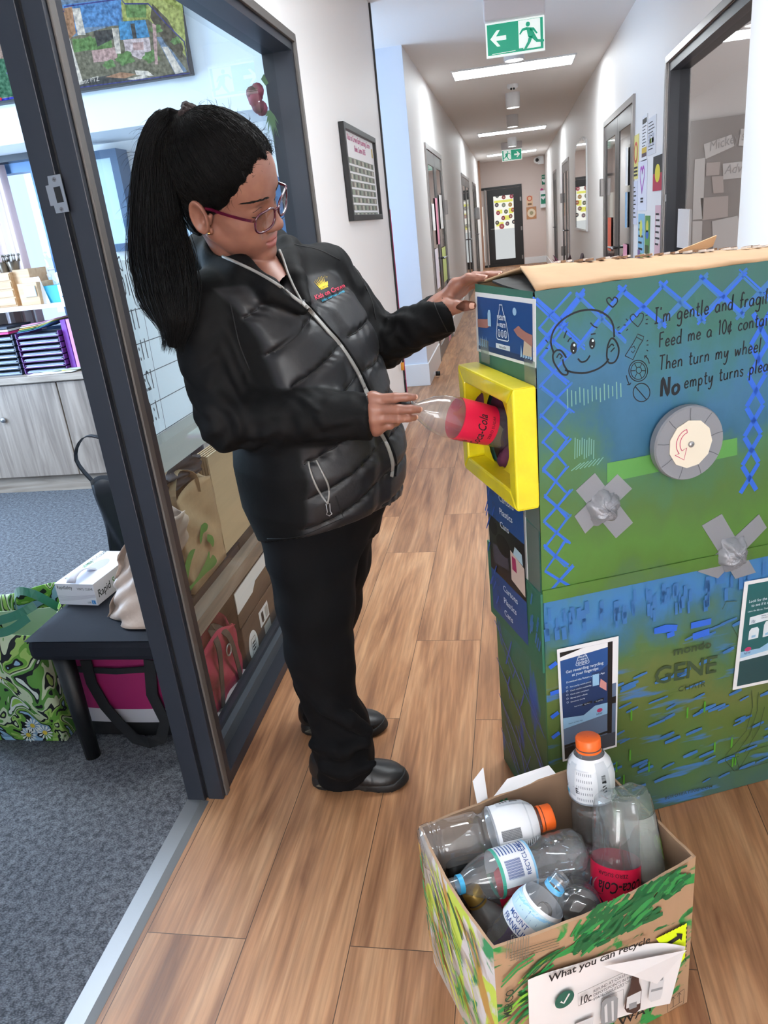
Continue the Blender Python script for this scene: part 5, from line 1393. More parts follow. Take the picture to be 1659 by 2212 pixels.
for x0, x1 in ((-4.14, -3.56), (-3.55, -2.805), (-2.797, -2.25), (-2.24, -1.71)):
 b = MB(); b.box(x0, x1, YC, YC + .02, .112, .712); d = b.build('door', M_oak, cab, bevel=.002)
 if x0 == -3.55:
  c = aty(9, 907, YC); b = MB(); b.ball((c.x, YC - .012, c.z), (.018, .014, .018)); b.build('knob', M_steel, d)
b = MB(); b.box(-4.18, -1.68, YC - .02, YB - .006, .722, .762)
tag(b.build('cabinet_worktop', M_oakh, bevel=.003), 'wood grained worktop lying on the grey oak office cabinet', 'worktop')
sh = thing('desk_shelf', 'raised pale shelf standing on the office worktop', 'shelf', (-2.9, 4.45, .762))
b = MB(); b.box(-4.1, -1.9, 4.28, 4.575, 1.145, 1.172); b.build('shelf_board', mat('pale_shelf', '#d8d3cd', .5), sh, bevel=.002)
for x in (-4.08, -3.3, -1.93):
 b = MB(); b.box(x, x + .02, 4.30, 4.575, .762, 1.145); b.build('upright', mat('pale_shelf', '#d8d3cd'), sh)
# paper tray stacks
def trays(x0, x1, n, m, label, z0=.763, h=.036):
 t = thing('paper_tray_stack', label, 'paper trays', ((x0 + x1) / 2, 4.40, z0), 'paper tray stacks under the shelf')
 for i in range(n):
  z = z0 + i * h
  b = MB(); b.box(x0, x1, 4.27, 4.55, z, z + .004); b.box(x0, x0 + .006, 4.27, 4.55, z, z + h - .003); b.box(x1 - .006, x1, 4.27, 4.55, z, z + h - .003); b.build('tray', m, t)
  b = MB()
  for k in range(3): b.box(x0 + .012 + .004 * ((i + k) % 3), x1 - .012 - .006 * ((i * 2 + k) % 3), 4.28 - .006 * ((i + k) % 2), 4.53, z + .005 + k * .005, z + .0085 + k * .005, k)
  b.build('paper', [M_paper, mat('paper_blue', '#a9bcd6', .7), mat('paper_grey', '#8e96a6', .7)], t)
trays(-3.62, -3.40, 7, mat('tray_grey', '#4d5566', .4), 'grey paper tray stack at the far left under the shelf')
trays(-3.36, -3.06, 7, mat('tray_navy', '#333a4e', .4), 'dark blue paper tray stack beside the purple one')
trays(-3.04, -2.745, 7, mat('tray_purple', '#5a2a6e', .4), 'purple paper tray stack under the shelf')
t = thing('folder_pile', 'loose folders in several colours lying on the purple tray stack', 'folders', (-2.9, 4.4, 1.02))
for i, c in enumerate(('#3d5f8c', '#3f8a5a', '#c9a04a', '#d8d0c0', '#c88ab0')):
 b = MB(); b.grid(lambda s, u: (-3.02 + .24 * s + .01 * i, 4.27 + .25 * u, 1.018 + i * .010 + .05 * s * s * (1 - .1 * i) * .9), 6, 1); b.build('folder', mat('folder_%d' % i, c, .6), t, solid=.003)
t = thing('folder_pile', 'pink and white papers lying on the dark blue tray stack', 'folders', (-3.2, 4.4, 1.02))
for i, c in enumerate(('#d2387a', '#e8e4e0', '#3a3f4c')):
 b = MB(); b.box(-3.35 + .01 * i, -3.08, 4.27, 4.52, 1.017 + i * .016, 1.029 + i * .016); b.build('folder', mat('folder_b%d' % i, c, .6), t)
for i, (x0, x1, c, lb) in enumerate(((-2.735, -2.70, '#7a3aa0', 'purple ring binder beside the purple trays'), (-2.695, -2.665, '#d08ab4', 'pink folder standing beside the purple ring binder'), (-2.655, -2.56, '#23262e', 'black spiral bound books standing at the right of the trays'), (-2.55, -2.47, '#2b2f3a', 'dark spiral bound book by the door post'))):
 t = thing('standing_book', lb, 'book', ((x0 + x1) / 2, 4.4, .763), 'books standing beside the trays')
 b = MB(); b.box(x0, x1, 4.30, 4.55, .763, 1.07 if i < 2 else 1.04); b.build('cover', mat('book_%d' % i, c, .5), t, bevel=.002)
 if i > 1:
  b = MB()
  for k in range(16):
   for xx in (x0 + .018, x1 - .018): b.ball((xx, 4.295, .80 + k * .0145), (.008, .006, .004), 0, 6, 4)
  b.build('spiral_binding', mat('spiral_white', '#c9ccd2', .4), t)
t = thing('loose_papers', 'white papers and a yellow card lying on the worktop', 'papers', (-2.75, 4.3, .763))
for i, (x, y, a, c) in enumerate(((-2.86, 4.27, .1, '#eeeeee'), (-2.78, 4.28, -.15, '#e3e6ea'), (-2.66, 4.33, .2, '#d9c24a'), (-2.72, 4.31, .05, '#b9c4ae'))):
 Mx = Matrix.Translation((x, y, .764 + i * .004)) @ Matrix.Rotation(a, 4, 'Z'); b = MB(); b.box(-.12, .12, -.07, .07, 0, .003, M=Mx); b.build('sheet', mat('loose_%d' % i, c, .7), t)
# things on the raised shelf
def on_shelf(px0, px1, y=4.36): return aty(px0[0], px0[1], y), aty(px1[0], px1[1], y)
a, c = on_shelf((0, 660), (48, 585)); zs = 1.172
t = thing('wooden_organiser', 'bamboo drawer organiser on the raised office shelf', 'organiser', (a.x, 4.4, zs))
b = MB(); b.box(a.x - .14, c.x - .07, 4.33, 4.55, zs, zs + .20)
for k in range(4): b.box(a.x - .135, c.x - .075, 4.325, 4.335, zs + .01 + k * .048, zs + .05 + k * .048)
b.build('drawers', M_ply, t, bevel=.002)
b = MB(); b.box(c.x - .07, c.x + .04, 4.36, 4.55, zs, zs + .21); b.box(c.x - .02, c.x + .11, 4.30, 4.48, zs, zs + .13); b.build('side_block', M_ply, t, bevel=.002)
p = aty(50, 623, 4.295); q = aty(80, 640, 4.295)
b = MB(); b.box(p.x, q.x, 4.292, 4.2985, zs + .05, zs + .11); tag(b.build('label_card', mat('card_blue', '#bcd4e4', .6)), 'small pale blue card leaning on the bamboo organiser', 'card')
for i, (px_, lb) in enumerate(((8, 'left small silver crown ornament on the organiser'), (30, 'right small silver crown ornament on the organiser'))):
 c = aty(px_, 575, 4.44); zz = zs + .2015
 t = thing('crown_ornament', lb, 'ornament', (c.x, 4.44, zz), 'silver crown ornaments')
 Mx = Matrix.Translation((c.x, 4.44, zz))
 b = MB(); b.lathe([(0, .028), (.03, .034), (.06, .042)], 16, M=Mx); b.build('band', mat('crown_pewter', '#8d867c', .3, metal=.9), t)
 b = MB()
 for k in range(7):
  an = k * .898; p0 = Mx @ Vector((.04 * math.cos(an), .04 * math.sin(an), .058)); b.tube([p0, p0 + Vector((.006 * math.cos(an), .006 * math.sin(an), .035))], [.007, .002], 6); b.ball(p0 + Vector((.007 * math.cos(an), .007 * math.sin(an), .038)), .007, 0, 8, 5)
 b.build('crown_point', mat('crown_pewter', '#8d867c'), t)
a = aty(80, 648, 4.36);
b = MB(); F = Fr((a.x - .005, 4.33, zs), (1, 0, 0), (-.15, .1, 1)); b.fslab(F, [(-.01, 0), (.11, 0), (.09, .16), (-.03, .16)], 0, .004)
tag(b.build('white_card', M_paper), 'blank white folded card standing on the raised shelf', 'card')
a = aty(105, 650, 4.36)
t = thing('tissue_box', 'turquoise and white tissue box on the raised shelf', 'tissue box', (a.x + .08, 4.40, zs))
b = MB(); b.box(a.x, a.x + .095, 4.34, 4.46, zs, zs + .10, 0); b.box(a.x + .095, a.x + .21, 4.34, 4.46, zs, zs + .10, 1)
for k in range(10): b.ball((a.x + .115 + .018 * (k % 5), 4.3385, zs + .03 + .05 * ((k * 7) % 5) / 5), (.006, .001, .005), 2, 6, 4)
b.build('carton', [mat('tissue_teal', '#2f9fc0', .5), mat('tissue_white', '#e6eaf2', .5), mat('tissue_dot', '#4f86b8', .5)], t)
b = MB(); b.grid(lambda s, u: (a.x + .07 + .10 * s + .03 * (s - .5) * u, 4.40 + .02 * math.sin(s * 7), zs + .10 + .10 * u * (1 - abs(s - .45) * .8)), 8, 4); b.build('tissue', M_paper, t, solid=.002)
a = aty(106, 625, 4.48)
t = thing('pump_bottle', 'clear hand sanitiser pump bottle behind the tissue box', 'bottle', (a.x, 4.52, zs))
Mx = Matrix.Translation((a.x, 4.52, zs)); b = MB(); b.lathe([(0, .03), (.11, .03), (.13, .012), (.145, .012)], 16, M=Mx); b.build('body', clear('sanitiser_clear', '#e6f2ff', 1.2), t)
b = MB(); b.lathe([(.145, .014), (.165, .014), (.165, .005), (.19, .005)], 12, M=Mx); b.tube([Mx @ Vector((0, 0, .19)), Mx @ Vector((.045, 0, .19))], .006, 8); b.build('pump', M_white, t)
# window with striped curtain
b = MB(); F = Fr((0, YB, 0), (1, 0, 0), (0, 0, 1))
ring(b, F, wx1 - .95, wx1, .95, wz, .06, -.09, .005)
w3 = struct(b.build('window_3', mat('window_blue', '#5a86b8', .4)))
b = MB(); b.box(wx1 - .89, wx1 - .06, YB + .055, YB + .06, 1.0, wz - .06); b.build('pane', clear('office_pane', '#eef6ff', 1, .01), w3)
b = MB(); b.box(wx1 - 1.05, wx1 + .03, YB - .10, YB - .001, wz - .005, wz + .05)
tag(b.build('curtain_pelmet', M_dark), 'dark pelmet box above the striped office curtain', 'pelmet')
b = MB()
cx0, cx1 = wx1 - .93, aty(78, 560, YB).x - .03
for i in range(26):
 x0 = cx0 + (cx1 - cx0) * i / 26; x1 = cx0 + (cx1 - cx0) * (i + 1) / 26
 b.grid(lambda s, u: (x0 + (x1 - x0) * s, YB - .045 + .022 * math.sin((x0 + (x1 - x0) * s) * 70), 1.0 + (wz - 1.01) * u), 5, 1, (0, 1, 0, 2)[i % 4])
tag(b.build('striped_curtain', [mat('curtain_white', '#f1edf0', .8), mat('curtain_pink', '#d8bfc0', .8), mat('curtain_taupe', '#c9b6b4', .8)]), 'pink and white striped curtain at the office window', 'curtain')
# hexagonal pinboards and a glazed cupboard door on the back wall
M_hex = mat('blue_felt', '#4c6a90', .8); M_hex2 = mat('pale_felt', '#a9bace', .8)
ii = 0
HEXL = ['upper left blue hexagonal felt tile behind the glass', 'upper middle pale hexagonal felt tile behind the glass', 'upper right blue hexagonal felt tile behind the glass', 'lower left blue hexagonal felt tile behind the glass', 'lower middle blue hexagonal felt tile behind the glass', 'lower right pale hexagonal felt tile behind the glass']
for r_ in range(2):
 for c_ in range(3):
  u = -2.12 + c_ * .33 + (.165 if r_ else 0); v = 1.62 - r_ * .285
  b = MB(); b.fslab(F, [(u + .185 * math.sin(k * math.pi / 3), v + .185 * math.cos(k * math.pi / 3)) for k in range(6)][::-1], .001, .02)
  tag(b.build('felt_tile', M_hex if (r_ + c_) % 3 != 1 else M_hex2, bevel=.004), HEXL[ii], 'pinboard tile', 'hexagonal felt tiles in the office'); ii += 1
t = thing('glazed_cupboard', 'blue framed glazed wall cupboard left of the felt tiles', 'cupboard', (-2.32, 4.55, 1.45))
b = MB(); FC = Fr((0, 4.50, 0), (1, 0, 0), (0, 0, 1)); ring(b, FC, -2.46, -2.24, 1.42, 1.98, .045, -.14, .0); b.build('frame', mat('cupboard_blue', '#3c5876', .4), t)
b = MB(); b.frect(FC, -2.42, -2.28, 1.46, 1.94, -.02); b.build('pane', mat('pale_glass', '#b9cfdf', .15), t)
# two screens on the bulkhead
TVF = Fr((0, YC - .05, 0), (1, 0, 0), (0, 0, 1))
def E_(c, s=1.0): return emis('screen_' + c.strip('#'), c, s, .45)
def px_tv(L): return [TVF.px(*p) for p in L]
br = TVF.px(414, 160); bl = TVF.px(150, 197); tvh = .60
t = thing('wall_screen', 'large wall screen showing a garden with a small blue roofed shed', 'screen', (br[0] - .4, YC, 2.24))
x1, x0, z0 = br[0], br[0] - .98, br[1]
zt = min(z0 + .55, CZ - .01)
b = MB(); b.box(x0, x1, YC - .05, YC - .005, z0, zt); b.build('casing', M_black, t, bevel=.003)
b = MB(); b.frect(TVF, x0 + .012, x1 - .012, z0 + .018, zt - .012, .001, 0)
Z = lambda L: px_tv([(x / 2.37, y / 2.37) for x, y in L])
S_ = [E_('#6f8fb6'), E_('#4f8fe0'), E_('#6f7468'), E_('#8a7f74'), E_('#3f93d6'), E_('#c9c4d6'), E_('#38424a'), E_('#5f8f58'), E_('#a8866f'), E_('#dbe6f2'), E_('#4f5148'), E_('#9fb06a'), E_('#2c3a90'), E_('#b7a0a8')]
def sp_(L, m, w): b.fpoly(TVF, Z(L), w, m)
sp_([(275, 30), (620, -10), (620, 130), (440, 140), (320, 200)], 1, .0016)
sp_([(300, 210), (620, 120), (900, 60), (975, 375), (380, 450)], 2, .0014)
sp_([(290, 50), (370, 35), (390, 170), (345, 215)], 8, .002); sp_([(370, 45), (410, 40), (440, 180), (400, 180)], 9, .002)
sp_([(620, 0), (930, -20), (960, 300), (880, 200), (760, 100), (630, 110)], 11, .0018); sp_([(640, 20), (750, 20), (750, 90), (650, 90)], 7, .0022); sp_([(780, 20), (860, 100), (940, 240), (930, 300), (850, 230), (770, 90)], 10, .0021)
sp_([(470, 260), (600, 240), (600, 310), (480, 320)], 13, .002); sp_([(370, 200), (570, 190), (575, 245), (440, 260), (380, 270)], 7, .0018); sp_([(480, 160), (590, 150), (600, 190), (500, 240)], 6, .0019)
sp_([(605, 112), (745, 102), (768, 190), (618, 205)], 4, .0024); sp_([(668, 122), (690, 120), (702, 196), (682, 198)], 6, .0027); sp_([(632, 205), (765, 192), (775, 265), (720, 305), (645, 270)], 5, .0024); sp_([(680, 220), (735, 215), (737, 255), (685, 258)], 13, .0027)
for k in range(5): sp_([(574 + k * 7, 145), (579 + k * 7, 145), (600 + k * 5, 275), (595 + k * 5, 275)], 9, .0026)
sp_([(780, 120), (800, 130), (810, 330), (795, 330)], 13, .0026); sp_([(800, 190), (830, 190), (960, 365), (900, 385)], 0, .0021); sp_([(830, 240), (860, 240), (940, 370), (900, 380)], 9, .0023)
for cx, cy, r in ((640, 300, 45), (775, 290, 42), (800, 150, 30), (900, 210, 25), (560, 330, 30), (450, 210, 30)):
 b.fpoly(TVF, px_tv([(x / 2.37, y / 2.37) for x, y in [(cx + r * (1 + .25 * math.sin(5 * a)) * math.cos(a), cy + r * .75 * (1 + .25 * math.sin(4 * a)) * math.sin(a)) for a in np.linspace(0, 6.28, 20)[:-1]]]), .0025, 7)
sp_([(330, 170), (350, 175), (430, 430), (390, 440)], 9, .0022); sp_([(420, 410), (560, 385), (740, 410), (870, 380), (980, 370), (975, 385), (400, 450)], 6, .0022); sp_([(540, 395), (620, 370), (700, 380), (640, 402)], 8, .0026); sp_([(650, 405), (740, 385), (760, 395), (700, 412)], 9, .0027); sp_([(690, 360), (760, 365), (790, 390), (700, 385)], 9, .0026)
b.fline(TVF, Z([(278, 40), (330, 60), (330, 35), (620, -5), (640, 20), (760, 20), (860, 130), (945, 215), (972, 375), (385, 452), (278, 40)]), .006, .0032, 12)
p = Z([(398, 436)])[0]; b.ftext(TVF, 'Front PTZ', p[0], p[1], .030, .0034, 9, .004, 'l', 0, .03)
b.build('screen', S_, t)
t = thing('wall_screen', 'wall screen at the picture edge showing a green play lawn', 'screen', (-2.8, YC, 2.24))
c = TVF.px(56, 212)
b = MB(); b.box(c[0] - .98, c[0], YC - .05, YC - .005, z0, zt); b.build('casing', M_black, t, bevel=.003)
b = MB(); b.frect(TVF, c[0] - .968, c[0] - .012, z0 + .018, zt - .012, .001, 0)
def sq(L, m, w): b.fpoly(TVF, px_tv([(x / 4.423, y / 4.423) for x, y in L]), w, m)
sq([(-60, 560), (160, 540), (240, 900), (-60, 950)], 1, .0016); sq([(0, 150), (60, 140), (150, 480), (70, 560), (-60, 560), (-60, 150)], 2, .0018); sq([(60, 700), (165, 545), (225, 830)], 3, .002); sq([(0, 170), (40, 165), (80, 440), (50, 450)], 4, .0022); sq([(50, 320), (110, 300), (130, 420), (90, 400)], 5, .0024); sq([(-20, 0), (40, 0), (60, 130), (-20, 140)], 4, .0019)
b.fline(TVF, px_tv([(-10, 218), (56, 207)]), .01, .003, 6); b.fpoly(TVF, px_tv([(-4, 209), (5, 212), (5, 217), (-4, 217)]), .0034, 7)
b.build('screen', [E_('#8f98a4'), E_('#3f7a68'), E_('#a69a98'), E_('#5f74a8'), E_('#d9def0'), E_('#41507a'), E_('#2c3fc8'), E_('#d23a50')], t)
def thinpaper(name, c):
 m = mat(name, c, .7); nt = m.node_tree; b = nt.nodes['Principled BSDF']
 tr = nt.nodes.new('ShaderNodeBsdfTranslucent'); tr.inputs[0].default_value = lin(c); ms = nt.nodes.new('ShaderNodeMixShader'); ms.inputs[0].default_value = .5
 nt.links.new(b.outputs[0], ms.inputs[1]); nt.links.new(tr.outputs[0], ms.inputs[2]); nt.links.new(ms.outputs[0], nt.nodes['Material Output'].inputs[0])
 return m
# paper roster stuck inside the glass with back to front writing, and the frosted band under it
FI = Fr((XGL - .004, 0, 0), (0, 1, 0), (0, 0, 1))
t = thing('paper_roster', 'large white roster sheet taped inside the glass with times written on it', 'roster', (XGL, 1.9, 1.0))
p0 = FI.px(240, 565); p1 = FI.px(330, 947)
def PI_(L): return [FI.px(x / 3.686, 500 + y / 3.686) for x, y in L]
b = MB()
y0 = min(p0[0], p1[0]) - .01; y1 = y0 + 1.05; v0, v1 = p1[1], p0[1]
b.fslab(FI, [(y0, v0), (y1, v0), (y1, v1), (y0, v1)], -.0012, 0)
b.build('sheet', thinpaper('roster_paper', '#e6eaec'), t)
b = MB()
for k, tx in enumerate(('- 10:30', '- 11:10', '- 11:50', '- 12:30', '- 1:10')):
 px_, py_ = ((1050, 505), (1125, 765), (1195, 1000), (1240, 1240), (1280, 1480))[k]
 q = PI_([(px_, py_)])[0]
 b.ftext(FI, tx[::-1] if False else tx[2:] + ' -', q[0], q[1], .070, .0008, 0, .006, 'l', 0, 0, .62, mirror=True)
 b.fline(FI, [(y0, q[1] - .035), (y1, q[1] - .035)], .0022, .0008, 0)
b.fline(FI, [(PI_([(1090, 380)])[0][0], v1 - .06), (PI_([(1320, 1570)])[0][0], v0)], .0022, .0008, 0)
q = PI_([(1180, 310)])[0]; b.ftext(FI, 'Over', q[0], q[1], .070, .0008, 0, .004, 'l', 0, 0, .7, mirror=True)
q = PI_([(985, 315)])[0]; b.ftext(FI, 'Date', q[0], q[1], .05, .0008, 0, 0, 'l', .2, 0, .5, mirror=True)
for k in range(26):
 u = y0 + .30 + .62 * random.random(); v = v0 + .03 + .33 * random.random(); b.fline(FI, [(u, v), (u + .05, v + .003), (u + .09, v - .002)], .0012, .0008, 1)
b.build('writing', [mat('pen_grey', '#4d4f55', .7), mat('pen_faint', '#b9bec8', .7)], t)
b = MB(); b.fslab(FI, [(1.57, v0 - .10), (3.32, v0 - .10), (3.32, v0 + .0), (1.57, v0)], -.001, 0)
tag(b.build('frosted_band', clear('frosted_film', '#dfeae4', 1.2, .3, 1.5, .45)), 'pale green frosted film band across the glass below the roster', 'glass film')
# rose and fern sticker on the glass
t = thing('rose_decoration', 'dark red rose with green leaves fixed to the glass above her head', 'decoration', tuple(FI.at(*FI.px(585, 205))))
c = FI.px(582, 206)
b = MB()
for k in range(9):
 a = k * .7; r = .012 + .004 * k
 b.ball(FI.at(c[0] + r * math.cos(a) * .9, c[1] + r * math.sin(a), -.06 + .006 * (k % 4)), (.026, .028, .028), k % 2, 10, 6)
b.build('bloom', [mat('rose_red', '#5e1830', .6), mat('rose_red2', '#7a2440', .6)], t)
b = MB()
for k in range(11):
 a = -1.57 + (k - 5) * .24; L = .09 + .02 * (k % 3)
 p0 = Vector((c[0], c[1] - .05)); p1 = p0 + Vector((math.cos(a), math.sin(a))) * L; sd = Vector((-math.sin(a), math.cos(a))) * .008
 b.fpoly(FI, [tuple(p0), tuple((p0 + p1) / 2 + sd), tuple(p1), tuple((p0 + p1) / 2 - sd)], -.012 - .0006 * k)
b.fpoly(FI, [(c[0] - .05, c[1] + .05), (c[0], c[1] + .075), (c[0] + .05, c[1] + .05), (c[0], c[1] + .035)], -.03)
b.build('leaves', mat('fern_green', '#5f7f5a', .6), t)
# ------------------------------------------------------------------ stool, bags and boxes by the partition
M_velvet = mat('charcoal_velvet', '#1b1e26', .8, spec=.25, bump=.15, bscale=40, vary=.14, vscale=9)
st = thing('padded_bench', 'charcoal velvet padded bench on round black legs', 'bench', (-1.19, 1.95, 0))
b = MB()
def seat(s, u):
 x = -1.392 + .41 * s; y = 1.628 + .66 * u
 e = min(s, 1 - s, u * 1.6, (1 - u) * 1.6)
 return (x, y, .418 + .012 * min(1, e / .10))
b.grid(seat, 20, 20)
b.box(-1.392, -.982, 1.628, 2.288, .35, .418)
b.build('seat', M_velvet, st, bevel=.02)
for x, y in ((-1.318, 1.672), (-.998, 1.672), (-1.318, 2.24), (-.998, 2.24)):
 b = MB(); b.tube([(x, y, .352), (x + (.012 if x < -1.2 else -.01), y - (.012 if y < 2 else -.012), 0)], [.030, .022], 14); b.build('leg', M_black, st)
# magenta cooler bag under the bench
M_mag = mat('magenta_canvas', '#8e1254', .7, bump=.2, bscale=500)
M_web = mat('black_webbing', '#0d0d10', .7)
cb = thing('magenta_carry_bag', 'magenta canvas bag with black straps under the padded bench', 'bag', (-1.2, 1.9, 0))
b = MB()
X0, X1, Y0, Y1 = -1.372, -1.035, 1.742, 2.02
def shell(s, u):  # around the sides
 a = s * 4; k = int(a) % 4; f = a - int(a)
 P = [(X0, Y0), (X1, Y0), (X1, Y1), (X0, Y1)]
 p, q = P[k], P[(k + 1) % 4]
 bul = .012 * math.sin(f * math.pi) * math.sin(u * math.pi)
 n_ = [(0, -1), (1, 0), (0, 1), (-1, 0)][k]
 ins = .014 * (u ** 6) + .010 * (1 - u) ** 4
 cx, cy = (X0 + X1) / 2, (Y0 + Y1) / 2
 x = p[0] + (q[0] - p[0]) * f + n_[0] * bul; y = p[1] + (q[1] - p[1]) * f + n_[1] * bul
 return (x + (cx - x) * ins * 4, y + (cy - y) * ins * 4, .012 + .315 * u)
b.grid(shell, 48, 12, 0)
b.box(X0 + .01, X1 - .01, Y0 + .01, Y1 - .01, .315, .327)
for i in range(len(b.f)):
 zc = sum(b.v[j][2] for j in b.f[i]) / len(b.f[i])
 if b.s[i] and .06 < zc < .118: b.m[i] = 1
 elif b.s[i] and zc < .06: b.m[i] = 2
b.build('body', [M_mag, mat('reflective_band', '#cfcdd2', .35, metal=.3), M_web], cb)
yy = Y0 - .016
b = MB(); b.strap([(X0 + .005, yy + .006, .262), (-1.2, yy - .002, .258), (X1, yy + .004, .266)], .020, .003, (0, 0, 1)); b.build('side_strap', M_web, cb)
b = MB(); b.strap([(-1.29, yy, .295), (-1.287, yy - .006, .22), (-1.262, yy - .010, .14), (-1.225, yy - .014, .08), (-1.185, yy - .02, .03), (-1.14, yy - .024, .018), (-1.10, yy - .02, .03), (-1.075, yy - .014, .09), (-1.10, yy - .008, .18), (-1.085, yy, .295)], .036, .004, (1, 0, .15)); b.build('carry_strap', M_web, cb)
b = MB(); b.tube([(-1.333 + .014 * math.cos(a), yy - .008, .272 + .014 * math.sin(a)) for a in np.linspace(0, 6.28, 18)[:-1]], .0025, 6, closed=True); b.build('d_ring', M_steel, cb)
# green patterned tote bag
def tote_mat():
 m = bpy.data.materials.new('leaf_print'); m.use_nodes = True
 nt = m.node_tree; L = nt.links; b = nt.nodes['Principled BSDF']
 tc = nt.nodes.new('ShaderNodeTexCoord'); mp = nt.nodes.new('ShaderNodeMapping'); mp.inputs['Scale'].default_value = (9, 9, 7); mp.inputs['Rotation'].default_value = (.3, .5, .4)
 L.new(tc.outputs['Object'], mp.inputs[0])
 n = nt.nodes.new('ShaderNodeTexNoise'); n.inputs['Scale'].default_value = 1.1; n.inputs['Detail'].default_value = 1.5; n.inputs['Distortion'].default_value = 1.3; L.new(mp.outputs[0], n.inputs['Vector'])
 r = nt.nodes.new('ShaderNodeValToRGB'); r.color_ramp.interpolation = 'CONSTANT'; e = r.color_ramp.elements
 for i, (p, c) in enumerate(((0, '#9cc0d8'), (.37, '#15181c'), (.405, '#6fa83c'), (.46, '#a9cc6a'), (.50, '#15181c'), (.53, '#d3dfb8'), (.58, '#5f9a40'), (.63, '#14171b'), (.66, '#e6ece0'), (.72, '#9ccc50'))):
  k = e[i] if i < 2 else e.new(p); k.position = p; k.color = lin(c)
 L.new(n.outputs[0], r.inputs[0]); L.new(r.outputs[0], b.inputs['Base Color']); b.inputs['Roughness'].default_value = .6
 return m
M_tote = tote_mat()
tb = thing('printed_tote_bag', 'green leaf print tote bag standing on the carpet beside the bench', 'bag', (-1.6, 1.85, 0))
b = MB()
TX0, TX1, TY0, TY1 = -1.73, -1.425, 1.715, 1.96
def tsh(s, u):
 a = s * 4; k = int(a) % 4; f = a - int(a)
 P = [(TX0, TY0), (TX1, TY0), (TX1, TY1), (TX0, TY1)]; p, q = P[k], P[(k + 1) % 4]
 x = p[0] + (q[0] - p[0]) * f; y = p[1] + (q[1] - p[1]) * f
 n_ = [(0, -1), (1, 0), (0, 1), (-1, 0)][k]
 o = .016 * math.sin(f * math.pi * 2 + u * 5 + k) * u + .012 * math.sin(u * 3.1) + .03 * (u - .5)
 return (x + n_[0] * o - .02 * u, y + n_[1] * o, .004 + .40 * u + .022 * math.sin(s * 12.6 + 1) * u)
b.grid(tsh, 64, 20)
b.box(TX0 + .01, TX1 - .01, TY0 + .01, TY1 - .01, .002, .01)
b.build('body', M_tote, tb, solid=.003)
b = MB()
for k, c in enumerate(((-1.56, 1.707, .26), (-1.47, 1.703, .06), (-1.505, 1.703, .085), (-1.53, 1.703, .05), (-1.66, 1.70, .20))):
 F = Fr(c, (1, 0, 0), (0, 0, 1))
 for j in range(12):
  a = j * .5236; b.fpoly(F, [(.006 * math.cos(a), .006 * math.sin(a)), (.022 * math.cos(a - .16), .022 * math.sin(a - .16)), (.028 * math.cos(a), .028 * math.sin(a)), (.022 * math.cos(a + .16), .022 * math.sin(a + .16))], .0132, 0)
 b.fpoly(F, ellipse(0, 0, .008, .008, 12), .0138, 1)
b.build('daisy_print', [mat('daisy_white', '#e4e8e0', .6), mat('daisy_yellow', '#d9b93a', .6)], tb)
M_gs = mat('green_satin', '#1e6a50', .4, sheen=.3)
for pts in ([(-1.70, 1.70, .30), (-1.68, 1.695, .40), (-1.60, 1.70, .405), (-1.50, 1.70, .41), (-1.43, 1.72, .445)], [(-1.70, 1.72, .37), (-1.58, 1.71, .425), (-1.47, 1.72, .452), (-1.42, 1.75, .47)], [(-1.66, 1.95, .30), (-1.60, 1.90, .43), (-1.52, 1.88, .44), (-1.47, 1.95, .33)]):
 b = MB(); b.strap(spl([tuple(p) for p in pts], 5), .026, .002, (0, .4, 1)); b.build('handle', M_gs, tb)
b = MB(); b.fslab(Fr((-1.58, 1.955, .24), (1, 0, 0), (0, 0, 1)), [(-.14, -.1), (.14, -.1), (.15, .12), (-.15, .10)], .004, .006); b.build('lining', mat('pale_lining', '#cddcc4', .7), tb)
# glove box
g0 = atz(130, 1305, .432); g1 = atz(212, 1308, .432)
gx = (g1 - g0); gw = gx.length; gu = gx.normalized(); gv = Vector((-gu.y, gu.x, 0)); gv = (Vector((.1, 1, 0))).normalized(); gv = Vector((-gu.y, gu.x, 0)).normalized()
gb = thing('glove_box', 'white cardboard box of disposable gloves on the bench end', 'box', tuple(g0))
M_gb = mat('glove_white', '#e9e9ee', .5); M_gg = mat('glove_green', '#5aa05a', .5); M_gt = mat('glove_text', '#22302a', .5)
G1 = Fr(g0, gu, (0, 0, 1)); G2 = Fr(g0 + gu * gw, gv, (0, 0, 1)); G3 = Fr(g0 + Vector((0, 0, .07)), gu, gv)
gl = .235
b = MB(); b.fslab(G3, [(0, 0), (gw, 0), (gw, gl), (0, gl)], -.07, 0)
for k in range(5): b.fline(G1, spl([(0, .03 - .004 * k), (gw * .4, .028 - .003 * k), (gw, .036 - .002 * k)]), .0012, .0006, 3)
b.ftext(G1, 'RapidSafety', .006, .052, .0165, .0007, 1, .006, 'l', 0, 0, .7); b.ftext(G1, 'VINYL CLEAR', gw - .004, .050, .0115, .0007, 1, .003, 'r', 0, 0, .8)
b.frect(G1, gw - .018, gw - .005, .004, .017, .0006, 4); b.ftext(G1, 'L', gw - .0145, .0065, .011, .0009, 0, .006); b.ftext(G1, '100', gw - .034, .006, .009, .0007, 1)
b.ftext(G2, 'Rapid', .012, .020, .034, .0007, 1, .008, 'l', .1, .05, .85); b.ftext(G2, 'Safety', .088, .024, .034, .0007, 2, .008, 'l', .1, .05, .85)
b.ftext(G3, 'Rapid', .03, .03, .026, .0007, 1, .006, 'l', 0, R(90), .9); b.ftext(G3, 'Safety', .03, .10, .026, .0007, 2, .006, 'l', 0, R(90), .9)
b.ftext(G3, 'VINYL CLEAR', .028, .13, .02, .0007, 1, .004, 'l', 0, R(90), .9)
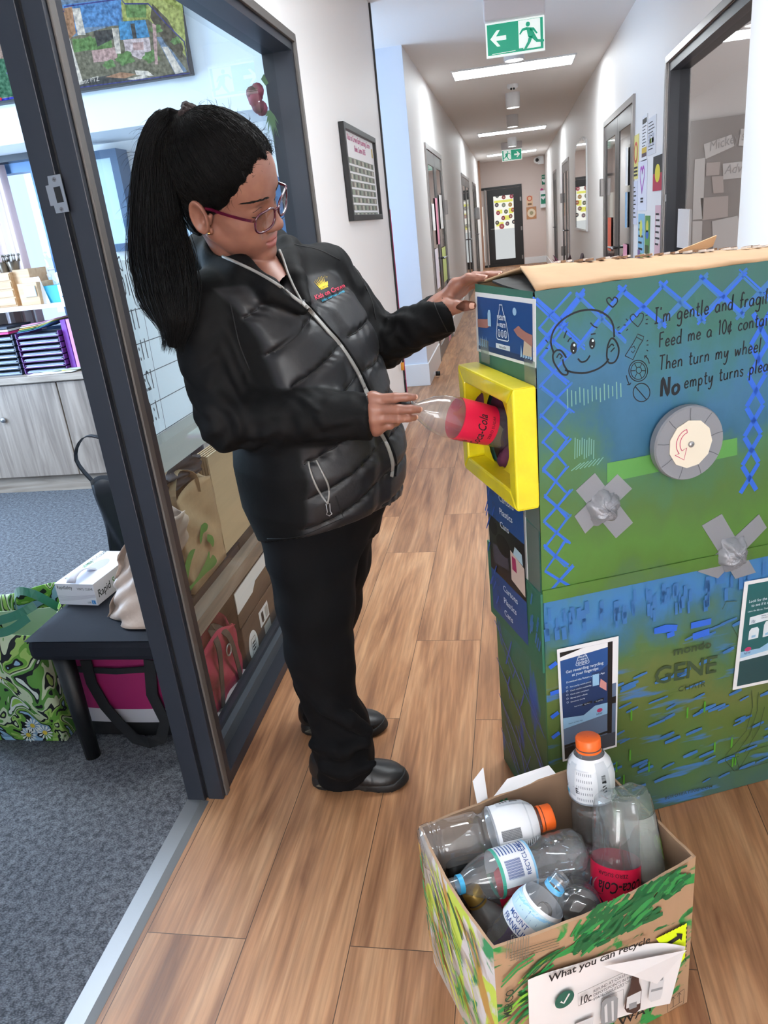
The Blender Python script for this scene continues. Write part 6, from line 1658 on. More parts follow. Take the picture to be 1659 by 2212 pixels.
b.fpoly(G3, ellipse(.065, .13, .026, .048, 24), .0008, 3)
b.build('carton', [M_gb, M_gt, M_gg, mat('glove_grey', '#c4c2cc', .5), mat('glove_blue', '#3f8fd0', .5)], gb)
b = MB(); b.grid(lambda s, u: G3.at(.048 + .032 * s, .10 - .105 * u, .004 + .022 * math.sin(u * 2.6) - .018 * max(0, u - .86) * 4), 3, 8); b.build('tear_flap', mat('flap_grey', '#d0cdd6', .6), gb, solid=.001)
# crumpled paper bag on the bench
pb = thing('paper_carrier', 'crumpled pale brown paper bag leaning beside the glove box', 'bag', (-1.08, 1.74, .432))
b = MB()
pts = [atz(236, 1332, .434), atz(262, 1352, .434), atz(345, 1362, .434), atz(352, 1330, .434)]
def pbag(s, u):
 A = [Vector(p) for p in (pts[0], pts[1], pts[2], pts[2] + Vector((.02, .10, 0)), pts[0] + Vector((.03, .12, 0)), pts[0])]
 k = s * 5; i = min(4, int(k)); f = k - i
 p = A[i].lerp(A[i + 1], f)
 top = aty(289, 1122, 1.80)
 q = Vector((top.x + (p.x - A[0].x) * .75, 1.80 + (p.y - A[0].y) * .4, top.z + .04 * s))
 r = p.lerp(q, u)
 d = .008 * math.sin(u * 13 + s * 17) + .006 * math.sin(u * 29 - s * 31)
 return r + Vector((d, d * .6, .0 if u == 0 else d * .5))
b.grid(pbag, 40, 24)
b.build('body', mat('thin_paper_bag', '#b9a597', .55, bump=.35, bscale=18, bdist=.01), pb, solid=.001)
b = MB()
tz = aty(300, 1270, 1.70); b.fline(Fr((tz.x, tz.y - .03, tz.z), (1, 0, 0), (0, 0, 1)), [(.02 * math.cos(a), .02 * math.sin(a)) for a in np.linspace(.5, 5.5, 12)], .004, 0)
bm_ = b
# wooden rail shelf along the glass and things behind the pane
b = MB(); b.box(-.972, -.925, 1.62, 3.2, .355, .405)
tag(b.build('wooden_rail', grain_mat('rail_oak', '#6d6259', '#94877b', (22, 1.4, 22))), 'grey wooden rail running low along the inside of the glass', 'rail')
def bagbox(name, x0, x1, y0, y1, z0, z1, m, label, cat, fold=.006, parts=None, group=None, solid=0.):
 t = thing(name, label, cat, ((x0 + x1) / 2, (y0 + y1) / 2, z0), group)
 b = MB()
 def f(s, u):
  a = s * 4; k = int(a) % 4; g = a - int(a)
  P = [(x0, y0), (x1, y0), (x1, y1), (x0, y1)]; p, q = P[k], P[(k + 1) % 4]
  n_ = [(0, -1), (1, 0), (0, 1), (-1, 0)][k]
  d = fold * math.sin(g * 6.3 + u * 7 + k * 2) * u + fold * .6 * math.sin(u * 15 + g * 11 + k) * (u > 0)
  return (p[0] + (q[0] - p[0]) * g + n_[0] * d, p[1] + (q[1] - p[1]) * g + n_[1] * d, z0 + (z1 - z0) * u + (fold * 2 * math.sin(s * 21) if u > .95 else 0))
 b.grid(f, 48, 16); b.box(x0, x1, y0, y1, z0, z0 + .002)
 b.build('body', m, t, solid=solid or .0015)
 return t
M_kraft = mat('kraft_paper', '#a98e6c', .75, bump=.3, bscale=25, bdist=.006, vary=.07, vscale=14)
gx0, gx1 = -1.12, -.975
zb = .432
t = bagbox('grocery_bag', gx0, gx1, 1.87, 2.14, zb, zb + .30, M_kraft, 'brown paper grocery bag with a green leaf emblem behind the glass', 'bag', .007)
FK = Fr((gx1 + .011, 0, 0), (0, 1, 0), (0, 0, 1))
kp = lambda L: [FK.px(x / 2.37, 1000 + y / 2.37) for x, y in L]
b = MB()
b.fpoly(FK, spl(kp([(1030, 320), (1048, 306), (1064, 318), (1058, 345), (1040, 362), (1034, 395), (1026, 415), (1022, 375), (1030, 320)]))[:-1], .001)
b.fpoly(FK, spl(kp([(1062, 365), (1085, 372), (1096, 400), (1090, 430), (1075, 410), (1060, 395), (1062, 365)]))[:-1], .001)
b.fpoly(FK, spl(kp([(1000, 440), (975, 450), (952, 500), (945, 570), (960, 600), (975, 520), (1000, 440)]))[:-1], .001)
b.fpoly(FK, spl(kp([(960, 640), (1000, 600), (1050, 510), (1070, 450), (1075, 490), (1090, 470), (1110, 500), (1095, 530), (1060, 560), (1000, 620), (970, 660), (960, 640)]))[:-1], .001)
b.build('leaf_emblem', mat('emblem_green', '#3f7a2c', .6), t)
b = MB()
for k in range(5): b.strap(spl([(gx1 - .02 * k, 1.86 + .012 * k, zb + .27), (gx1 - .02 * k, 1.87 + .01 * k, zb + .33 + .012 * k), (gx1 - .02 * k - .02, 1.96, zb + .36 + .006 * k), (gx1 - .02 * k, 2.02, zb + .33), (gx1 - .02 * k, 2.03, zb + .27)], 4), .02, .0015, (1, 0, 0))
b.build('handle', M_kraft, t)
for k in range(5):
 LB = ['nearest flat folded paper bag standing behind the grocery bag', 'second flat folded paper bag', 'third flat folded paper bag in the folded row', 'fourth flat folded paper bag in the folded row', 'farthest flat folded paper bag in the folded row']
 b = MB(); x = -.985 - k * .012
 b.fslab(Fr((x, 0, 0), (0, 1, 0), (0, 0, 1)), [(2.16 + .006 * k, zb), (2.56, zb), (2.56, zb + .33), (2.16 + .006 * k, zb + .34)], -.004, .002)
 tag(b.build('folded_bag', M_kraft if k else mat('kraft_light', '#bda684', .7)), LB[k] if k != 1 else 'second flat folded paper bag behind the grocery bag', 'bag', 'folded paper bags on the bench')
b = MB(); b.box(-1.36, -.99, 2.30, 2.62, .002, .431); tag(b.build('storage_cube', mat('dark_cube', '#3a3734', .6), bevel=.004), 'dark storage box behind the padded bench carrying the folded bags', 'box')
t = bagbox('cloth_bag', -1.13, -.99, 1.86, 2.12, zb + .312, zb + .37, mat('charcoal_cloth', '#3c3b40', .85), 'crumpled charcoal cloth bag lying over the grocery bag', 'bag', .012)
t = bagbox('denim_bag', -1.36, -1.20, 2.35, 2.62, .433, .80, mat('navy_denim', '#26354c', .8), 'dark navy backpack behind the padded bench', 'bag', .012)
b = MB(); b.strap(spl([(-1.36, 2.36, .78), (-1.40, 2.32, .83), (-1.42, 2.31, .78), (-1.40, 2.32, .72)], 5), .02, .003, (0, 1, 0)); b.build('handle', mat('navy_denim', '#26354c'), t)
b = MB(); b.box(-1.15, -1.0, 2.38, 2.60, zb + .345, zb + .35, 0); b.box(-1.15, -1.0, 2.40, 2.60, zb + .351, zb + .358, 1)
tag(b.build('magenta_folder', [mat('folder_magenta', '#c46ac0', .5), M_paper]), 'magenta folder with white papers lying on the folded bags', 'folder')
b = MB(); b.tube([(-1.07 + .05 * math.cos(a), 2.48 + .05 * math.sin(a), zb + .372) for a in np.linspace(0, 6.28, 20)[:-1]], .012, 8, closed=True)
tag(b.build('cable_coil', M_black), 'black cable coil lying on the magenta folder', 'cable')
# on the floor behind the glass
M_red = mat('red_canvas', '#a82848', .7, bump=.2, bscale=300)
t = bagbox('red_sports_bag', -1.03, -.94, 1.74, 2.02, 0.001, .27, M_red, 'red canvas bag with a pale base standing on the floor behind the glass', 'bag', .012)
b = MB(); b.box(-1.03, -.925, 1.735, 2.025, .001, .07); b.build('base_band', mat('pale_canvas', '#c9c2c6', .7), t, bevel=.006)
b = MB(); b.strap(spl([(-.925, 1.80, .08), (-.922, 1.82, .16), (-.93, 1.86, .25), (-.96, 1.90, .30), (-.93, 1.94, .25), (-.922, 1.95, .15), (-.925, 1.96, .08)], 4), .026, .003, (0, 1, .2)); b.build('strap', mat('olive_web', '#4a3a34', .7), t)
b = MB(); b.tube([(-.918, 1.90 + .018 * math.cos(a), .22 + .018 * math.sin(a)) for a in np.linspace(0, 6.28, 18)[:-1]], .0025, 6, closed=True); b.build('ring', M_steel, t)
bb = thing('brown_carton', 'brown cardboard carton with a white round sticker on the floor behind the glass', 'box', (-1.0, 2.25, 0))
b = MB(); b.box(-1.12, -.935, 2.06, 2.46, 0, .20); b.build('body', mat('dark_carton', '#5b473a', .75), bb, bevel=.003)
b = MB(); FQ = Fr((-.934, 0, 0), (0, 1, 0), (0, 0, 1)); b.fpoly(FQ, ellipse(2.13, .095, .045, .055, 28), .001, 0); b.fline(FQ, [(2.11, .065), (2.15, .065), (2.15, .125), (2.11, .125)], .003, .002, 1, True)
for k in range(3): b.frect(FQ, 2.117, 2.143, .08 + .012 * k, .086 + .012 * k, .002, 1)
b.frect(FQ, 2.22, 2.32, .11, .17, .001, 0); b.frect(FQ, 2.24, 2.26, .12, .16, .002, 1); b.frect(FQ, 2.28, 2.31, .12, .16, .002, 2); b.frect(FQ, 2.25, 2.32, .05, .10, .001, 2)
b.build('stickers', [M_paper, M_ink, mat('sticker_grey', '#b9b4b0', .6)], bb)
wt = thing('white_lined_tray', 'open white lined cardboard tray on top of the brown carton', 'box', (-1.0, 2.2, .2))
b = MB()
for q in ((-1.12, -1.116, 2.05, 2.46), (-.94, -.936, 2.05, 2.46), (-1.12, -.936, 2.05, 2.054), (-1.12, -.936, 2.456, 2.46)): b.box(*q, .2015, .335 if q[1] < -.93 or q[2] > 2.4 else .30)
b.box(-1.12, -.936, 2.05, 2.46, .2012, .205); b.build('body', mat('dark_carton', '#5b473a'), wt)
b = MB(); FQ2 = Fr((-.935, 0, 0), (0, 1, 0), (0, 0, 1)); b.fslab(FQ2, [(2.05, .26), (2.2, .265), (2.24, .29), (2.46, .29), (2.46, .34), (2.05, .335)], 0, .003); b.build('white_lip', M_paper, wt)
b = MB(); b.box(-1.06, -.94, 2.49, 2.70, .001, .22); tag(b.build('green_pack', mat('lime_pack', '#7fb04a', .5), bevel=.02), 'lime green pack standing past the brown carton', 'pack')
# black bag with shoulder strap on a chair side behind the bench
t = bagbox('black_handbag', -1.56, -1.41, 2.40, 2.66, .002, .62, mat('black_leather', '#16181f', .45), 'tall black bag standing on the carpet behind the post', 'bag', .01)
b = MB(); b.strap(spl([(-1.55, 2.42, .60), (-1.60, 2.40, .72), (-1.55, 2.42, .80), (-1.48, 2.5, .74), (-1.45, 2.6, .62)], 5), .02, .004, (0, 1, 0)); b.build('strap', mat('black_leather', '#16181f'), t)
# light switch on the far side of the pane
# ------------------------------------------------------------------ open carton of bottles in front
A0, B0, C0 = atz(905, 1785, .355), atz(1065, 2050, .355), atz(1503, 1850, .355)
D0 = A0 + (C0 - B0)
EU = (C0 - B0); ew = EU.length; EU = EU.normalized()
EV = (A0 - B0); el = EV.length; EV = EV.normalized()
O3 = Vector((B0.x, B0.y, 0))
def P3(u, v, z): return O3 + EU * u + EV * v + Vector((0, 0, z))
def card_paint(name, dens, seed, cols):
 m = bpy.data.materials.new(name); m.use_nodes = True
 nt = m.node_tree; L = nt.links; b = nt.nodes['Principled BSDF']
 tc = nt.nodes.new('ShaderNodeTexCoord')
 base = None
 for i, (c, th, sc) in enumerate(cols):
  mp = nt.nodes.new('ShaderNodeMapping'); mp.inputs['Scale'].default_value = sc; mp.inputs['Location'].default_value = (seed + i * 3.7, seed * 2 + i, i); mp.inputs['Rotation'].default_value = (.5, .3 * i, .6)
  L.new(tc.outputs['Object'], mp.inputs[0])
  n = nt.nodes.new('ShaderNodeTexNoise'); n.inputs['Scale'].default_value = 1; n.inputs['Detail'].default_value = 6; n.inputs['Distortion'].default_value = .8; L.new(mp.outputs[0], n.inputs['Vector'])
  r = nt.nodes.new('ShaderNodeValToRGB'); r.color_ramp.elements[0].position = th; r.color_ramp.elements[1].position = th + .03; L.new(n.outputs[0], r.inputs[0])
  mx = nt.nodes.new('ShaderNodeMix'); mx.data_type = 'RGBA'; L.new(r.outputs[0], mx.inputs[0])
  if base is None: mx.inputs[6].default_value = lin(dens)
  else: L.new(base, mx.inputs[6])
  mx.inputs[7].default_value = lin(c); base = mx.outputs[2]
 L.new(base, b.inputs['Base Color']); b.inputs['Roughness'].default_value = .5
 return m
M_cf = card_paint('carton_front_paint', '#a8876a', 1.2, [('#2f8a45', .56, (9, 9, 16)), ('#1e6a38', .62, (14, 14, 30))])
M_cl = card_paint('carton_side_paint', '#b5a89c', 4.4, [('#cfc9c8', .50, (6, 6, 6)), ('#b9cc4e', .56, (12, 12, 5)), ('#238a58', .565, (9, 9, 7)), ('#b48a44', .60, (10, 10, 5))])
M_kr = mat('brown_carton', '#a8876a', .75, bump=.12, bscale=70, vary=.05, vscale=6)
M_kin = mat('carton_inside', '#8f735c', .85, bump=.2, bscale=50, vary=.06)
cx_ = thing('bottle_carton', 'open brown cardboard box daubed with green paint, full of empty bottles', 'box', tuple(O3))
b = MB(); T = .005
H3 = .355
def wall(p, q, n_, m, dip=.0):
 N = 12
 vs = []
 for i in range(N + 1):
  f = i / N; c = p.lerp(q, f); z = H3 - .012 * math.sin(f * math.pi) * dip + .0012 * math.sin(i * 2.1)
  bul = n_ * (.006 * math.sin(f * math.pi))
  vs += [c * 1.0, c + bul + Vector((0, 0, z)), c - n_ * T, c + bul - n_ * T + Vector((0, 0, z))]
 fs = []; ms = []
 for i in range(N):
  a = i * 4; d = a + 4
  for f_, k in (((a, d, d + 1, a + 1), m), ((a + 2, a + 3, d + 3, d + 2), 3), ((a + 1, d + 1, d + 3, a + 3), 2)):
   b.add([vs[j] for j in f_], [(0, 1, 2, 3)], k)
p00, p10, p11, p01 = P3(0, 0, 0), P3(ew, 0, 0), P3(ew, el, 0), P3(0, el, 0)
wall(p00, p10, -EV, 0, 1); wall(p10, p11, EU, 2, .6); wall(p11, p01, EV, 2, .3); wall(p01, p00, -EU, 1, .8)
b.add([p00, p10, p11, p01], [(0, 1, 2, 3)], 3);
b.build('carton', [M_cf, M_cl, M_kr, M_kin], cx_)
FF = Fr(O3 - EV * .0062, EU, (0, 0, 1))
kf = lambda L, w=0: [FF.px(880 + x / 2.44, 1560 + y / 2.44, w) for x, y in L]
random.seed(5)
b = MB()
for i in range(170):
 u = .135 + random.random() * .20; z = .265 + .075 * random.random() - .25 * max(0, .2 - u) * random.random()
 if u > .30: z = .295 + .05 * random.random()
 a = .45 + random.uniform(-.5, .6); l = random.uniform(.02, .05)
 b.fline(FF, [(u, z), (u + l * math.cos(a) * .5, z + l * .5 * math.sin(a)), (u + l * math.cos(a), min(.352, z + l * math.sin(a)))], random.uniform(.005, .014), .0006 + .00005 * (i % 12), (0, 1, 1, 1, 0, 1)[i % 6], taper=True)
for i in range(30):
 u = random.uniform(.0, .10); z = random.uniform(.08, .29); b.fline(FF, [(u, z), (u + .03, z + .02), (u + .06, z + .026)], random.uniform(.003, .007), .0012, (i + 1) % 3, taper=True)
FS = Fr(O3 + EV * el - EU * .0062, -EV, (0, 0, 1))
for i in range(70):
 u = .01 + random.random() * (el - .04); z = random.uniform(.03, .3); a = random.uniform(1.8, 2.5); l = random.uniform(.03, .09)
 b.fline(FS, [(u, z), (max(.008, u + .4 * l * math.cos(a)), z + .5 * l * math.sin(a)), (max(.008, u + l * math.cos(a)), min(.325, z + l * math.sin(a)))], random.uniform(.003, .011), .0006 + .0001 * (i % 6), (0, 3, 1, 4, 2)[i % 5], taper=True)
FBk = Fr(O3 + EV * (el - T - .0012) , EU, (0, 0, 1));
for u in (.17, .18, .34): b.fline(FBk, [(u, .350), (u + .004, .315), (u + .008, .287)], .008, .0016, 1, taper=True)
b.build('paint_strokes', [mat('stroke_green', '#2c8a48', .35), mat('stroke_deep', '#17603a', .35), mat('stroke_lime', '#76b43a', .35), mat('stroke_yellow', '#c9cc4a', .35), mat('stroke_ochre', '#b78b42', .35)], cx_)
# printed marks
b = MB()
q = kf([(1310, 1140), (1473, 1058), (1462, 1240), (1425, 1290)]); b.fpoly(FF, q[::-1], .0010, 0)
for k in range(7):
 u = kf([(1345 + k * 18, 1120 - k * 9)])[0]; b.fline(FF, [u, (u[0] + .004, u[1] + .0035)], .0022, .0014, 1)
for k in range(8):
 u = kf([(1470 - k * .8, 1075 + k * 24)])[0]; b.fline(FF, [u, (u[0], u[1] - .006)], .0022, .0014, 1)
b.fpoly(FF, kf([(1365, 1160), (1420, 1125), (1415, 1110), (1448, 1112), (1442, 1148), (1432, 1138), (1390, 1165)])[::-1], .0014, 1)
b.fpoly(FF, kf([(1428, 1250), (1440, 1236), (1440, 1262), (1428, 1272)])[::-1], .0014, 1)
b.fline(FF, kf([(1370, 1470), (1458, 1405), (1455, 1480), (1372, 1530)]), .0012, .0010, 1, True)
for x in (1400, 1432):
 y = 1510 - (x - 1400) * .7; b.fline(FF, kf([(x, y - 10), (x, y - 60)]), .0012, .0010, 1); b.fline(FF, kf([(x - 10, y - 42), (x, y - 62), (x + 10, y - 54)]), .0012, .0010, 1)
b.fline(FF, kf([(1385, 1510), (1448, 1470)]), .0012, .0010, 1)
p = kf([(545, 1545)])[0]; b.ftext(FF, 'MERCO', p[0], p[1], .022, .0016, 2, .004, 'l', 0, R(82), .8)
p = kf([(1110, 1590)])[0]; b.ftext(FF, 'WAY', p[0], p[1] - .008, .034, .0014, 1, .01, 'l', 0, .0, 1.0)
q = kf([(1085, 1600), (1200, 1540)]); b.fline(FF, [q[0], (q[0][0], q[0][1] + .02), q[1]], .002, .0014, 1)
for k in range(9): b.fline(FF, kf([(520 + k * 14, 1245 + k * 3), (528 + k * 14, 1150 - k * 3)]), .0016, .0009, 3)
for k in range(4): b.fline(FF, kf([(540, 1215 + k * 14), (800, 1135 + k * 14)]), .001, .0009, 2)
b.build('printed_marks', [mat('warning_yellow', '#d8ee1e', .4), M_ink, mat('print_green_black', '#2b3a2c', .6), mat('print_faint', '#7d7365', .6)], cx_)
# paper flyer taped on the front, curling at the top
b = MB()
q = kf([(640, 1700), (1370, 1466), (1445, 1160), (630, 1350)])
SF = Sub(FF, [q[0], q[1], q[2], q[3]])
def fw(u, v):
 p = SF.m(u, v); lift = .003 + .018 * max(0, u - .86) * 5 * .3 + .004 * math.sin(u * 7) * v
 return FF.at(p[0], p[1] + .016 * (1 - (2 * u - 1) ** 4) * v, lift)
b.grid(fw, 24, 10, 0)
c0, c1, c2 = SF.m(.44, 1.0), SF.m(.99, 1.0), SF.m(.80, .60)
b.add([FF.at(c0[0], c0[1], .010), FF.at(c1[0], c1[1], .016), FF.at(c2[0] + .0, c2[1], .022), FF.at((c0[0] + c2[0]) / 2, (c0[1] + c2[1]) / 2 + .004, .020)], [(0, 3, 2, 1)], 5)
def ff(t, x, y, x2, y2, size, m=1, bold=.006, sx=.9):
 a, d = kf([(x, y), (x2, y2)]); b.ftext(FF, t, a[0], a[1], size, .0115, m, bold, 'l', 0, math.atan2(d[1] - a[1], d[0] - a[0]), sx)
ff('What you can recycle', 722, 1340, 1015, 1225, .0215, 1, .02, 1.05)
c = kf([(808, 1430)])[0]; b.fpoly(FF, ellipse(c[0], c[1], .0185, .0185, 30), .0112, 2); b.fline(FF, [(c[0] - .008, c[1]), (c[0] - .002, c[1] - .007), (c[0] + .009, c[1] + .009)], .0036, .0118, 0)
b.fline(FF, kf([(878, 1400), (1122, 1288), (1118, 1360), (880, 1465)]), .0008, .0112, 1, True)
ff('10c', 882, 1462, 935, 1440, .028, 1, .012, .62)
ff('REFUND AT COLLECTION', 958, 1396, 1068, 1338, .0092, 1, .002, .82); ff('DEPOTS/POINTS IN PARTICIPATING', 958, 1416, 1115, 1338, .0092, 1, .002, .82); ff('STATE/TERRITORY OF PURCHASE', 958, 1438, 1106, 1362, .0092, 1, .002, .82)
b.fline(FF, kf([(1000, 1428), (1116, 1378), (1118, 1465)]), .0006, .0112, 1)
def pic(L, m, w=.0113): b.fpoly(FF, kf(L)[::-1], w, m)
pic([(1002, 1450), (1020, 1428), (1072, 1410), (1088, 1425), (1085, 1530), (1070, 1550), (1012, 1568), (998, 1555)], 3); pic([(1016, 1470), (1030, 1450), (1034, 1548), (1020, 1552)], 4, .0116); pic([(1052, 1440), (1064, 1436), (1066, 1540), (1056, 1544)], 4, .0116); pic([(1040, 1425), (1046, 1414), (1056, 1420), (1052, 1430)], 3)
pic([(1165, 1290), (1196, 1290), (1198, 1340), (1212, 1380), (1205, 1480), (1180, 1505), (1135, 1500), (1122, 1480), (1128, 1440), (1152, 1370)], 6); pic([(1135, 1420), (1208, 1385), (1204, 1450), (1130, 1480)], 4, .0116); pic([(1145, 1455), (1185, 1440), (1185, 1470), (1145, 1485)], 3, .0119)
pic([(1280, 1280), (1325, 1265), (1330, 1330), (1320, 1400), (1310, 1430), (1262, 1445), (1246, 1430), (1256, 1350)], 4); pic([(1270, 1330), (1325, 1315), (1322, 1330), (1268, 1345)], 3, .0116); pic([(1262, 1380), (1322, 1365), (1320, 1378), (1260, 1393)], 3, .0116)
pic([(862, 1560), (960, 1520), (955, 1600), (862, 1610)], 4); pic([(895, 1585), (945, 1565), (945, 1600), (895, 1610)], 3, .0116)
b.build('paper_flyer', [mat('flyer_white', '#e9e6e6', .7), M_ink, mat('flyer_green', '#1f5a4c', .6), mat('flyer_grey', '#8b8d90', .6), mat('flyer_pale', '#d0d0d2', .6), mat('flyer_curl', '#dedada', .7), mat('flyer_brown', '#43302c', .5)], cx_, label='curling white recycling flyer')
# white paper flaps at the back
b = MB()
q0, q1, q2 = aty(1068, 1708, D0.y * .5 + A0.y * .5 + .03), aty(1098, 1650, A0.y * .5 + D0.y * .5 + .03), aty(1092, 1690, A0.y * .5 + D0.y * .5 + .03)
b.add([P3(.125, el + .004, .345), P3(.122, el + .012, .400), P3(.150, el + .02, .415), P3(.150, el + .01, .345)], [(0, 3, 2, 1)])
b.add([P3(.155, el + .003, .350), P3(.30, el + .003, .352), P3(.295, el + .02, .362), P3(.20, el + .02, .367)], [(0, 1, 2, 3)])
b.build('white_paper_flap', M_paper, cx_, solid=.001)
# ------------------------------------------------------------------ bottles
PET = clear('clear_plastic', '#f6f8fa', 2.2, .07, 1.5, .07)
PETG = clear('green_tint_plastic', '#e0eee2', 2.2, .07, 1.5, .08)
PETY = clear('gold_tint_plastic', '#cdb06a', 1.8, .10, 1.5, .20)
PETD = clear('smoky_plastic', '#3a3c46', 1.4, .08, 1.5, .05)
M_cola = mat('cola_red', '#d81c46', .35); M_orange = mat('orange_cap', '#f0661e', .4); M_ring = mat('blue_ring', '#46b4e6', .35)
M_lab = mat('label_white', '#e8eaee', .45)
K_SODA = [(.0, .001), (.003, .020), (.0, .030), (.010, .039), (.030, .0425), (.075, .0425), (.095, .0410), (.112, .0428), (.185, .0432), (.205, .0415), (.228, .034), (.250, .022), (.262, .0150), (.275, .0135), (.278, .0170), (.281, .0170), (.283, .0135), (.298, .0130)]
K_SPORT = [(.0, .001), (.004, .024), (.0, .032), (.008, .040), (.022, .043), (.026, .041), (.030, .043), (.036, .041), (.042, .043), (.110, .0425), (.118, .036), (.126, .036), (.134, .043), (.180, .0440), (.205, .0400), (.220, .0300), (.228, .0215), (.236, .0205), (.250, .0205)]
K_WATER = [(.0, .001), (.004, .020), (.0, .028), (.010, .038), (.030, .040), (.040, .038), (.050, .040), (.060, .038), (.070, .040), (.090, .0385), (.100, .040), (.165, .0405), (.190, .037), (.215, .028), (.235, .0165), (.245, .0140), (.262, .0135)]
K_JUICE = [(.0, .001), (.004, .02), (.0, .026), (.010, .034), (.03, .036), (.10, .036), (.165, .036), (.19, .030), (.215, .018), (.225, .0150), (.24, .0150)]
def smooth_prof(K, n=3):
 P = [(z, r) for z, r in K]
 o = []
 for i in range(len(P) - 1):
  for k in range(n):
   t = k / n; o.append((P[i][0] + (P[i + 1][0] - P[i][0]) * t, P[i][1] + (P[i + 1][1] - P[i][1]) * (t)))
 return o + [P[-1]]
def rad(K, z):
 for (a, ra), (c, rc) in zip(K[:-1], K[1:]):
  if a <= z <= c and c > a: return ra + (rc - ra) * (z - a) / (c - a)
 return K[-1][1]
def bottle(label, K, base, top, roll=0., plastic=None, cap=None, ring_=None, bands=(), crush=0., ribs=0., group='empty bottles in the carton', name='plastic_bottle', seed=0, tip=False):
 """base, top: two points fixing the axis; bands: (z0, z1, material list, draw(b, drape, r), a0, a1)"""
 base = Vector(base); d = (Vector(top) - base).normalized()
 if tip: base = Vector(top) - d * K[-1][0]
 q = d.to_track_quat('Z', 'Y').to_matrix().to_4x4()
 t = thing(name, label, 'bottle', (0, 0, 0), group)
 t.matrix_world = Matrix.Translation(base) @ q @ Matrix.Rotation(roll, 4, 'Z')
 def fn(a, z, r):
  k = 1.
  if ribs and .03 < z < .18: k += ribs * math.cos(a * 5) * math.sin(z * 55)
  if r < .03 and z < .012: k += .10 * math.cos(5 * a)
  if crush and .01 < z < .21: k += crush * (math.sin(a * 2 + z * 40 + seed) * .5 + math.sin(a * 3 - z * 70 + seed * 2) * .35 + math.sin(a * 7 + z * 120) * .15) * min(1, z / .04) * min(1, (.23 - z) / .04)
  return r * k
 P = smooth_prof(K)
 b = MB(); b.lathe(P, 40, 0, None, fn); b.build('body', plastic or PET, t, local=True)
 zt = K[-1][0]
 rt_ = K[-1][1]
 if cap:
  b = MB(); cr = rt_ + .0025
  b.lathe([(zt - .014, cr), (zt + .004, cr), (zt + .006, cr - .002), (zt + .006, .001)], 40, 0, None, lambda a, z, r: r * (1 + (.025 if int(a / (2 * math.pi) * 40) % 2 else 0)) if r > cr * .95 else r)
  b.lathe([(zt - .021, cr + .001), (zt - .016, cr + .001)], 32); b.build('cap', cap, t, local=True)
 else:
  b = MB()
  for k in range(3): b.lathe([(zt - .012 + k * .004, rt_), (zt - .0105 + k * .004, rt_ + .0014), (zt - .009 + k * .004, rt_)], 24)
  b.build('neck_thread', plastic or PET, t, local=True)
 if ring_:
  b = MB(); zr = zt - .022; b.lathe([(zr - .005, rt_ + .003), (zr + .004, rt_ + .003)], 28); b.build('cap_ring', ring_, t, local=True)
 for z0, z1, ms, draw, a0, a1 in bands:
  n = 40
  b = MB()
  m_ = 6
  vs = []
  for j in range(m_ + 1):
   z = z0 + (z1 - z0) * j / m_; r = rad(K, z) + .0009
   for i in range(n + 1):
    a = a0 + (a1 - a0) * i / n; rr = fn(a, z, r); vs.append((rr * math.cos(a), rr * math.sin(a), z))
  b.add(vs, [(j * (n + 1) + i, j * (n + 1) + i + 1, (j + 1) * (n + 1) + i + 1, (j + 1) * (n + 1) + i) for j in range(m_) for i in range(n)], 0, True)
  if draw:
   def drape(p, lift=.0006):
    z = p.y; a = p.x / .043; r = fn(a, z, rad(K, z) + .0014 + p.z); return Vector((r * math.cos(a), r * math.sin(a), z))
   draw(b, drape, z0, z1)
  b.build('label', ms, t, local=True)
 return t
FZ = Fr((0, 0, 0), (1, 0, 0), (0, 1, 0))
def lt(b, dr, t, a, z, size, m, bold=.004, sx=.9, rot=0., shear=0.): b.ftext(FZ, t, a * .043, z, size, .0, m, bold, 'l', shear, rot, sx, drape=dr)
def lr(b, dr, a0, a1, z0, z1, m, w=.0002):
 n = max(1, int(abs(a1 - a0) / .15)); q = max(1, int((z1 - z0) / .006))
 vs = [dr(Vector(((a0 + (a1 - a0) * i / n) * .043, z0 + (z1 - z0) * j / q, w))) for i in range(n + 1) for j in range(q + 1)]
 b.add(vs, [(i * (q + 1) + j, (i + 1) * (q + 1) + j, (i + 1) * (q + 1) + j + 1, i * (q + 1) + j + 1) for i in range(n) for j in range(q)], m, True)
def d_cola(a=0.):
 def f(b, dr, z0, z1):
  h = z1 - z0
  for k in (0, 3.14):
   # big script word running around the bottle
   lt(b, dr, 'Coca-Cola', a + k, z0 + h * .30, .028, 1, .012, .66, .08, .35)
   lt(b, dr, 'ZERO SUGAR', a + k + .7, z0 + h * .12, .0095, 1, .004)
  lt(b, dr, 'Coca-Cola', a + 2.3, z0 + h * .60, .014, 1, .006, .8, .08, .35); lt(b, dr, 'ZERO SUGAR', a + 2.35, z0 + h * .47, .005, 1)
  for k in range(7): lr(b, dr, a + 2.3, a + 2.75 + .06 * (k % 3), z0 + h * (.10 + k * .045), z0 + h * (.12 + k * .045), 1)
  for k in range(3): lr(b, dr, a + 2.3, a + 2.9, z0 + h * (.78 + k * .05), z0 + h * (.80 + k * .05), 1)
  lr(b, dr, a + 2.95, a + 3.1, z0 + h * .55, z0 + h * .95, 2)
  for k in range(9): lr(b, dr, a + 2.955 + k * .016, a + 2.962 + k * .016, z0 + h * .57, z0 + h * .93, 1, .0004)
 return f
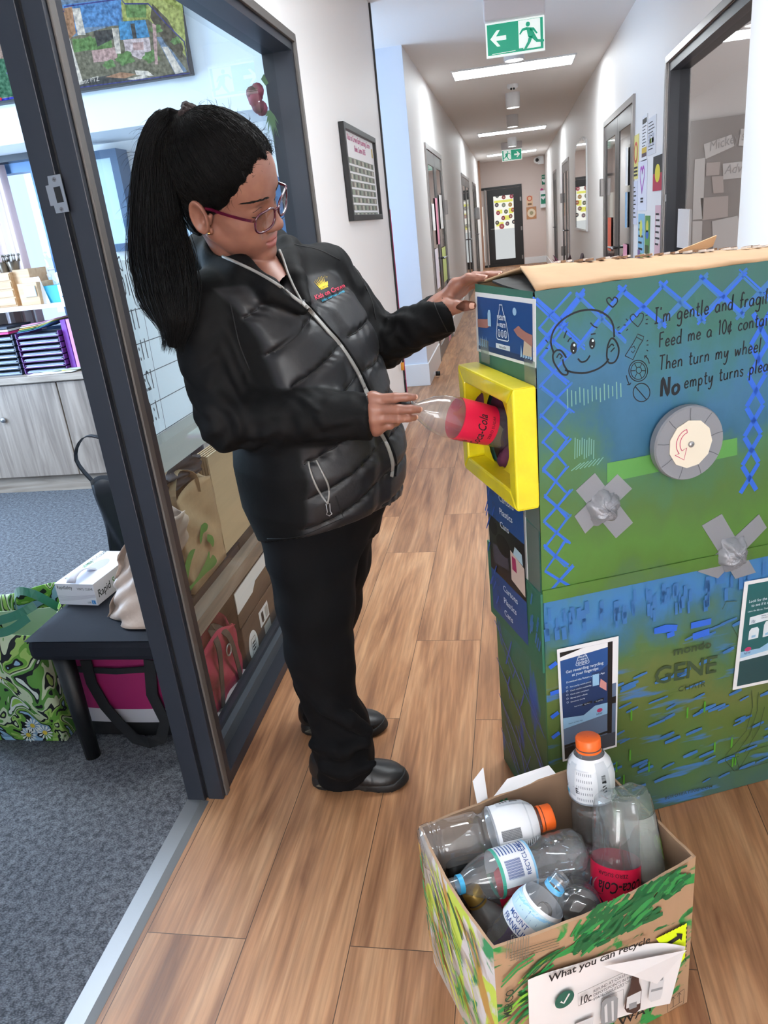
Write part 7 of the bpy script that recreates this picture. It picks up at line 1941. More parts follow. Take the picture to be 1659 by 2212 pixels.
def d_sport(a=0.):
 def f(b, dr, z0, z1):
  h = z1 - z0
  for k in range(16):
   lr(b, dr, a + .55, a + .95 - .06 * (k % 3), z0 + h * (.10 + k * .05), z0 + h * (.12 + k * .05), 1)
   if k < 10: lr(b, dr, a + 1.05, a + 1.5 - .05 * (k % 2), z0 + h * (.12 + k * .05), z0 + h * (.14 + k * .05), 1)
  for k in range(40): lr(b, dr, a + 3.6 + .09 * (k % 8), a + 3.63 + .09 * (k % 8), z0 + h * (.1 + .15 * (k // 8)), z0 + h * (.16 + .15 * (k // 8)), 2)
  lr(b, dr, a + 4.5, a + 5.1, z0 + h * .2, z0 + h * .95, 3); lr(b, dr, a + 4.7, a + 4.9, z0 + h * .3, z0 + h * .7, 1); lr(b, dr, a, a + 6.28, z0, z0 + h * .04, 2)
  for k in range(22): lr(b, dr, a - .1 + k * .02, a - .1 + k * .02 + (.012 if k % 3 else .006), z0 + h * .12, z0 + h * .55, 1)
  for k in range(4): b.fpoly(FZ, [], 0, 0) if False else None
  for k in range(3): lr(b, dr, a + 2.1 + k * .25, a + 2.2 + k * .25, z0 + h * (.1 + .2 * k), z0 + h * .95, 2)
  lr(b, dr, a + 3.1, a + 3.5, z0 + h * .15, z0 + h * .9, 3); lt(b, dr, 'O W E', a + 2.7, z0 + h * .25, .016, 1, .01); lr(b, dr, a + 2.7, a + 3.05, z0 + h * .10, z0 + h * .2, 4)
  lr(b, dr, a + 1.15, a + 1.35, z0 + h * .72, z0 + h * .9, 5)
 return f
SPM = [M_lab, M_ink, mat('label_grey', '#8d929a', .45), mat('label_silver', '#c5c9cf', .4), mat('label_cyan', '#4fb3d6', .45), mat('label_orange', '#e07a50', .45)]
COM = [M_cola, M_ink, M_lab]
ax = lambda px, py, z: atz(px, py, z)
# 1 lying across the top
bottle('clear sports bottle with orange cap lying across the left of the box', K_SPORT, ax(935, 1828, .320), ax(1186, 1764, .330), 2.55, tip=True, cap=M_orange, bands=[(.136, .222, SPM, d_sport(), 0, 6.283)], ribs=.012)
# 2 standing in the back corner
tp = aty(1270, 1597, 1.20); bs = aty(1290, 1850, 1.165)
bottle('sports bottle with orange cap standing upright at the back of the box', K_SPORT, tp + (bs - tp).normalized() * .25, tp, 3.2, cap=M_orange, bands=[(.136, .222, SPM, d_sport(), 0, 6.283)], ribs=.012)
# 3 cola bottle standing on its neck
bp_ = aty(1333, 1716, 1.10); tp = aty(1328, 1975, 1.02)
bottle('clear cola bottle with red label standing upside down in the box', K_SODA, bp_, tp, 3.5, cap=M_black, bands=[(.115, .178, COM, d_cola(), 0, 6.283)], ribs=.01)
# 4 apple juice bottle
def d_keri(b, dr, z0, z1):
 for k in range(12): lr(b, dr, .1 + k * .03, .1 + k * .03 + .015, z1 - .045, z1 - .015, 1)
 for k in range(8): lr(b, dr, .1, .5, z0 + .01 + k * .006, z0 + .012 + k * .006, 3)
 vs = [dr(Vector((1.15 * .043 + .020 * math.cos(a), z0 + .03 + .020 * math.sin(a), .0004))) for a in np.linspace(0, 6.28, 25)[:-1]]; b.add(vs, [tuple(range(24))], 1)
 vs = [dr(Vector((1.15 * .043 + .022 * math.cos(a), z0 + .075 + .022 * math.sin(a), .0004))) for a in np.linspace(0, 6.28, 25)[:-1]]; b.add(vs, [tuple(range(24))], 2)
 vs = [dr(Vector((1.15 * .043 + .010 * math.cos(a), z0 + .075 + .010 * math.sin(a), .0007))) for a in np.linspace(0, 6.28, 17)[:-1]]; b.add(vs, [tuple(range(16))], 4)
 lt(b, dr, 'Keri', .80, z0 + .024, .022, 5, .008, .8, 0, .2)
bottle('juice bottle with an apple picture and black oval emblem by the right wall', K_JUICE, P3(.352, .125, .415), P3(.345, .048, .19), 5.3, PETG, bands=[(.04, .15, [clear('label_film', '#eef4e6', 1.2, .1, 1.5, .25), M_ink, mat('apple_green', '#b6cf5a', .5), mat('label_grey', '#8d929a'), mat('apple_core', '#e9efc9', .5), M_paper], d_keri, 0, 3.6)])
# 5 water bottle with white recycling label
def d_water(b, dr, z0, z1):
 for k in range(22): lr(b, dr, .15 + k * .035, .15 + k * .035 + (.02 if k % 3 else .01), z0 + .025, z0 + .055, 1)
 lt(b, dr, 'RECYCLE ME', .15, z0 + .011, .012, 1, .006, .95)
 for k in range(9): lr(b, dr, 1.15, 1.9 - .08 * (k % 3), z0 + .008 + k * .006, z0 + .010 + k * .006, 1)
 lr(b, dr, 0, 6.28, z1 - .006, z1, 2); lr(b, dr, 0, 6.28, z0, z0 + .004, 3)
bottle('water bottle with white recycling label and blue neck ring lying in the middle', K_WATER, ax(1235, 1838, .30), ax(968, 1918, .315), .3, tip=True, ring_=M_ring, cap=None, bands=[(.108, .175, [M_lab, mat('label_navy', '#2d4f8f', .45), mat('label_teal', '#3fa08a', .45), mat('label_skyblue', '#8fc4e6', .45)], d_water, -.2, 3.6)], ribs=.01)
# 6 cola bottle under it
bottle('cola bottle with red label lying under the white labelled water bottle', K_SODA, ax(1275, 1862, .265), ax(1030, 1915, .235), 1.0, bands=[(.115, .178, COM, d_cola(), 0, 6.283)], crush=.08, seed=2)
# 7 spring water bottle pointing up
def d_spring(b, dr, z0, z1):
 lr(b, dr, 0, 6.28, z0 + .028, z1 - .006, 1); lr(b, dr, 0, 6.28, z0 + .045, z0 + .052, 3)
 for k in range(14): lr(b, dr, .2 + k * .45, .4 + k * .45, z0 + .030 + .004 * (k % 3), z0 + .042 + .006 * (k % 2), 4)
 for a in (.3, 3.4): lt(b, dr, 'MOUNT', a + .15, z0 + .017, .013, 2, .005); lt(b, dr, 'FRANKLIN', a, z0 + .003, .014, 2, .006)
 lr(b, dr, 2.3, 3.0, z0 + .002, z0 + .02, 5)
bottle('water bottle with blue mountain label and pale blue ring at the front of the box', [(z * .74, r) for z, r in K_WATER], ax(1125, 2008, .285), ax(1215, 1893, .375), 4.2, tip=True, ring_=M_ring, bands=[(.082, .142, [M_lab, mat('label_blue', '#2f86d0', .45), mat('label_navy', '#2d4f8f'), mat('label_skyblue', '#8fc4e6'), mat('label_deepblue', '#1f5aa8', .45), mat('label_leaf', '#6aa04a', .45)], d_spring, 0, 6.283)], crush=.03)
# 8 bottle seen from its base
bottle('clear bottle showing its round base beside the blue labelled water bottle', K_WATER, ax(1252, 1972, .31), ax(1235, 1900, .12), 0, crush=.02)
# 9 neck with blue ring
bottle('bottle neck with blue ring poking up beside the upside down bottle', K_WATER, ax(1250, 1850, .08), ax(1300, 1912, .29), 0, tip=True, ring_=M_ring, bands=[(.10, .16, [mat('label_wine', '#8a2450', .45)], None, 0, 6.283)])
# 10 gold tinted crumpled bottle
bottle('gold tinted crumpled bottle with purple label in the front left corner', K_JUICE, P3(.115, .085, .08), P3(.048, .17, .275), 1, PETY, tip=True, cap=mat('gold_cap', '#b0904a', .35, metal=.6), bands=[(.13, .165, [mat('label_purple', '#4a1f78', .45), M_paper], lambda b, dr, z0, z1: [lt(b, dr, 'GOLD', .3 + k * 1.6, z0 + .010, .016, 1, .006) for k in range(4)], 0, 6.283)], crush=.10, seed=4)
# 11 green bottle at the back
bottle('dull green tinted bottle lying against the back wall behind the orange cap', K_JUICE, ax(1255, 1835, .10), ax(1165, 1730, .215), 0, PETG, tip=True, crush=.05, cap=mat('dark_green_cap', '#1f5a3c', .4))
# 12 crumpled tea bottle
bottle('crumpled clear bottle with green leaf label right of the middle', K_WATER, ax(1305, 1902, .21), ax(1175, 1812, .27), 2.2, tip=True, bands=[(.08, .15, [clear('label_film', '#eef4e6'), mat('tea_green', '#5f9a4a', .45), M_ink], lambda b, dr, z0, z1: [lr(b, dr, k * 1.3, k * 1.3 + .5, z0 + .01, z0 + .03, 1) for k in range(4)] + [lt(b, dr, 'Fuze', k * 1.8, z0 + .04, .02, 2, .006) for k in range(3)], 0, 6.283)], crush=.13, seed=1)
# 13, 14 dark bottles low down
def d_dots(b, dr, z0, z1):
 for i in range(30):
  for j in range(8): lr(b, dr, i * .21, i * .21 + .05, z0 + .004 + j * .008, z0 + .006 + j * .008, 1)
bottle('dark bottle with dotted navy label wedged behind the front right edge', K_WATER, ax(1385, 1960, .16), ax(1260, 1965, .24), 0, PETD, bands=[(.03, .17, [mat('label_midnight', '#15183a', .35), mat('dot_violet', '#6a70c8', .45)], d_dots, 0, 6.283)])
bottle('smoky dark bottle under the orange capped one at the left', K_SODA, ax(950, 1880, .22), ax(1140, 1830, .16), 0, PETD, crush=.03)
bottle('clear bottle lying deep at the bottom right of the box', K_SODA, ax(1430, 1935, .14), ax(1350, 1800, .20), 0, PETG, cap=mat('lime_cap', '#5fae3a', .4), crush=.04)
bottle('clear bottle lying along the bottom of the box by the front wall', K_SODA, ax(1180, 2040, .10), ax(1040, 1850, .12), 0, crush=.05)
bottle('clear bottle at the bottom under the standing sports bottle', K_SODA, ax(1290, 1900, .06), ax(1100, 1790, .08), 0, crush=.05)
# ------------------------------------------------------------------ the person
def ry(a, b_, c):
 ca, sa = math.cos(a), math.sin(a); cb_, sb = math.cos(b_), math.sin(b_); cc, sc = math.cos(c), math.sin(c)
 return np.array([[ca, -sa, 0], [sa, ca, 0], [0, 0, 1]]) @ np.array([[cb_, 0, sb], [0, 1, 0], [-sb, 0, cb_]]) @ np.array([[1, 0, 0], [0, cc, -sc], [0, sc, cc]])
HR = ry(R(-7.43), R(20.84), R(26.23)); HT = np.array((-.552, 1.536, 1.496)); HS = 1.037
def h2w(P): return (np.asarray(P, float) @ HR.T) * HS + HT
def w2h(P): return ((np.asarray(P, float) - HT) / HS) @ HR
def V_(p): return np.array(p, float)
FD = np.array((.857, -.515, 0)); LD = np.array((.515, .857, 0))      # where her chest faces, and her left
# ---- head and neck
neckb = w2h((-.560, 1.605, 1.365)); chest = w2h((-.505, 1.58, 1.27)); shR = w2h((-.60, 1.52, 1.26)); shL = w2h((-.47, 1.72, 1.27))
def head_sdf(P):
 P = P.astype(np.float32)
 Q = P.copy(); Q[:, 1] = np.abs(Q[:, 1])
 d = s_ell(P, (-.012, 0, .042), (.098, .0755, .090))
 d = smin(d, s_ell(P, (.030, 0, -.015), (.062, .0605, .090)), .03)
 d = smin(d, s_ell(P, (.042, 0, .050), (.052, .056, .050)), .03)
 d = smin(d, s_ell(P, (.035, 0, -.075), (.056, .046, .040)), .03)
 d = smin(d, s_cap(Q, (.000, .053, -.055), (.074, .012, -.101), .017, .015), .025)
 d = smin(d, s_ell(P, (.083, 0, -.106), (.018, .021, .017)), .014)
 d = smin(d, s_ell(Q, (.056, .040, -.030), (.026, .022, .022)), .022)
 d = smin(d, s_ell(Q, (.060, .034, -.058), (.026, .020, .022)), .02)
 d = smin(d, s_cap(P, (.080, -.030, .024), (.080, .030, .024), .011), .016)
 d = smin(d, s_ell(P, (.076, 0, -.068), (.021, .029, .021)), .016)
 d = smax(d, -s_ell(Q, (.104, .033, .001), (.021, .018, .013)), .012)
 d = smin(d, s_ell(Q, (.0745, .0325, .000), (.0135, .0150, .0125)), .005)
 d = smin(d, s_cap(P, (.086, 0, .012), (.106, 0, -.032), .0085, .0105), .010)
 d = smin(d, s_ell(P, (.1075, 0, -.036), (.0125, .0125, .0110)), .007)
 d = smin(d, s_ell(Q, (.0970, .0135, -.0405), (.0125, .0075, .0085)), .006)
 d = smax(d, -s_ell(Q, (.1020, .0072, -.0480), (.0065, .0040, .0040)), .003)
 # mouth: upper and lower lip with a smiling gap
 up = np.minimum(s_cap(Q, (.0995, .0, -.0655), (.0955, .014, -.0660), .0052, .0048), s_cap(Q, (.0955, .014, -.0660), (.0870, .0275, -.0640), .0048, .0028))
 lo = np.minimum(s_cap(Q, (.0975, .0, -.0790), (.0935, .013, -.0775), .0068, .0060), s_cap(Q, (.0935, .013, -.0775), (.0865, .0270, -.0660), .0058, .0028))
 d = smin(d, up, .003); d = smin(d, lo, .003)
 gap = np.minimum(s_cap(Q, (.1030, 0, -.0712), (.0985, .015, -.0707), .0030, .0028), s_cap(Q, (.0985, .015, -.0707), (.0895, .0265, -.0652), .0028, .0016))
 d = smax(d, -gap, .002)
 d = d + .0022 * np.exp(-(s_cap(Q, (.092, .025, -.046), (.078, .037, -.076), .001) / .004) ** 2)
 # ears
 E = Q - np.array((-.008, .0755, -.012), np.float32)
 ca, sa = math.cos(.28), math.sin(.28)
 ex = E[:, 0] * ca + E[:, 2] * sa; ez = -E[:, 0] * sa + E[:, 2] * ca
 rr = np.sqrt((ex / .0155) ** 2 + (ez / .0290) ** 2)
 yy = E[:, 1] - .010 * np.clip(rr, 0, 1) + .10 * ex
 ear = np.maximum((rr - 1) * .019, np.abs(yy) - .0042)
 ear = smin(ear, np.sqrt(((rr - .90) * .020) ** 2 + (yy - .002) ** 2) - .0040, .004)
 ear = smin(ear, s_ell(Q, (.003, .0750, -.041), (.0090, .0052, .0095)), .006)
 ear = smin(ear, s_cap(Q, (.008, .0730, -.010), (.006, .0750, -.024), .0042), .004)
 ear = smax(ear, -s_ell(Q, (-.003, .0830, -.016), (.0065, .0060, .0110)), .003)
 d = smin(d, ear, .005)
 # neck and upper chest
 nk = s_cap(P, (-.034, 0, -.05), tuple(neckb), .041, .049)
 nk = smin(nk, s_cap(P, tuple(neckb), tuple(chest), .052, .070), .03)
 nk = smin(nk, s_cap(P, tuple(shR), tuple(shL), .05), .05)
 d = smin(d, nk, .004)
 return d
Vh, Fh = nets(head_sdf, (-.13, -.105, -.30), (.135, .16, .145), .0022)
Qh = Vh.copy(); Qh[:, 1] = np.abs(Qh[:, 1])
lipd = np.minimum(np.minimum(s_cap(Qh, (.0995, .0, -.0655), (.0955, .014, -.0660), .0052, .0048), s_cap(Qh, (.0955, .014, -.0660), (.0870, .0275, -.0640), .0048, .0028)),
                  np.minimum(s_cap(Qh, (.0975, .0, -.0790), (.0935, .013, -.0775), .0068, .0060), s_cap(Qh, (.0935, .013, -.0775), (.0865, .0270, -.0660), .0058, .0028)))
lip_h = np.clip(1 - lipd / .0022, 0, 1)
# ---- hands
def seg(P, pts, rs, k=.004):
 d = None
 for i in range(len(pts) - 1):
  e = s_cap(P, pts[i], pts[i + 1], rs[i], rs[i + 1])
  d = e if d is None else smin(d, e, k)
 return d
Y = lambda px, py, y: V_(aty(px, py, y))
zr = lambda x, y: (760 + x / 9.217, 820 + y / 9.217)
zl = lambda x, y: (930 + x / 9.217, 570 + y / 9.217)
RH = dict(
 index=([Y(*zr(420, 395), 1.447), Y(*zr(860, 362), 1.437), Y(*zr(1080, 350), 1.441), Y(*zr(1232, 350), 1.447)], [.0112, .0096, .0086, .0072]),
 middle=([Y(*zr(430, 600), 1.438), Y(*zr(930, 590), 1.424), Y(*zr(1170, 590), 1.430), Y(*zr(1325, 595), 1.437)], [.0112, .0097, .0087, .0073]),
 ring=([Y(*zr(450, 770), 1.438), Y(*zr(930, 775), 1.426), Y(*zr(1120, 762), 1.434), Y(*zr(1238, 755), 1.443)], [.0108, .0093, .0082, .0070]),
 little=([Y(*zr(500, 930), 1.444), Y(*zr(760, 905), 1.448), Y(*zr(880, 850), 1.468), Y(*zr(960, 800), 1.476)], [.0100, .0086, .0078, .0066]),
 thumb=([Y(*zr(330, 600), 1.470), Y(*zr(560, 520), 1.492), Y(*zr(880, 520), 1.493), Y(*zr(1120, 480), 1.486)], [.0150, .0125, .0102, .0082]))
RW = Y(*zr(200, 760), 1.462)
def rhand(P):
 P = P.astype(np.float32)
 d = None
 for k, (pts, rs) in RH.items():
  e = seg(P, pts, rs)
  d = e if d is None else smin(d, e, .0035)
 pal = seg(P, [RH['index'][0][0], RH['middle'][0][0], RH['ring'][0][0], RH['little'][0][0]], [.0135, .0135, .0130, .0125], .008)
 for k, r in (('index', .0155), ('middle', .016), ('ring', .016), ('little', .0155)):
  pal = smin(pal, s_cap(P, RW, RH[k][0][0], .022, r), .010)
 pal = smin(pal, s_cap(P, RW + V_((.0, .012, -.006)), RH['little'][0][0] + V_((-.005, .012, -.008)), .020, .016), .012)
 d = smin(d, pal, .009)
 arm = s_cap(P, RW, Y(600, 915, 1.463), .025, .034)
 return smin(d, arm, .015)
LHd = dict(
 index=([Y(*zl(500, 420), 1.705), Y(*zl(755, 275), 1.690), Y(*zl(930, 275), 1.678), Y(*zl(1085, 285), 1.668)], [.0112, .0098, .0086, .0072]),
 middle=([Y(*zl(560, 420), 1.727), Y(*zl(880, 245), 1.712), Y(*zl(1120, 235), 1.696), Y(*zl(1335, 232), 1.682)], [.0112, .0098, .0088, .0074]),
 ring=([Y(*zl(590, 450), 1.745), Y(*zl(940, 250), 1.735), Y(*zl(1190, 222), 1.718), Y(*zl(1385, 205), 1.706)], [.0106, .0092, .0084, .0072]),
 little=([Y(*zl(620, 520), 1.760), Y(*zl(880, 400), 1.760), Y(*zl(1030, 330), 1.748), Y(*zl(1180, 290), 1.738)], [.0098, .0084, .0076, .0066]),
 thumb=([Y(*zl(370, 820), 1.690), Y(*zl(520, 850), 1.676), Y(*zl(690, 835), 1.664), Y(*zl(830, 835), 1.657)], [.0150, .0125, .0108, .0096]))
LW = Y(*zl(190, 850), 1.715)
def lhand(P):
 P = P.astype(np.float32)
 d = None
 for k, (pts, rs) in LHd.items():
  e = seg(P, pts, rs)
  d = e if d is None else smin(d, e, .0035)
 pal = seg(P, [LHd['index'][0][0], LHd['middle'][0][0], LHd['ring'][0][0], LHd['little'][0][0]], [.0125, .0125, .0120, .0115], .008)
 for k, r in (('index', .0140), ('middle', .0140), ('ring', .0140), ('little', .0135)):
  pal = smin(pal, s_cap(P, LW, LHd[k][0][0], .021, r), .010)
 pal = smin(pal, s_cap(P, LW + V_((.008, -.012, -.008)), LHd['thumb'][0][1], .020, .0135), .012)
 d = smin(d, pal, .008)
 return smin(d, s_cap(P, LW, Y(880, 710, 1.755), .024, .032), .015)
Vr, Fr_ = nets(rhand, tuple(np.minimum(RW - .06, Y(600, 915, 1.463) - .02) - V_((0, 0, .01))), tuple(RW + V_((.18, .07, .06))), .0019)
Vl, Fl_ = nets(lhand, tuple(np.minimum(LW, Y(880, 710, 1.755)) - .055), tuple(LW + V_((.16, .10, .11))), .0019)
# ---- torso shape shared by body, jacket and shirt
TS = np.array([  # z, cx, cy, half width, half depth
 (.62, -.490, 1.655, .150, .112), (.70, -.484, 1.652, .164, .132), (.76, -.475, 1.646, .178, .158), (.82, -.470, 1.640, .190, .182), (.92, -.463, 1.637, .196, .194),
 (1.00, -.464, 1.638, .186, .182), (1.08, -.470, 1.638, .180, .165), (1.15, -.476, 1.638, .180, .152), (1.21, -.486, 1.638, .182, .138), (1.265, -.502, 1.636, .178, .115),
 (1.31, -.520, 1.630, .155, .092), (1.345, -.535, 1.622, .110, .074), (1.375, -.545, 1.614, .078, .062)])
def tors(P, g=0.):
 z = P[:, 2]
 cx, cy, a, b_ = (np.interp(z, TS[:, 0], TS[:, i]).astype(np.float32) for i in (1, 2, 3, 4))
 a = a + g; b_ = b_ + g
 x = P[:, 0] - cx; y = P[:, 1] - cy
 s = x * LD[0] + y * LD[1]; f = x * FD[0] + y * FD[1]
 p = 2.25
 k = (np.abs(s / a) ** p + np.abs(f / b_) ** p) ** (1 / p)
 return (k - 1) * np.minimum(a, b_), s, f
SR_, ER_, WR_ = Y(426, 668, 1.525), Y(494, 908, 1.463), Y(800, 898, 1.456)
SL_, EL_, WL_ = Y(702, 588, 1.79), Y(818, 742, 1.80), Y(986, 668, 1.712)
LEGR = [Y(668, 1130, 1.60), Y(676, 1210, 1.585), Y(682, 1300, 1.575), Y(690, 1400, 1.57), Y(700, 1450, 1.572), Y(708, 1500, 1.575), Y(736, 1565, 1.576), Y(742, 1610, 1.578), Y(746, 1660, 1.58)]
LRR = [.108, .100, .092, .083, .074, .066, .070, .076, .080]
LEGL = [Y(730, 1110, 1.74), Y(722, 1210, 1.785), Y(712, 1300, 1.80), Y(696, 1390, 1.81), Y(694, 1470, 1.81), Y(712, 1530, 1.80), Y(745, 1555, 1.80)]
LLR = [.100, .094, .084, .076, .074, .074, .062]
def core(P):
 P = P.astype(np.float32)
 d = np.maximum(tors(P, -.03)[0], P[:, 2] - 1.37)
 d = np.maximum(d, .80 - P[:, 2])
 for pts, rs in (([SR_, ER_, WR_ + V_((-.04, 0, 0))], [.040, .034, .024]), ([SL_, EL_, WL_ + V_((-.04, .02, -.01))], [.040, .034, .023])):
  d = smin(d, seg(P, pts, rs), .02)
 for L, rs in ((LEGR, LRR), (LEGL, LLR)):
  d = smin(d, seg(P, L, [r - .045 for r in rs], .03), .04)
 return d
Vc, Fc = nets(core, (-.80, 1.36, .04), (-.06, 1.96, 1.42), .009)
body = MB()
addnp(body, h2w(Vh), Fh); addnp(body, Vr, Fr_); addnp(body, Vl, Fl_); addnp(body, Vc, Fc)
M_skin = bpy.data.materials.new('brown_skin'); M_skin.use_nodes = True
nt = M_skin.node_tree; bs = nt.nodes['Principled BSDF']
at = nt.nodes.new('ShaderNodeAttribute'); at.attribute_name = 'lip'
tc = nt.nodes.new('ShaderNodeTexCoord'); nz = nt.nodes.new('ShaderNodeTexNoise'); nz.inputs['Scale'].default_value = 28; nz.inputs['Detail'].default_value = 5; nt.links.new(tc.outputs['Object'], nz.inputs['Vector'])
rp = nt.nodes.new('ShaderNodeValToRGB'); rp.color_ramp.elements[0].position = .3; rp.color_ramp.elements[1].position = .7
rp.color_ramp.elements[0].color = lin('#835647'); rp.color_ramp.elements[1].color = lin('#966755'); nt.links.new(nz.outputs[0], rp.inputs[0])
mx = nt.nodes.new('ShaderNodeMix'); mx.data_type = 'RGBA'; nt.links.new(at.outputs['Fac'], mx.inputs[0]); nt.links.new(rp.outputs[0], mx.inputs[6]); mx.inputs[7].default_value = lin('#96574f')
nt.links.new(mx.outputs[2], bs.inputs['Base Color']); bs.inputs['Roughness'].default_value = .42; bs.inputs['Specular IOR Level'].default_value = .45
bs.inputs['Subsurface Weight'].default_value = .12; bs.inputs['Subsurface Radius'].default_value = (.6, .25, .12); bs.inputs['Subsurface Scale'].default_value = .006
n2 = nt.nodes.new('ShaderNodeTexNoise'); n2.inputs['Scale'].default_value = 420; nt.links.new(tc.outputs['Object'], n2.inputs['Vector'])
bp = nt.nodes.new('ShaderNodeBump'); bp.inputs['Strength'].default_value = .12; bp.inputs['Distance'].default_value = .001; nt.links.new(n2.outputs[0], bp.inputs['Height']); nt.links.new(bp.outputs[0], bs.inputs['Normal'])
per = body.build('person', M_skin, origin=(-.48, 1.69, 0))
tag(per, 'person in a black quilted jacket leaning over to feed a bottle into the yellow hatch', 'person')
at_ = per.data.attributes.new('lip', 'FLOAT', 'POINT')
at_.data.foreach_set('value', np.concatenate([lip_h, np.zeros(len(Vr) + len(Vl) + len(Vc))]).astype(np.float32))
per['_o'] = [-.48, 1.69, 0]
# finger nails
M_nail = mat('nail', '#c99a86', .3)
b = MB()
def nail(pts, nrm, sz=.0052):
 a, c = V_(pts[-2]), V_(pts[-1]); d = (c - a) / np.linalg.norm(c - a)
 n_ = V_(nrm); n_ -= d * n_.dot(d); n_ /= np.linalg.norm(n_); t = np.cross(d, n_)
 o = c + n_ * .0050
 b.grid(lambda s, u: tuple(o + d * (-.004 + .011 * u) + t * ((s - .5) * 2 * sz * (1 - .25 * (abs(u - .5) * 2) ** 3)) + n_ * (.0022 * (1 - ((s - .5) * 2) ** 2) - .002 * u)), 6, 5)
camdir = lambda p: V_(CO) - V_(p)
for k in ('index', 'middle', 'ring'): nail(RH[k][0], camdir(RH[k][0][-1]) * .9 + V_((0, 0, .4)))
nail(LHd['thumb'][0], camdir(LHd['thumb'][0][-1]), .0062)
for k in ('index', 'middle', 'ring'): nail(LHd[k][0], V_((0, -.3, 1)))
b.build('fingernails', M_nail, per)
# ---- face details
b = MB()
hp = lambda L: [tuple(h2w(p)) for p in L]
BV = None
def bvh_of(o):
 me = o.data; return BVHTree.FromPolygons([v.co + o.matrix_world.translation if o.parent is None else v.co + Vector(o['_o']) for v in me.vertices], [tuple(p.vertices) for p in me.polygons])
BVp = BVHTree.FromPolygons([tuple(p) for p in h2w(Vh)], [tuple(f) for f in Fh.tolist()])
def onhead(p, lift=.0006):
 """local head point pushed onto the face along x"""
 o = Vector(h2w((p[0] + .08, p[1], p[2]))); d = Vector(h2w((p[0], p[1], p[2])) - h2w((p[0] + .08, p[1], p[2]))).normalized()
 r = BVp.ray_cast(o, d)
 return (r[0] - d * lift) if r[0] is not None else Vector(h2w(p))
for sg in (-1, 1):
 for k in range(46):
  t = k / 45; y = .014 + .040 * t; z = .0235 + .007 * math.sin(t * 2.2) - .006 * t + random.uniform(-.0018, .0018)
  p = onhead((.09, sg * y, z), .0007); q = onhead((.09, sg * (y + .007), z + .0020 - .003 * t), .0010)
  b.tube([p, (p + q) / 2, q], [.0006, .0007, .0002], 4)
M_hair = mat('black_hair', '#060505', .5, spec=.18)
b.build('eyebrows', M_hair, per)
b = MB()
for sg in (-1, 1):
 L = [onhead((.09, sg * (.0195 + .027 * t), -.0065 - .0030 * math.sin(t * 3.14)), .0004) for t in np.linspace(0, 1, 14)]
 b.tube(L, [.0004] + [.0011] * 12 + [.0005], 5)
 for i in range(1, 13):
  d = Vector(HR @ V_((.0065, sg * .001 * (i - 5) * .5, -.0035))); b.tube([L[i], L[i] + d * .6, L[i] + d], [.0004, .0003, .0001], 3)
 L = [onhead((.09, sg * (.0205 + .025 * t), .0060 - .0030 * (1 - math.sin(t * 3.14))), .0002) for t in np.linspace(0, 1, 10)]
 b.tube(L, .0005, 4)
b.build('eyelashes', M_hair, per)
b = MB();
b.grid(lambda s, u: tuple(h2w((.0905 - .06 * (2 * abs(s - .5)) ** 2 * .35, (s - .5) * .030, -.0690 - .0042 * u))), 14, 2)
b.build('teeth', mat('teeth_white', '#e6ddd2', .3), per)
# ---- glasses
b = MB(); M_frame = mat('burgundy_acetate', '#4c0b24', .12, spec=.7, coat=.6)
def rim(sg, n=44):
 o = []
 for i in range(n):
  a = 2 * math.pi * i / n; c, s_ = math.cos(a), math.sin(a)
  x = math.copysign(abs(c) ** .72, c) * .0285; z = math.copysign(abs(s_) ** .78, s_) * .0190
  if z > 0 and x > 0: z += .0022 * (x / .026)
  y = sg * (.0365 + x * 1.0)
  o.append((.1075 - .0115 * ((abs(y) - .008) / .057) ** 2 + .10 * (z) * -.35, y, -.0105 + z))
 return o
for sg in (-1, 1): b.tube(hp(rim(sg)), .0024, 8, closed=True)
b.tube(hp([(.1085, -.0095, -.003), (.1115, -.004, .001), (.1115, .004, .001), (.1085, .0095, -.003)]), .0019, 8)
gl = b.build('glasses', M_frame, per, label='burgundy framed spectacles')
for sg in (-1, 1):
 b = MB(); P = [(.0965, sg * .0650, .001), (.091, sg * .0715, .003), (.070, sg * .0745, .003), (.035, sg * .0775, .004), (.008, sg * .0790, .006), (-.010, sg * .079, .000), (-.024, sg * .078, -.018)]
 b.strap(hp(spl(P, 4)), .0052, .0022, tuple(HR @ V_((0, 0, 1)))); b.build('temple', M_frame, gl)
 b = MB(); ri = rim(sg); c = np.mean(np.array(ri), 0); vs = [tuple(c)] + ri
 b.add(hp(vs), [(0, 1 + i, 1 + (i + 1) % len(ri)) for i in range(len(ri))]); b.build('lens', clear('spectacle_lens', '#fbf8f4', 1.3, .02, 1.5), gl)
# ear studs
b = MB()
for p, r in (((.006, -.0815, -.043), .0026), ((-.0045, -.0820, -.034), .0015)): b.ball(h2w(p), r * HS)
b.build('ear_studs', mat('gold', '#d8a860', .2, metal=1.0), per)
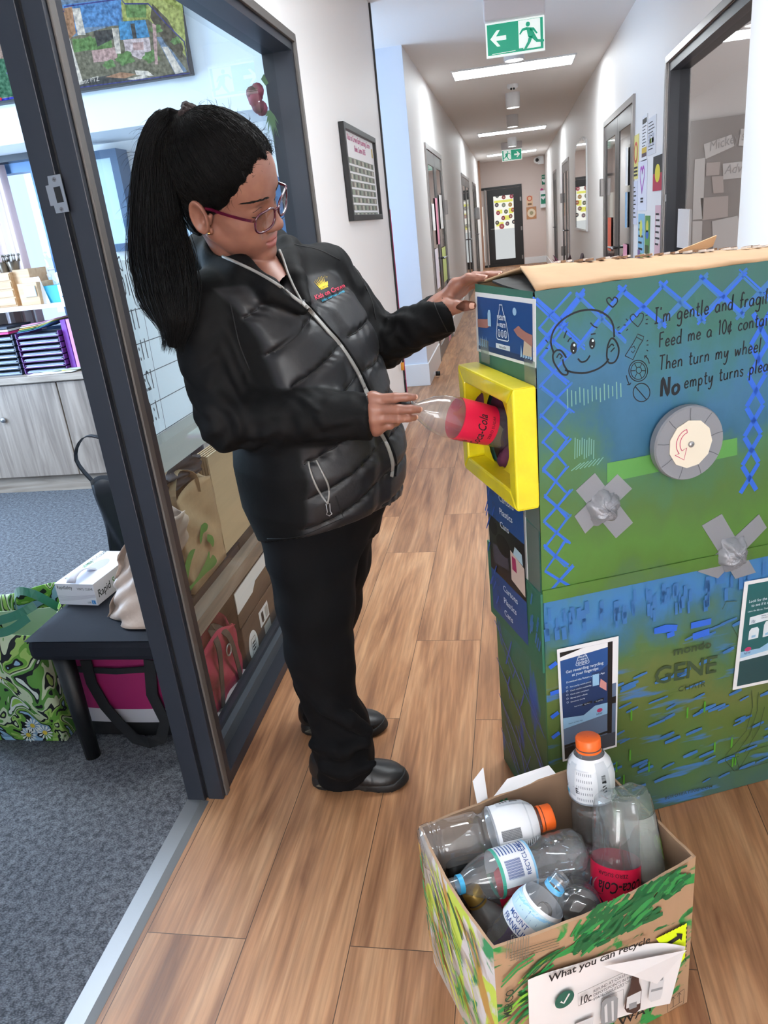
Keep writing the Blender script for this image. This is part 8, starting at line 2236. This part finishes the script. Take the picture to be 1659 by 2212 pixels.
# ---- hair: cap, scrunchie, ponytail, loose strands
def fx(z): return np.interp(z, [-.12, -.062, -.050, -.03, -.012, .005, .03, .055, .075, .095, .2], [-.045, -.040, -.026, -.010, .012, .030, .050, .066, .078, .078, .085])
BUN = w2h(V_(aty(398, 262, 1.497)))
def hair_sdf(P):
 P = P.astype(np.float32)
 d = s_ell(P, (-.012, 0, .044), (.106, .0845, .1005))
 d = smin(d, s_ell(P, (.030, 0, .060), (.062, .062, .056)), .025)
 d = smin(d, s_ell(P, (-.035, 0, -.045), (.062, .062, .055)), .02)
 d = smin(d, s_cap(P, (-.045, 0, .095), tuple(BUN), .036, .010), .018)
 # combed ridges running to the band
 v = P - BUN.astype(np.float32); n_ = np.linalg.norm(v, axis=1) + 1e-6
 an = np.arctan2(v[:, 1], v[:, 0] * .6 - v[:, 2] * .8)
 d = d + .0010 * np.sin(an * 46 + 3 * np.sin(n_ * 40)) * np.clip(n_ / .05, 0, 1) + .0006 * np.sin(an * 111 + 9 * n_)
 line = P[:, 0] - fx(P[:, 2]).astype(np.float32) + .0018 * np.sin(P[:, 1] * 260 + P[:, 2] * 190) + .010 * np.clip(1 - np.abs(P[:, 1]) / .02, 0, 1) * (P[:, 2] > .06) * -1
 return smax(d, line, .006)
Vk, Fk = nets(hair_sdf, (-.19, -.115, -.115), (.11, .115, .21), .0026)
hb = MB(); addnp(hb, h2w(Vk), Fk)
hair = hb.build('hair', M_hair, per, label='long black hair in a high ponytail')
BVk = BVHTree.FromPolygons([tuple(p) for p in h2w(Vk)], [tuple(f) for f in Fk.tolist()])
random.seed(21)
b = MB(); ctr = Vector(h2w((-.012, 0, .03))); bunw = Vector(h2w(BUN))
M_strand = mat('hair_strand', '#0c0a09', .58, spec=.14)
cnt = 0
for k in range(2100):
 z = random.uniform(-.05 if k < 1500 else .02, .10); sg = -1 if random.random() < .8 else 1
 yy = sg * random.uniform(.0, .085)
 x0 = float(fx(z)) - random.uniform(.0, .06) if k < 1500 else float(fx(z)) + random.uniform(-.004, .007)
 st_ = Vector(h2w((x0, yy, z)))
 L = []
 for i in range(12):
  t = i / 11; p = st_.lerp(bunw, t)
  d = (p - ctr); d = d.normalized() if d.length > 1e-5 else Vector((0, 0, 1))
  r = BVk.ray_cast(ctr + d * .30, -d)
  if r[0] is None or (r[0] - ctr).dot(d) < .05: r = BVp.ray_cast(ctr + d * .30, -d)
  if r[0] is None or (r[0] - ctr).dot(d) < .04 or (r[0] - p).length > .085: L = []; break
  L.append(r[0] + d * (.0006 + .0012 * random.random()) + Vector((random.gauss(0, .0008), random.gauss(0, .0008), random.gauss(0, .0008))))
 if len(L) == 12: b.tube(L, [.0002] + [.00042] * 10 + [.0002], 3, caps=False); cnt += 1
for k in range(420):                                  # frizz along the hairline and crown
 z = random.uniform(.02, .135); yy = random.uniform(-.06, .06)
 x0 = float(fx(min(z, .1))) - random.uniform(.0, .05) if z < .1 else random.uniform(-.06, .07)
 d = Vector(h2w((x0, yy, z)) - np.array(ctr)).normalized()
 r = BVk.ray_cast(ctr + d * .3, -d)
 if r[0] is None or (r[0] - ctr).dot(d) < .06: continue
 p = r[0]; L = [p]; v = (d + Vector((random.gauss(0, .5), random.gauss(0, .5), random.gauss(0, .5)))).normalized()
 cu = Vector((random.gauss(0, 1), random.gauss(0, 1), random.gauss(0, 1))) * random.uniform(.2, .9)
 ln = random.uniform(.008, .028)
 for i in range(7):
  v = (v + v.cross(cu) * .45).normalized(); p = p + v * ln / 7; L.append(p)
 b.tube(L, [.00030] * 5 + [.0002, .0001, .0001], 3, caps=False)
b.build('combed_strands', M_strand, hair)
# scrunchie
b = MB(); bd = (Vector(aty(372, 258, 1.495)) - Vector(aty(425, 275, 1.505))).normalized()
s1 = bd.orthogonal().normalized(); s2 = bd.cross(s1)
c0 = Vector(aty(402, 262, 1.492))
L = []
for i in range(72):
 a = 2 * math.pi * i / 72; L.append(c0 + (s1 * math.cos(a) + s2 * math.sin(a)) * .0235 + bd * (.004 * math.sin(a * 6)))
b.tube(L, [.0090 + .0018 * math.sin(i * 1.9) for i in range(72)], 8, closed=True)
L = [c0 + bd * -.008 + (s1 * math.cos(a) + s2 * math.sin(a)) * .0245 for a in np.linspace(0, 6.283, 60)[:-1]]
b.tube(L, [.0080 + .0016 * math.sin(i * 2.3) for i in range(59)], 8, closed=True)
b.build('hair_tie', mat('brown_scrunchie', '#2a1d1c', .85, bump=.6, bscale=260, bdist=.003), hair)
# ponytail
PT = [aty(398, 263, 1.497), aty(362, 262, 1.490), aty(338, 302, 1.482), aty(333, 380, 1.470), aty(338, 470, 1.455), aty(350, 560, 1.430), aty(366, 640, 1.405), aty(378, 700, 1.395), aty(372, 765, 1.390)]
PW = [.012, .022, .026, .037, .047, .058, .054, .034, .003]     # half widths across the view
CRv = Vector((.97, .20, 0)).normalized()
def ptc(t):
 L = spl_pts; x = t * (len(L) - 1); i = min(len(L) - 2, int(x)); f = x - i
 return L[i].lerp(L[i + 1], f)
spl_pts = [Vector(p) for p in spl([tuple(p) for p in PT], 6)]
def ptw(t): return float(np.interp(t, np.linspace(0, 1, len(PW)), PW))
b = MB(); n = 40; m_ = 28; vs = []
for i in range(n + 1):
 t = i / n * .96; c = ptc(t); tg = (ptc(min(1, t + .01)) - ptc(max(0, t - .01))).normalized()
 e = (CRv - tg * CRv.dot(tg)).normalized(); nn = tg.cross(e)
 w = ptw(t) * .90
 for k in range(m_):
  a = 2 * math.pi * k / m_; rr = 1 + .05 * math.sin(a * 7 + t * 5) + .03 * math.sin(a * 13 - t * 9)
  vs.append(c + e * (w * rr * math.cos(a)) + nn * (min(w, .034) * rr * math.sin(a)))
b.add(vs, [(i * m_ + k, i * m_ + (k + 1) % m_, (i + 1) * m_ + (k + 1) % m_, (i + 1) * m_ + k) for i in range(n) for k in range(m_)], 0, True)
for k in range(1500):
 a = random.uniform(0, 2 * math.pi); rr0 = random.uniform(.86, 1.06); ph = random.uniform(0, 6.28); t1 = random.uniform(.80, 1.0); am = random.uniform(.0, .05)
 fly = random.random() < .07
 L = []; N = 20
 for i in range(N):
  t = i / (N - 1) * t1; c = ptc(t); tg = (ptc(min(1, t + .01)) - ptc(max(0, t - .01))).normalized()
  e = (CRv - tg * CRv.dot(tg)).normalized(); nn = tg.cross(e); w = ptw(min(t, .93))
  rr = rr0 + am * math.sin(t * 9 + ph) + (.30 * max(0, t - .25) * abs(math.sin(ph)) + .08 if fly else 0)
  L.append(c + e * (w * rr * math.cos(a + .3 * math.sin(t * 5 + ph))) + nn * (min(w, .036) * rr * math.sin(a + .3 * math.sin(t * 5 + ph))))
 b.tube(L, [.0006] * (N - 4) + [.0005, .0004, .0003, .0001], 3, caps=False)
for k in range(110):                                   # stray hairs on the outer side
 t = random.uniform(.02, .6); c = ptc(t); p = c - CRv * ptw(t) * random.uniform(.7, 1.0) + Vector((0, random.uniform(-.02, .02), 0)); v = Vector((-random.uniform(.3, 1), random.uniform(-.4, .3), random.uniform(-.9, .5))).normalized(); L = [p]
 ln = random.uniform(.02, .05)
 for i in range(6): v = (v + Vector((.02, 0, -.22))).normalized(); p = p + v * ln / 6; L.append(p)
 b.tube(L, [.00035] * 4 + [.0002, .00015, .0001], 3, caps=False)
b.build('ponytail', M_hair, hair)
# ---- trousers
RIDG = [([Y(662, 1478, 1.512), Y(705, 1528, 1.500), Y(755, 1556, 1.503), Y(796, 1578, 1.525)], [.012, .020, .022, .014]),
  ([Y(676, 1607, 1.520), Y(730, 1622, 1.497), Y(790, 1606, 1.515)], [.012, .020, .014]), ([Y(700, 1660, 1.505), Y(760, 1668, 1.500), Y(806, 1650, 1.520)], [.014, .018, .012])]
def trous(P):
 P = P.astype(np.float32)
 a = seg(P, LEGR, LRR, .03); c = seg(P, LEGL, LLR, .03)
 z = P[:, 2]
 lowr = np.clip((.36 - z) / .30, 0, 1); lowl = np.clip((.34 - z) / .30, 0, 1)
 for L, rs in RIDG: a = smin(a, seg(P, L, rs, .01), .022)
 a = a - .003 * lowr * np.sin(z * 62 + P[:, 0] * 70 + 2.0 * np.sin(P[:, 1] * 25))
 c = c - .006 * lowl * np.sin(z * 58 + P[:, 0] * 60 + 1.0)
 d = smin(a, c, .012)
 hip = np.maximum(tors(P, -.022)[0], z - .90)
 d = smin(d, np.maximum(hip, .69 - z), .05)
 d = d - .0035 * vnoise(P * V_((1, 1, .28)).astype(np.float32), 32, 5) - .002 * vnoise(P * V_((1, 1, .5)).astype(np.float32), 70, 8)
 hem = np.where(P[:, 1] > 1.70, .072 + .16 * np.clip(P[:, 0] + .52, -.1, .2), .030 + .20 * np.clip(P[:, 0] + .50, 0, .2))
 return np.maximum(d, hem - z)
Vt, Ft = nets(trous, (-.76, 1.40, .015), (-.26, 1.96, .93), .0055)
b = MB(); addnp(b, Vt, Ft)
b.build('trousers', mat('black_trousers', '#08080a', .85, spec=.15, bump=.12, bscale=700, bdist=.001), per, label='loose black trousers bunched over the shoes')
# ---- shoes
M_shoe = mat('black_leather_shoe', '#131416', .42, bump=.10, bscale=220); M_sole = mat('black_rubber', '#0c0d0f', .6)
def shoe(heel, toe, side):
 H_ = V_((heel[0], heel[1], 0)); d = V_((toe[0] - heel[0], toe[1] - heel[1], 0)); L = np.linalg.norm(d); d /= L; lt_ = V_((-d[1], d[0], 0))
 W = lambda P: H_ + np.outer(P[:, 0], d) + np.outer(P[:, 1], lt_) + np.outer(P[:, 2], (0, 0, 1))
 s_ = L / .268
 def up(P):
  P = P.astype(np.float32) / s_
  e = s_ell(P, (.050, 0, .052), (.050, .035, .048))
  e = smin(e, s_ell(P, (.118, 0, .050), (.062, .037, .042)), .03)
  e = smin(e, s_ell(P, (.190, .004 * side, .029), (.074, .047, .031)), .03)
  e = smin(e, s_cap(P, (.04, 0, .085), (.10, 0, .080), .030, .024), .02)
  e = e + .0012 * np.clip(1 - np.abs(P[:, 0] - .165 - .3 * np.abs(P[:, 1])) / .004, 0, 1) + .0008 * np.clip(1 - np.abs(P[:, 0] - .10 + .4 * P[:, 2]) / .004, 0, 1)
  return np.maximum(e, .020 - P[:, 2]) * s_
 V1, F1 = nets(up, (-.01, -.06, .012), (.28, .06, .13), .0035)
 def so(P):
  P = P.astype(np.float32) / s_
  o = np.minimum(s_cap(P * np.array((1, 1, 0), np.float32), (.040, 0, 0), (.13, 0, 0), .034, .033), s_cap(P * np.array((1, 1, 0), np.float32), (.13, 0, 0), (.215, .004 * side, 0), .032, .040))
  o = smin(o, s_ell(P * np.array((1, 1, 0), np.float32), (.200, .004 * side, 0), (.069, .042, 1)), .02)
  o = o - .003 * np.cos((P[:, 2] - .015) * 130) - .002 * (np.sin(P[:, 0] * 170) > .75) * (P[:, 2] < .010)
  t = np.where(P[:, 0] < .10, .034, .026) + .012 * np.clip((P[:, 0] - .235) / .03, 0, 1)
  return np.maximum(o, np.maximum(P[:, 2] - t, .0008 + .010 * np.clip((P[:, 0] - .225) / .045, 0, 1) ** 2 - P[:, 2])) * s_
 V2, F2 = nets(so, (-.01, -.06, -.004), (.285, .06, .05), .003)
 b = MB(); addnp(b, W(V1), F1); sh_ = b.build('shoe', M_shoe, per, label='black leather trainer')
 b = MB(); addnp(b, W(V2), F2); b.build('sole', M_sole, sh_)
 b = MB(); w1_ = lambda p: tuple(W(np.array([p]) * s_)[0])
 for k in range(4):
  x = .125 + k * .017; z = .088 - k * .0085; b.tube([w1_((x, -.020, z - .004)), w1_((x + .004, 0, z + .002)), w1_((x, .020, z - .004))], .0022, 6)
 b.tube([w1_((.120, 0, .094)), w1_((.150, -.012, .104)), w1_((.172, -.022, .100))], .0018, 6); b.tube([w1_((.120, 0, .094)), w1_((.140, .016, .100)), w1_((.155, .028, .088))], .0018, 6)
 b.build('laces', mat('black_lace', '#191a1c', .8), sh_)
 b = MB(); F = Fr(w1_((.070, -.0375, .040)), tuple(d), (0, 0, 1));
 b.ftext(F, 'ERS', .045, .006, .010, .0, 0, .004)
 b.fline(F, spl([(-.045, -.018), (-.02, -.010), (.015, -.016), (.0, -.022), (-.045, -.018)]), .003, .003, 1)
 b.build('side_marks', [mat('shoe_mark', '#c9c9c9', .5), mat('air_cushion', '#5a5a52', .2)], sh_)
shoe((-.598, 1.574), (-.333, 1.581), 1)
shoe((-.690, 1.800), (-.425, 1.815), -1)
# ---- jacket
CRt = [Y(622, 532, 1.68), Y(630, 555, 1.64), Y(643, 600, 1.575), Y(662, 655, 1.525)]
CLt = [Y(470, 552, 1.585), Y(530, 585, 1.53), Y(590, 628, 1.497), Y(655, 668, 1.500)]
BKt = [Y(470, 552, 1.585), V_((-.655, 1.64, 1.385)), V_((-.615, 1.72, 1.39)), V_((-.535, 1.745, 1.385)), Y(622, 532, 1.68)]
NK0 = h2w((-.02, 0, -.06)); NK1 = V_((-.535, 1.590, 1.36)); NK2 = Y(640, 628, 1.485)
CUFN = V_(CR * .91 + CU * .42).astype(np.float32)
def jsd(P):
 P = P.astype(np.float32)
 d, s, f = tors(P, .0)
 z = P[:, 2]
 d = np.maximum(d, z - 1.37)
 hem = .755 + np.where(f < 0, .30, .26) * np.clip(f, -.18, .2)
 # quilting on the front panels
 qv = z - np.where(s < 0, .50 * s, .14 * s)
 u = (qv - 1.185) / .076; w_ = np.abs(u - np.round(u))                # 0 on a seam
 fr = np.clip((f + .035 - .10 * np.clip(1.02 - z, 0, .3)) / .02, 0, 1) * np.clip((1.325 - z) / .02, 0, 1)
 fr = fr * np.clip((.168 - np.abs(s)) / .015, 0, 1)
 puff = (1 - (1 - np.clip(w_ / .5, 0, 1)) ** 5.0)
 zipd = np.abs(s)
 d = d - fr * (.0095 * puff * np.clip(zipd / .03, .15, 1) - .004)
 d = d - fr * .0016 * np.sin(s * 210 + 6 * np.sin(z * 60)) * np.exp(-(w_ * .076 / .013) ** 2)
 d = d - fr * .0022 * vnoise(P, 42, 3)
 d = d + (1 - fr) * .002 * vnoise(P * V_((1, 1, .4)).astype(np.float32), 30, 4)
 # sleeves
 def slv(a0, a1, a2, r0, r1, r2, sd):
  e = smin(s_cap(P, a0, a1, r0, r1), s_cap(P, a1, a2, r1 - .002, r2), .03)
  # folds gathered at the inner elbow and up the forearm
  de = np.linalg.norm(P - a1.astype(np.float32), axis=1)
  ax = (a2 - a1) / np.linalg.norm(a2 - a1); tt = (P - a1.astype(np.float32)) @ ax.astype(np.float32)
  e = e - .0022 * np.sin(P @ np.array((60., 25., 95.), np.float32) + 2.5 * np.sin(P @ np.array((40., 70., -30.), np.float32))) - .0036 * np.sin(tt * 95 + 30 * (P[:, 1] - a1[1]) + 3 * np.sin(P[:, 2] * 40) + sd) * np.exp(-(de / .12) ** 2) - .0010 * np.sin(tt * 150 + 40 * P[:, 2] + 3 * np.sin(P[:, 1] * 60) + sd) * np.clip(tt / .05, 0, 1)
  return e - .0025 * vnoise(P, 26, 6 + int(sd))
 ar = slv(SR_, ER_, WR_, .071, .061, .047, 1.)
 al = slv(SL_, EL_, WL_, .064, .058, .046, 2.)
 cutr = (P - WR_.astype(np.float32)) @ ((WR_ - ER_) / np.linalg.norm(WR_ - ER_)).astype(np.float32)
 cutl = (P - Y(965, 678, 1.712).astype(np.float32)) @ CUFN
 ar = np.maximum(ar, cutr - .004); al = np.maximum(al, cutl - .002)
 # open cuffs
 ar = np.maximum(ar, -np.maximum(s_cap(P, WR_ + (ER_ - WR_) * .12, WR_ + (WR_ - ER_) * .2, .033, .033), -(cutr + .02)))
 al = np.maximum(al, -np.maximum(s_cap(P, WL_ + (EL_ - WL_) * .14, WL_ + (WL_ - EL_) * .2, .031, .031), -(cutl + .02)))
 d = smin(d, smin(s_cap(P, SR_ + V_((.02, .01, .0)), V_((-.53, 1.62, 1.315)), .060, .050), s_cap(P, SL_, Y(628, 572, 1.69), .058, .046), .03), .04)
 d = smin(d, ar, .028); d = smin(d, al, .020)
 # collar and hood
 col = seg(P, CLt, [.030, .027, .022, .012], .02)
 col = np.minimum(col, seg(P, CRt, [.020, .017, .016, .011], .015))
 bk = seg(P, BKt, [.032, .040, .044, .034, .017], .03)
 d = smin(d, smin(col, bk, .02) - .0015 * vnoise(P, 40, 9), .024)
 # neck opening
 op = np.minimum(s_cap(P, NK0, NK1, .055, .054), s_cap(P, NK1 + V_((.01, -.01, 0)), NK2, .050, .010))
 d = smax(d, -op, .008)
 return np.maximum(d, hem - z)
Vj, Fj = nets(jsd, (-.78, 1.36, .69), (-.07, 1.95, 1.47), .0042)
_, sj, fj = tors(Vj)
zj = Vj[:, 2]
dr_ = np.minimum(seg(Vj, [SR_, ER_, WR_], [.071, .061, .047]), seg(Vj, [SL_, EL_, WL_], [.064, .058, .046]))
colj = np.minimum(np.minimum(seg(Vj, CLt, [.030, .027, .022, .012], .02), seg(Vj, CRt, [.024, .020, .018, .012], .015)), seg(Vj, BKt, [.032, .040, .044, .036, .024], .03))
sst = lambda x, w: np.clip(.5 + x / w, 0, 1)
front = sst(fj + .029 - .10 * np.clip(1.02 - zj, 0, .3), .006) * sst(.162 - np.abs(sj), .006) * sst(dr_ - .010, .006) * sst(1.318 - zj, .006) * sst(colj - .006, .006)
jb = MB(); addnp(jb, Vj, Fj)
M_fleece = mat('black_jersey', '#060607', .7, spec=.18, bump=.10, bscale=600, bdist=.001)
M_nylon = mat('black_jacket', '#060607', .7, spec=.18, bump=.22, bscale=60, bdist=.003)
nt = M_nylon.node_tree; bs = nt.nodes['Principled BSDF']; an = nt.nodes.new('ShaderNodeAttribute'); an.attribute_name = 'front'
m1 = nt.nodes.new('ShaderNodeMix'); m1.data_type = 'RGBA'; nt.links.new(an.outputs['Fac'], m1.inputs[0]); m1.inputs[6].default_value = lin('#060607'); m1.inputs[7].default_value = lin('#17171a'); nt.links.new(m1.outputs[2], bs.inputs['Base Color'])
for k, v0, v1 in (('Roughness', .7, .46), ('Specular IOR Level', .18, .42)):
 mr = nt.nodes.new('ShaderNodeMapRange'); mr.inputs[3].default_value = v0; mr.inputs[4].default_value = v1; nt.links.new(an.outputs['Fac'], mr.inputs[0]); nt.links.new(mr.outputs[0], bs.inputs[k])
jac = jb.build('jacket', M_nylon, per, label='black zip jacket with quilted front panels')
jac.data.attributes.new('front', 'FLOAT', 'POINT').data.foreach_set('value', front.astype(np.float32))
BVj = BVHTree.FromPolygons([tuple(p) for p in Vj], [tuple(f) for f in Fj.tolist()])
def onj(px, py, lift=.002):
 d = ray(px, py).normalized(); r = BVj.ray_cast(CO, d)
 return (r[0] - d * lift) if r[0] is not None else None
def path_on(L, lift=.002, n=6):
 o = [onj(x, y, lift) for x, y in spl(L, n)]
 return [p for p in o if p is not None]
M_zip = mat('grey_zip_tape', '#8d8a86', .5, metal=.2); M_zip2 = mat('zip_teeth', '#2a2a2c', .4)
ZP = [(652, 652), (680, 682), (706, 712), (735, 745), (765, 790), (785, 830), (800, 868), (818, 925), (838, 965), (848, 1000), (846, 1030)]
b = MB(); p = path_on(ZP); b.strap(p, .0085, .003, tuple(LD)); b.build('zip', M_zip, jac)
b = MB(); p = path_on([(x + 8, y - 1) for x, y in ZP], .0015); b.tube(p, .0024, 6); b.build('zip_guard', M_fleece, jac)
b = MB(); b.tube(path_on([(478, 553), (520, 571), (562, 592), (600, 615), (632, 640), (652, 655)], .003), .0034, 6); b.build('collar_zip', M_zip, jac)
b = MB(); b.tube(path_on([(604, 540), (612, 560), (622, 590), (636, 622), (652, 652)], .003), .0026, 6); b.build('collar_zip', M_zip, jac)
z0 = onj(655, 650, .006)
if z0 is not None:
 F = Fr(z0, tuple(LD), (0.35 * FD[0], .35 * FD[1], -1)); b = MB(); b.tube([F.at(.004 * math.cos(a), .006 + .0055 * math.sin(a)) for a in np.linspace(0, 6.28, 14)[:-1]], .0013, 6, closed=True); b.box(-.003, .003, -.004, .004, -.002, .002, 0, Matrix.Translation(z0))
 b.build('zip_slider', M_steel, jac)
# pocket
b = MB(); b.tube(path_on([(666, 997), (672, 1022), (684, 1052), (700, 1078), (708, 1088)]), .0024, 6); b.tube(path_on([(683, 994), (696, 1020), (708, 1045), (711, 1065), (708, 1088)]), .0024, 6); b.build('pocket_zip', M_zip, jac)
a = onj(708, 1088, .004)
if a is not None:
 F = Fr(a, (.98, .2, 0), (0, 0, 1)); b = MB(); b.tube([F.at(x, z) for x, z in ((-.004, 0), (-.003, -.018), (-.006, -.024), (0, -.028), (.006, -.024), (.003, -.018), (.004, 0))], .0012, 6, closed=True); b.build('pocket_puller', M_steel, jac)
# shoulder and side seams
b = MB()
for L in ([(497, 650), (505, 690), (518, 745), (540, 800)], [(765, 575), (800, 640), (812, 690)], [(636, 528), (690, 540), (735, 562)], [(577, 1164), (620, 1163), (660, 1155), (700, 1138), (740, 1120)], [(725, 622 + 450), (735, 1100), (742, 1118)], [(790, 852), (797, 880), (800, 915), (806, 938)], [(936, 650), (946, 675), (958, 700), (966, 716)]):
 q = path_on(L, .0006)
 if len(q) > 3: b.tube(q, .0011, 5)
b.build('seams', mat('seam_black', '#060607', .6), jac)
# stitched quilting lines
b = MB()
for k in range(-6, 3):
 for s0, s1 in ((-.160, -.012), (.014, .160)):
  L = []
  for i in range(19):
   s_ = s0 + (s1 - s0) * i / 18; z = 1.185 + .076 * k + (.50 * s_ if s_ < 0 else .14 * s_)
   cx, cy = (float(np.interp(z, TS[:, 0], TS[:, j])) for j in (1, 2))
   o = V_((cx, cy, z)) + LD * s_ + FD * .5; r = BVj.ray_cast(Vector(o), Vector(-FD))
   if r[0] is not None and front[Fj[r[2]]].mean() > .8: L.append(r[0] + Vector(FD) * .0004)
   else:
    if len(L) > 3: b.tube(L, .0011, 5)
    L = []
  if len(L) > 3: b.tube(L, .0011, 5)
b.build('quilt_stitching', mat('seam_black', '#060607'), jac)
# embroidered crown and words on her left chest
c = onj(710, 628, 0)
if c is not None:
 nn = -ray(710, 628).normalized()
 b = MB()
 # frame on the chest: words climb to the right as in the photograph
 u_ = (Vector(hit(742, 622, c, nn)) - Vector(hit(682, 648, c, nn))); sc = u_.length; u_.normalize()
 F = Fr(hit(682, 648, c, nn), u_, nn.cross(u_))
 def dj(p):
  d = (Vector(p) - CO).normalized(); r = BVj.ray_cast(CO, d); return (r[0] - d * .0018) if r[0] is not None else Vector(p)
 b.ftext(F, 'Kids on Crown', 0, .0, sc * .215, 0, 0, .014, 'l', 0, 0, .80, drape=dj)
 b.ftext(F, 'EARLY LEARNING CENTRE', sc * .18, -sc * .13, sc * .085, 0, 1, .012, 'l', 0, 0, .80, drape=dj)
 cz = [F.px(x, y) for x, y in ((683, 606), (687, 622), (709, 618), (711, 603))]
 cx0 = F.px(697, 613)
 for k in range(9):
  t = (k - 4) / 4; base = (cx0[0] + t * sc * .13, cx0[1] - sc * .08 - .01 * sc * abs(t)); tipp = (cx0[0] + t * sc * .22, cx0[1] + sc * (.20 - .05 * abs(t) + .03 * (k % 2)))
  vs = [dj(F.at(base[0] - sc * .022, base[1])), dj(F.at(base[0] + sc * .022, base[1])), dj(F.at(*tipp))]; b.add(vs, [(0, 1, 2)], 2)
  b.ball(dj(F.at(*tipp)), sc * .012, 2, 6, 4)
 for dy in (-.12, -.155):
  vs = [dj(F.at(cx0[0] - sc * .13, cx0[1] + sc * dy)), dj(F.at(cx0[0] + sc * .13, cx0[1] + sc * dy)), dj(F.at(cx0[0] + sc * .13, cx0[1] + sc * (dy + .024))), dj(F.at(cx0[0] - sc * .13, cx0[1] + sc * (dy + .024)))]; b.add(vs, [(0, 1, 2, 3)], 2)
 b.build('embroidered_logo', [mat('thread_pink', '#e2405e', .6), mat('thread_cyan', '#35b4d8', .6), mat('thread_gold', '#e8c020', .6)], jac, label='gold crown with pink and blue embroidered words')
# patterned shirt tail under the front hem
b = MB()
def tail(s, u):
 a = .30 + 1.0 * s; z = .82 - .055 * u * math.sin(.5 + s * 2.2)
 cx, cy, aa, bb = (float(np.interp(z, TS[:, 0], TS[:, i])) for i in (1, 2, 3, 4))
 k = .955 + .01 * math.sin(s * 22)
 q = V_((cx, cy, z)) + LD * aa * k * math.sin(a) + FD * bb * k * math.cos(a); return tuple(q)
b.grid(tail, 40, 8)
msh = bpy.data.materials.new('patterned_blouse'); msh.use_nodes = True; nt = msh.node_tree
vo = nt.nodes.new('ShaderNodeTexVoronoi'); vo.inputs['Scale'].default_value = 70; tc = nt.nodes.new('ShaderNodeTexCoord'); nt.links.new(tc.outputs['Object'], vo.inputs['Vector'])
rp = nt.nodes.new('ShaderNodeValToRGB'); rp.color_ramp.interpolation = 'CONSTANT'; e = rp.color_ramp.elements
for i, (p, c) in enumerate(((0, '#20283c'), (.3, '#3f6f8e'), (.5, '#7fa8c0'), (.65, '#5c4a6e'), (.8, '#23283a'))):
 k = e[i] if i < 2 else e.new(p); k.position = p; k.color = lin(c)
sp = nt.nodes.new('ShaderNodeSeparateColor'); nt.links.new(vo.outputs['Color'], sp.inputs[0]); nt.links.new(sp.outputs[0], rp.inputs[0]); nt.links.new(rp.outputs[0], nt.nodes['Principled BSDF'].inputs['Base Color'])
b.build('blouse_tail', msh, per, label='blue patterned blouse showing below the jacket', solid=.001)
b = MB(); q0 = Y(640, 628, 1.50)
b.grid(lambda s, u: tuple(V_((-.47, 1.555, 1.325)) + LD * (s - .5) * .05 + V_((0, 0, -.045 - .03 * u)) + FD * (.034 * math.cos((s - .5) * 2.4) + .02 * u)), 10, 6)
b.build('blouse_neck', mat('navy_blouse', '#171a26', .7), per)
# ------------------------------------------------------------------ the bottle in her hand
Cc_ = V_((-.235, 1.460, 1.060)); Bd = V_((.169, .090, -.075)); Bd /= np.linalg.norm(Bd)
bottle('clear bottle with a red label held in her hand and pushed into the yellow hatch', K_SODA, Cc_ + Bd * .300, Cc_, 1.85, cap=M_black, bands=[(.090, .172, COM, d_cola(), 0, 6.283)], group=None, name='held_bottle')
# ------------------------------------------------------------------ tidy
bpy.context.view_layer.update()
for o in bpy.data.objects:
 if '_o' in o: del o['_o']
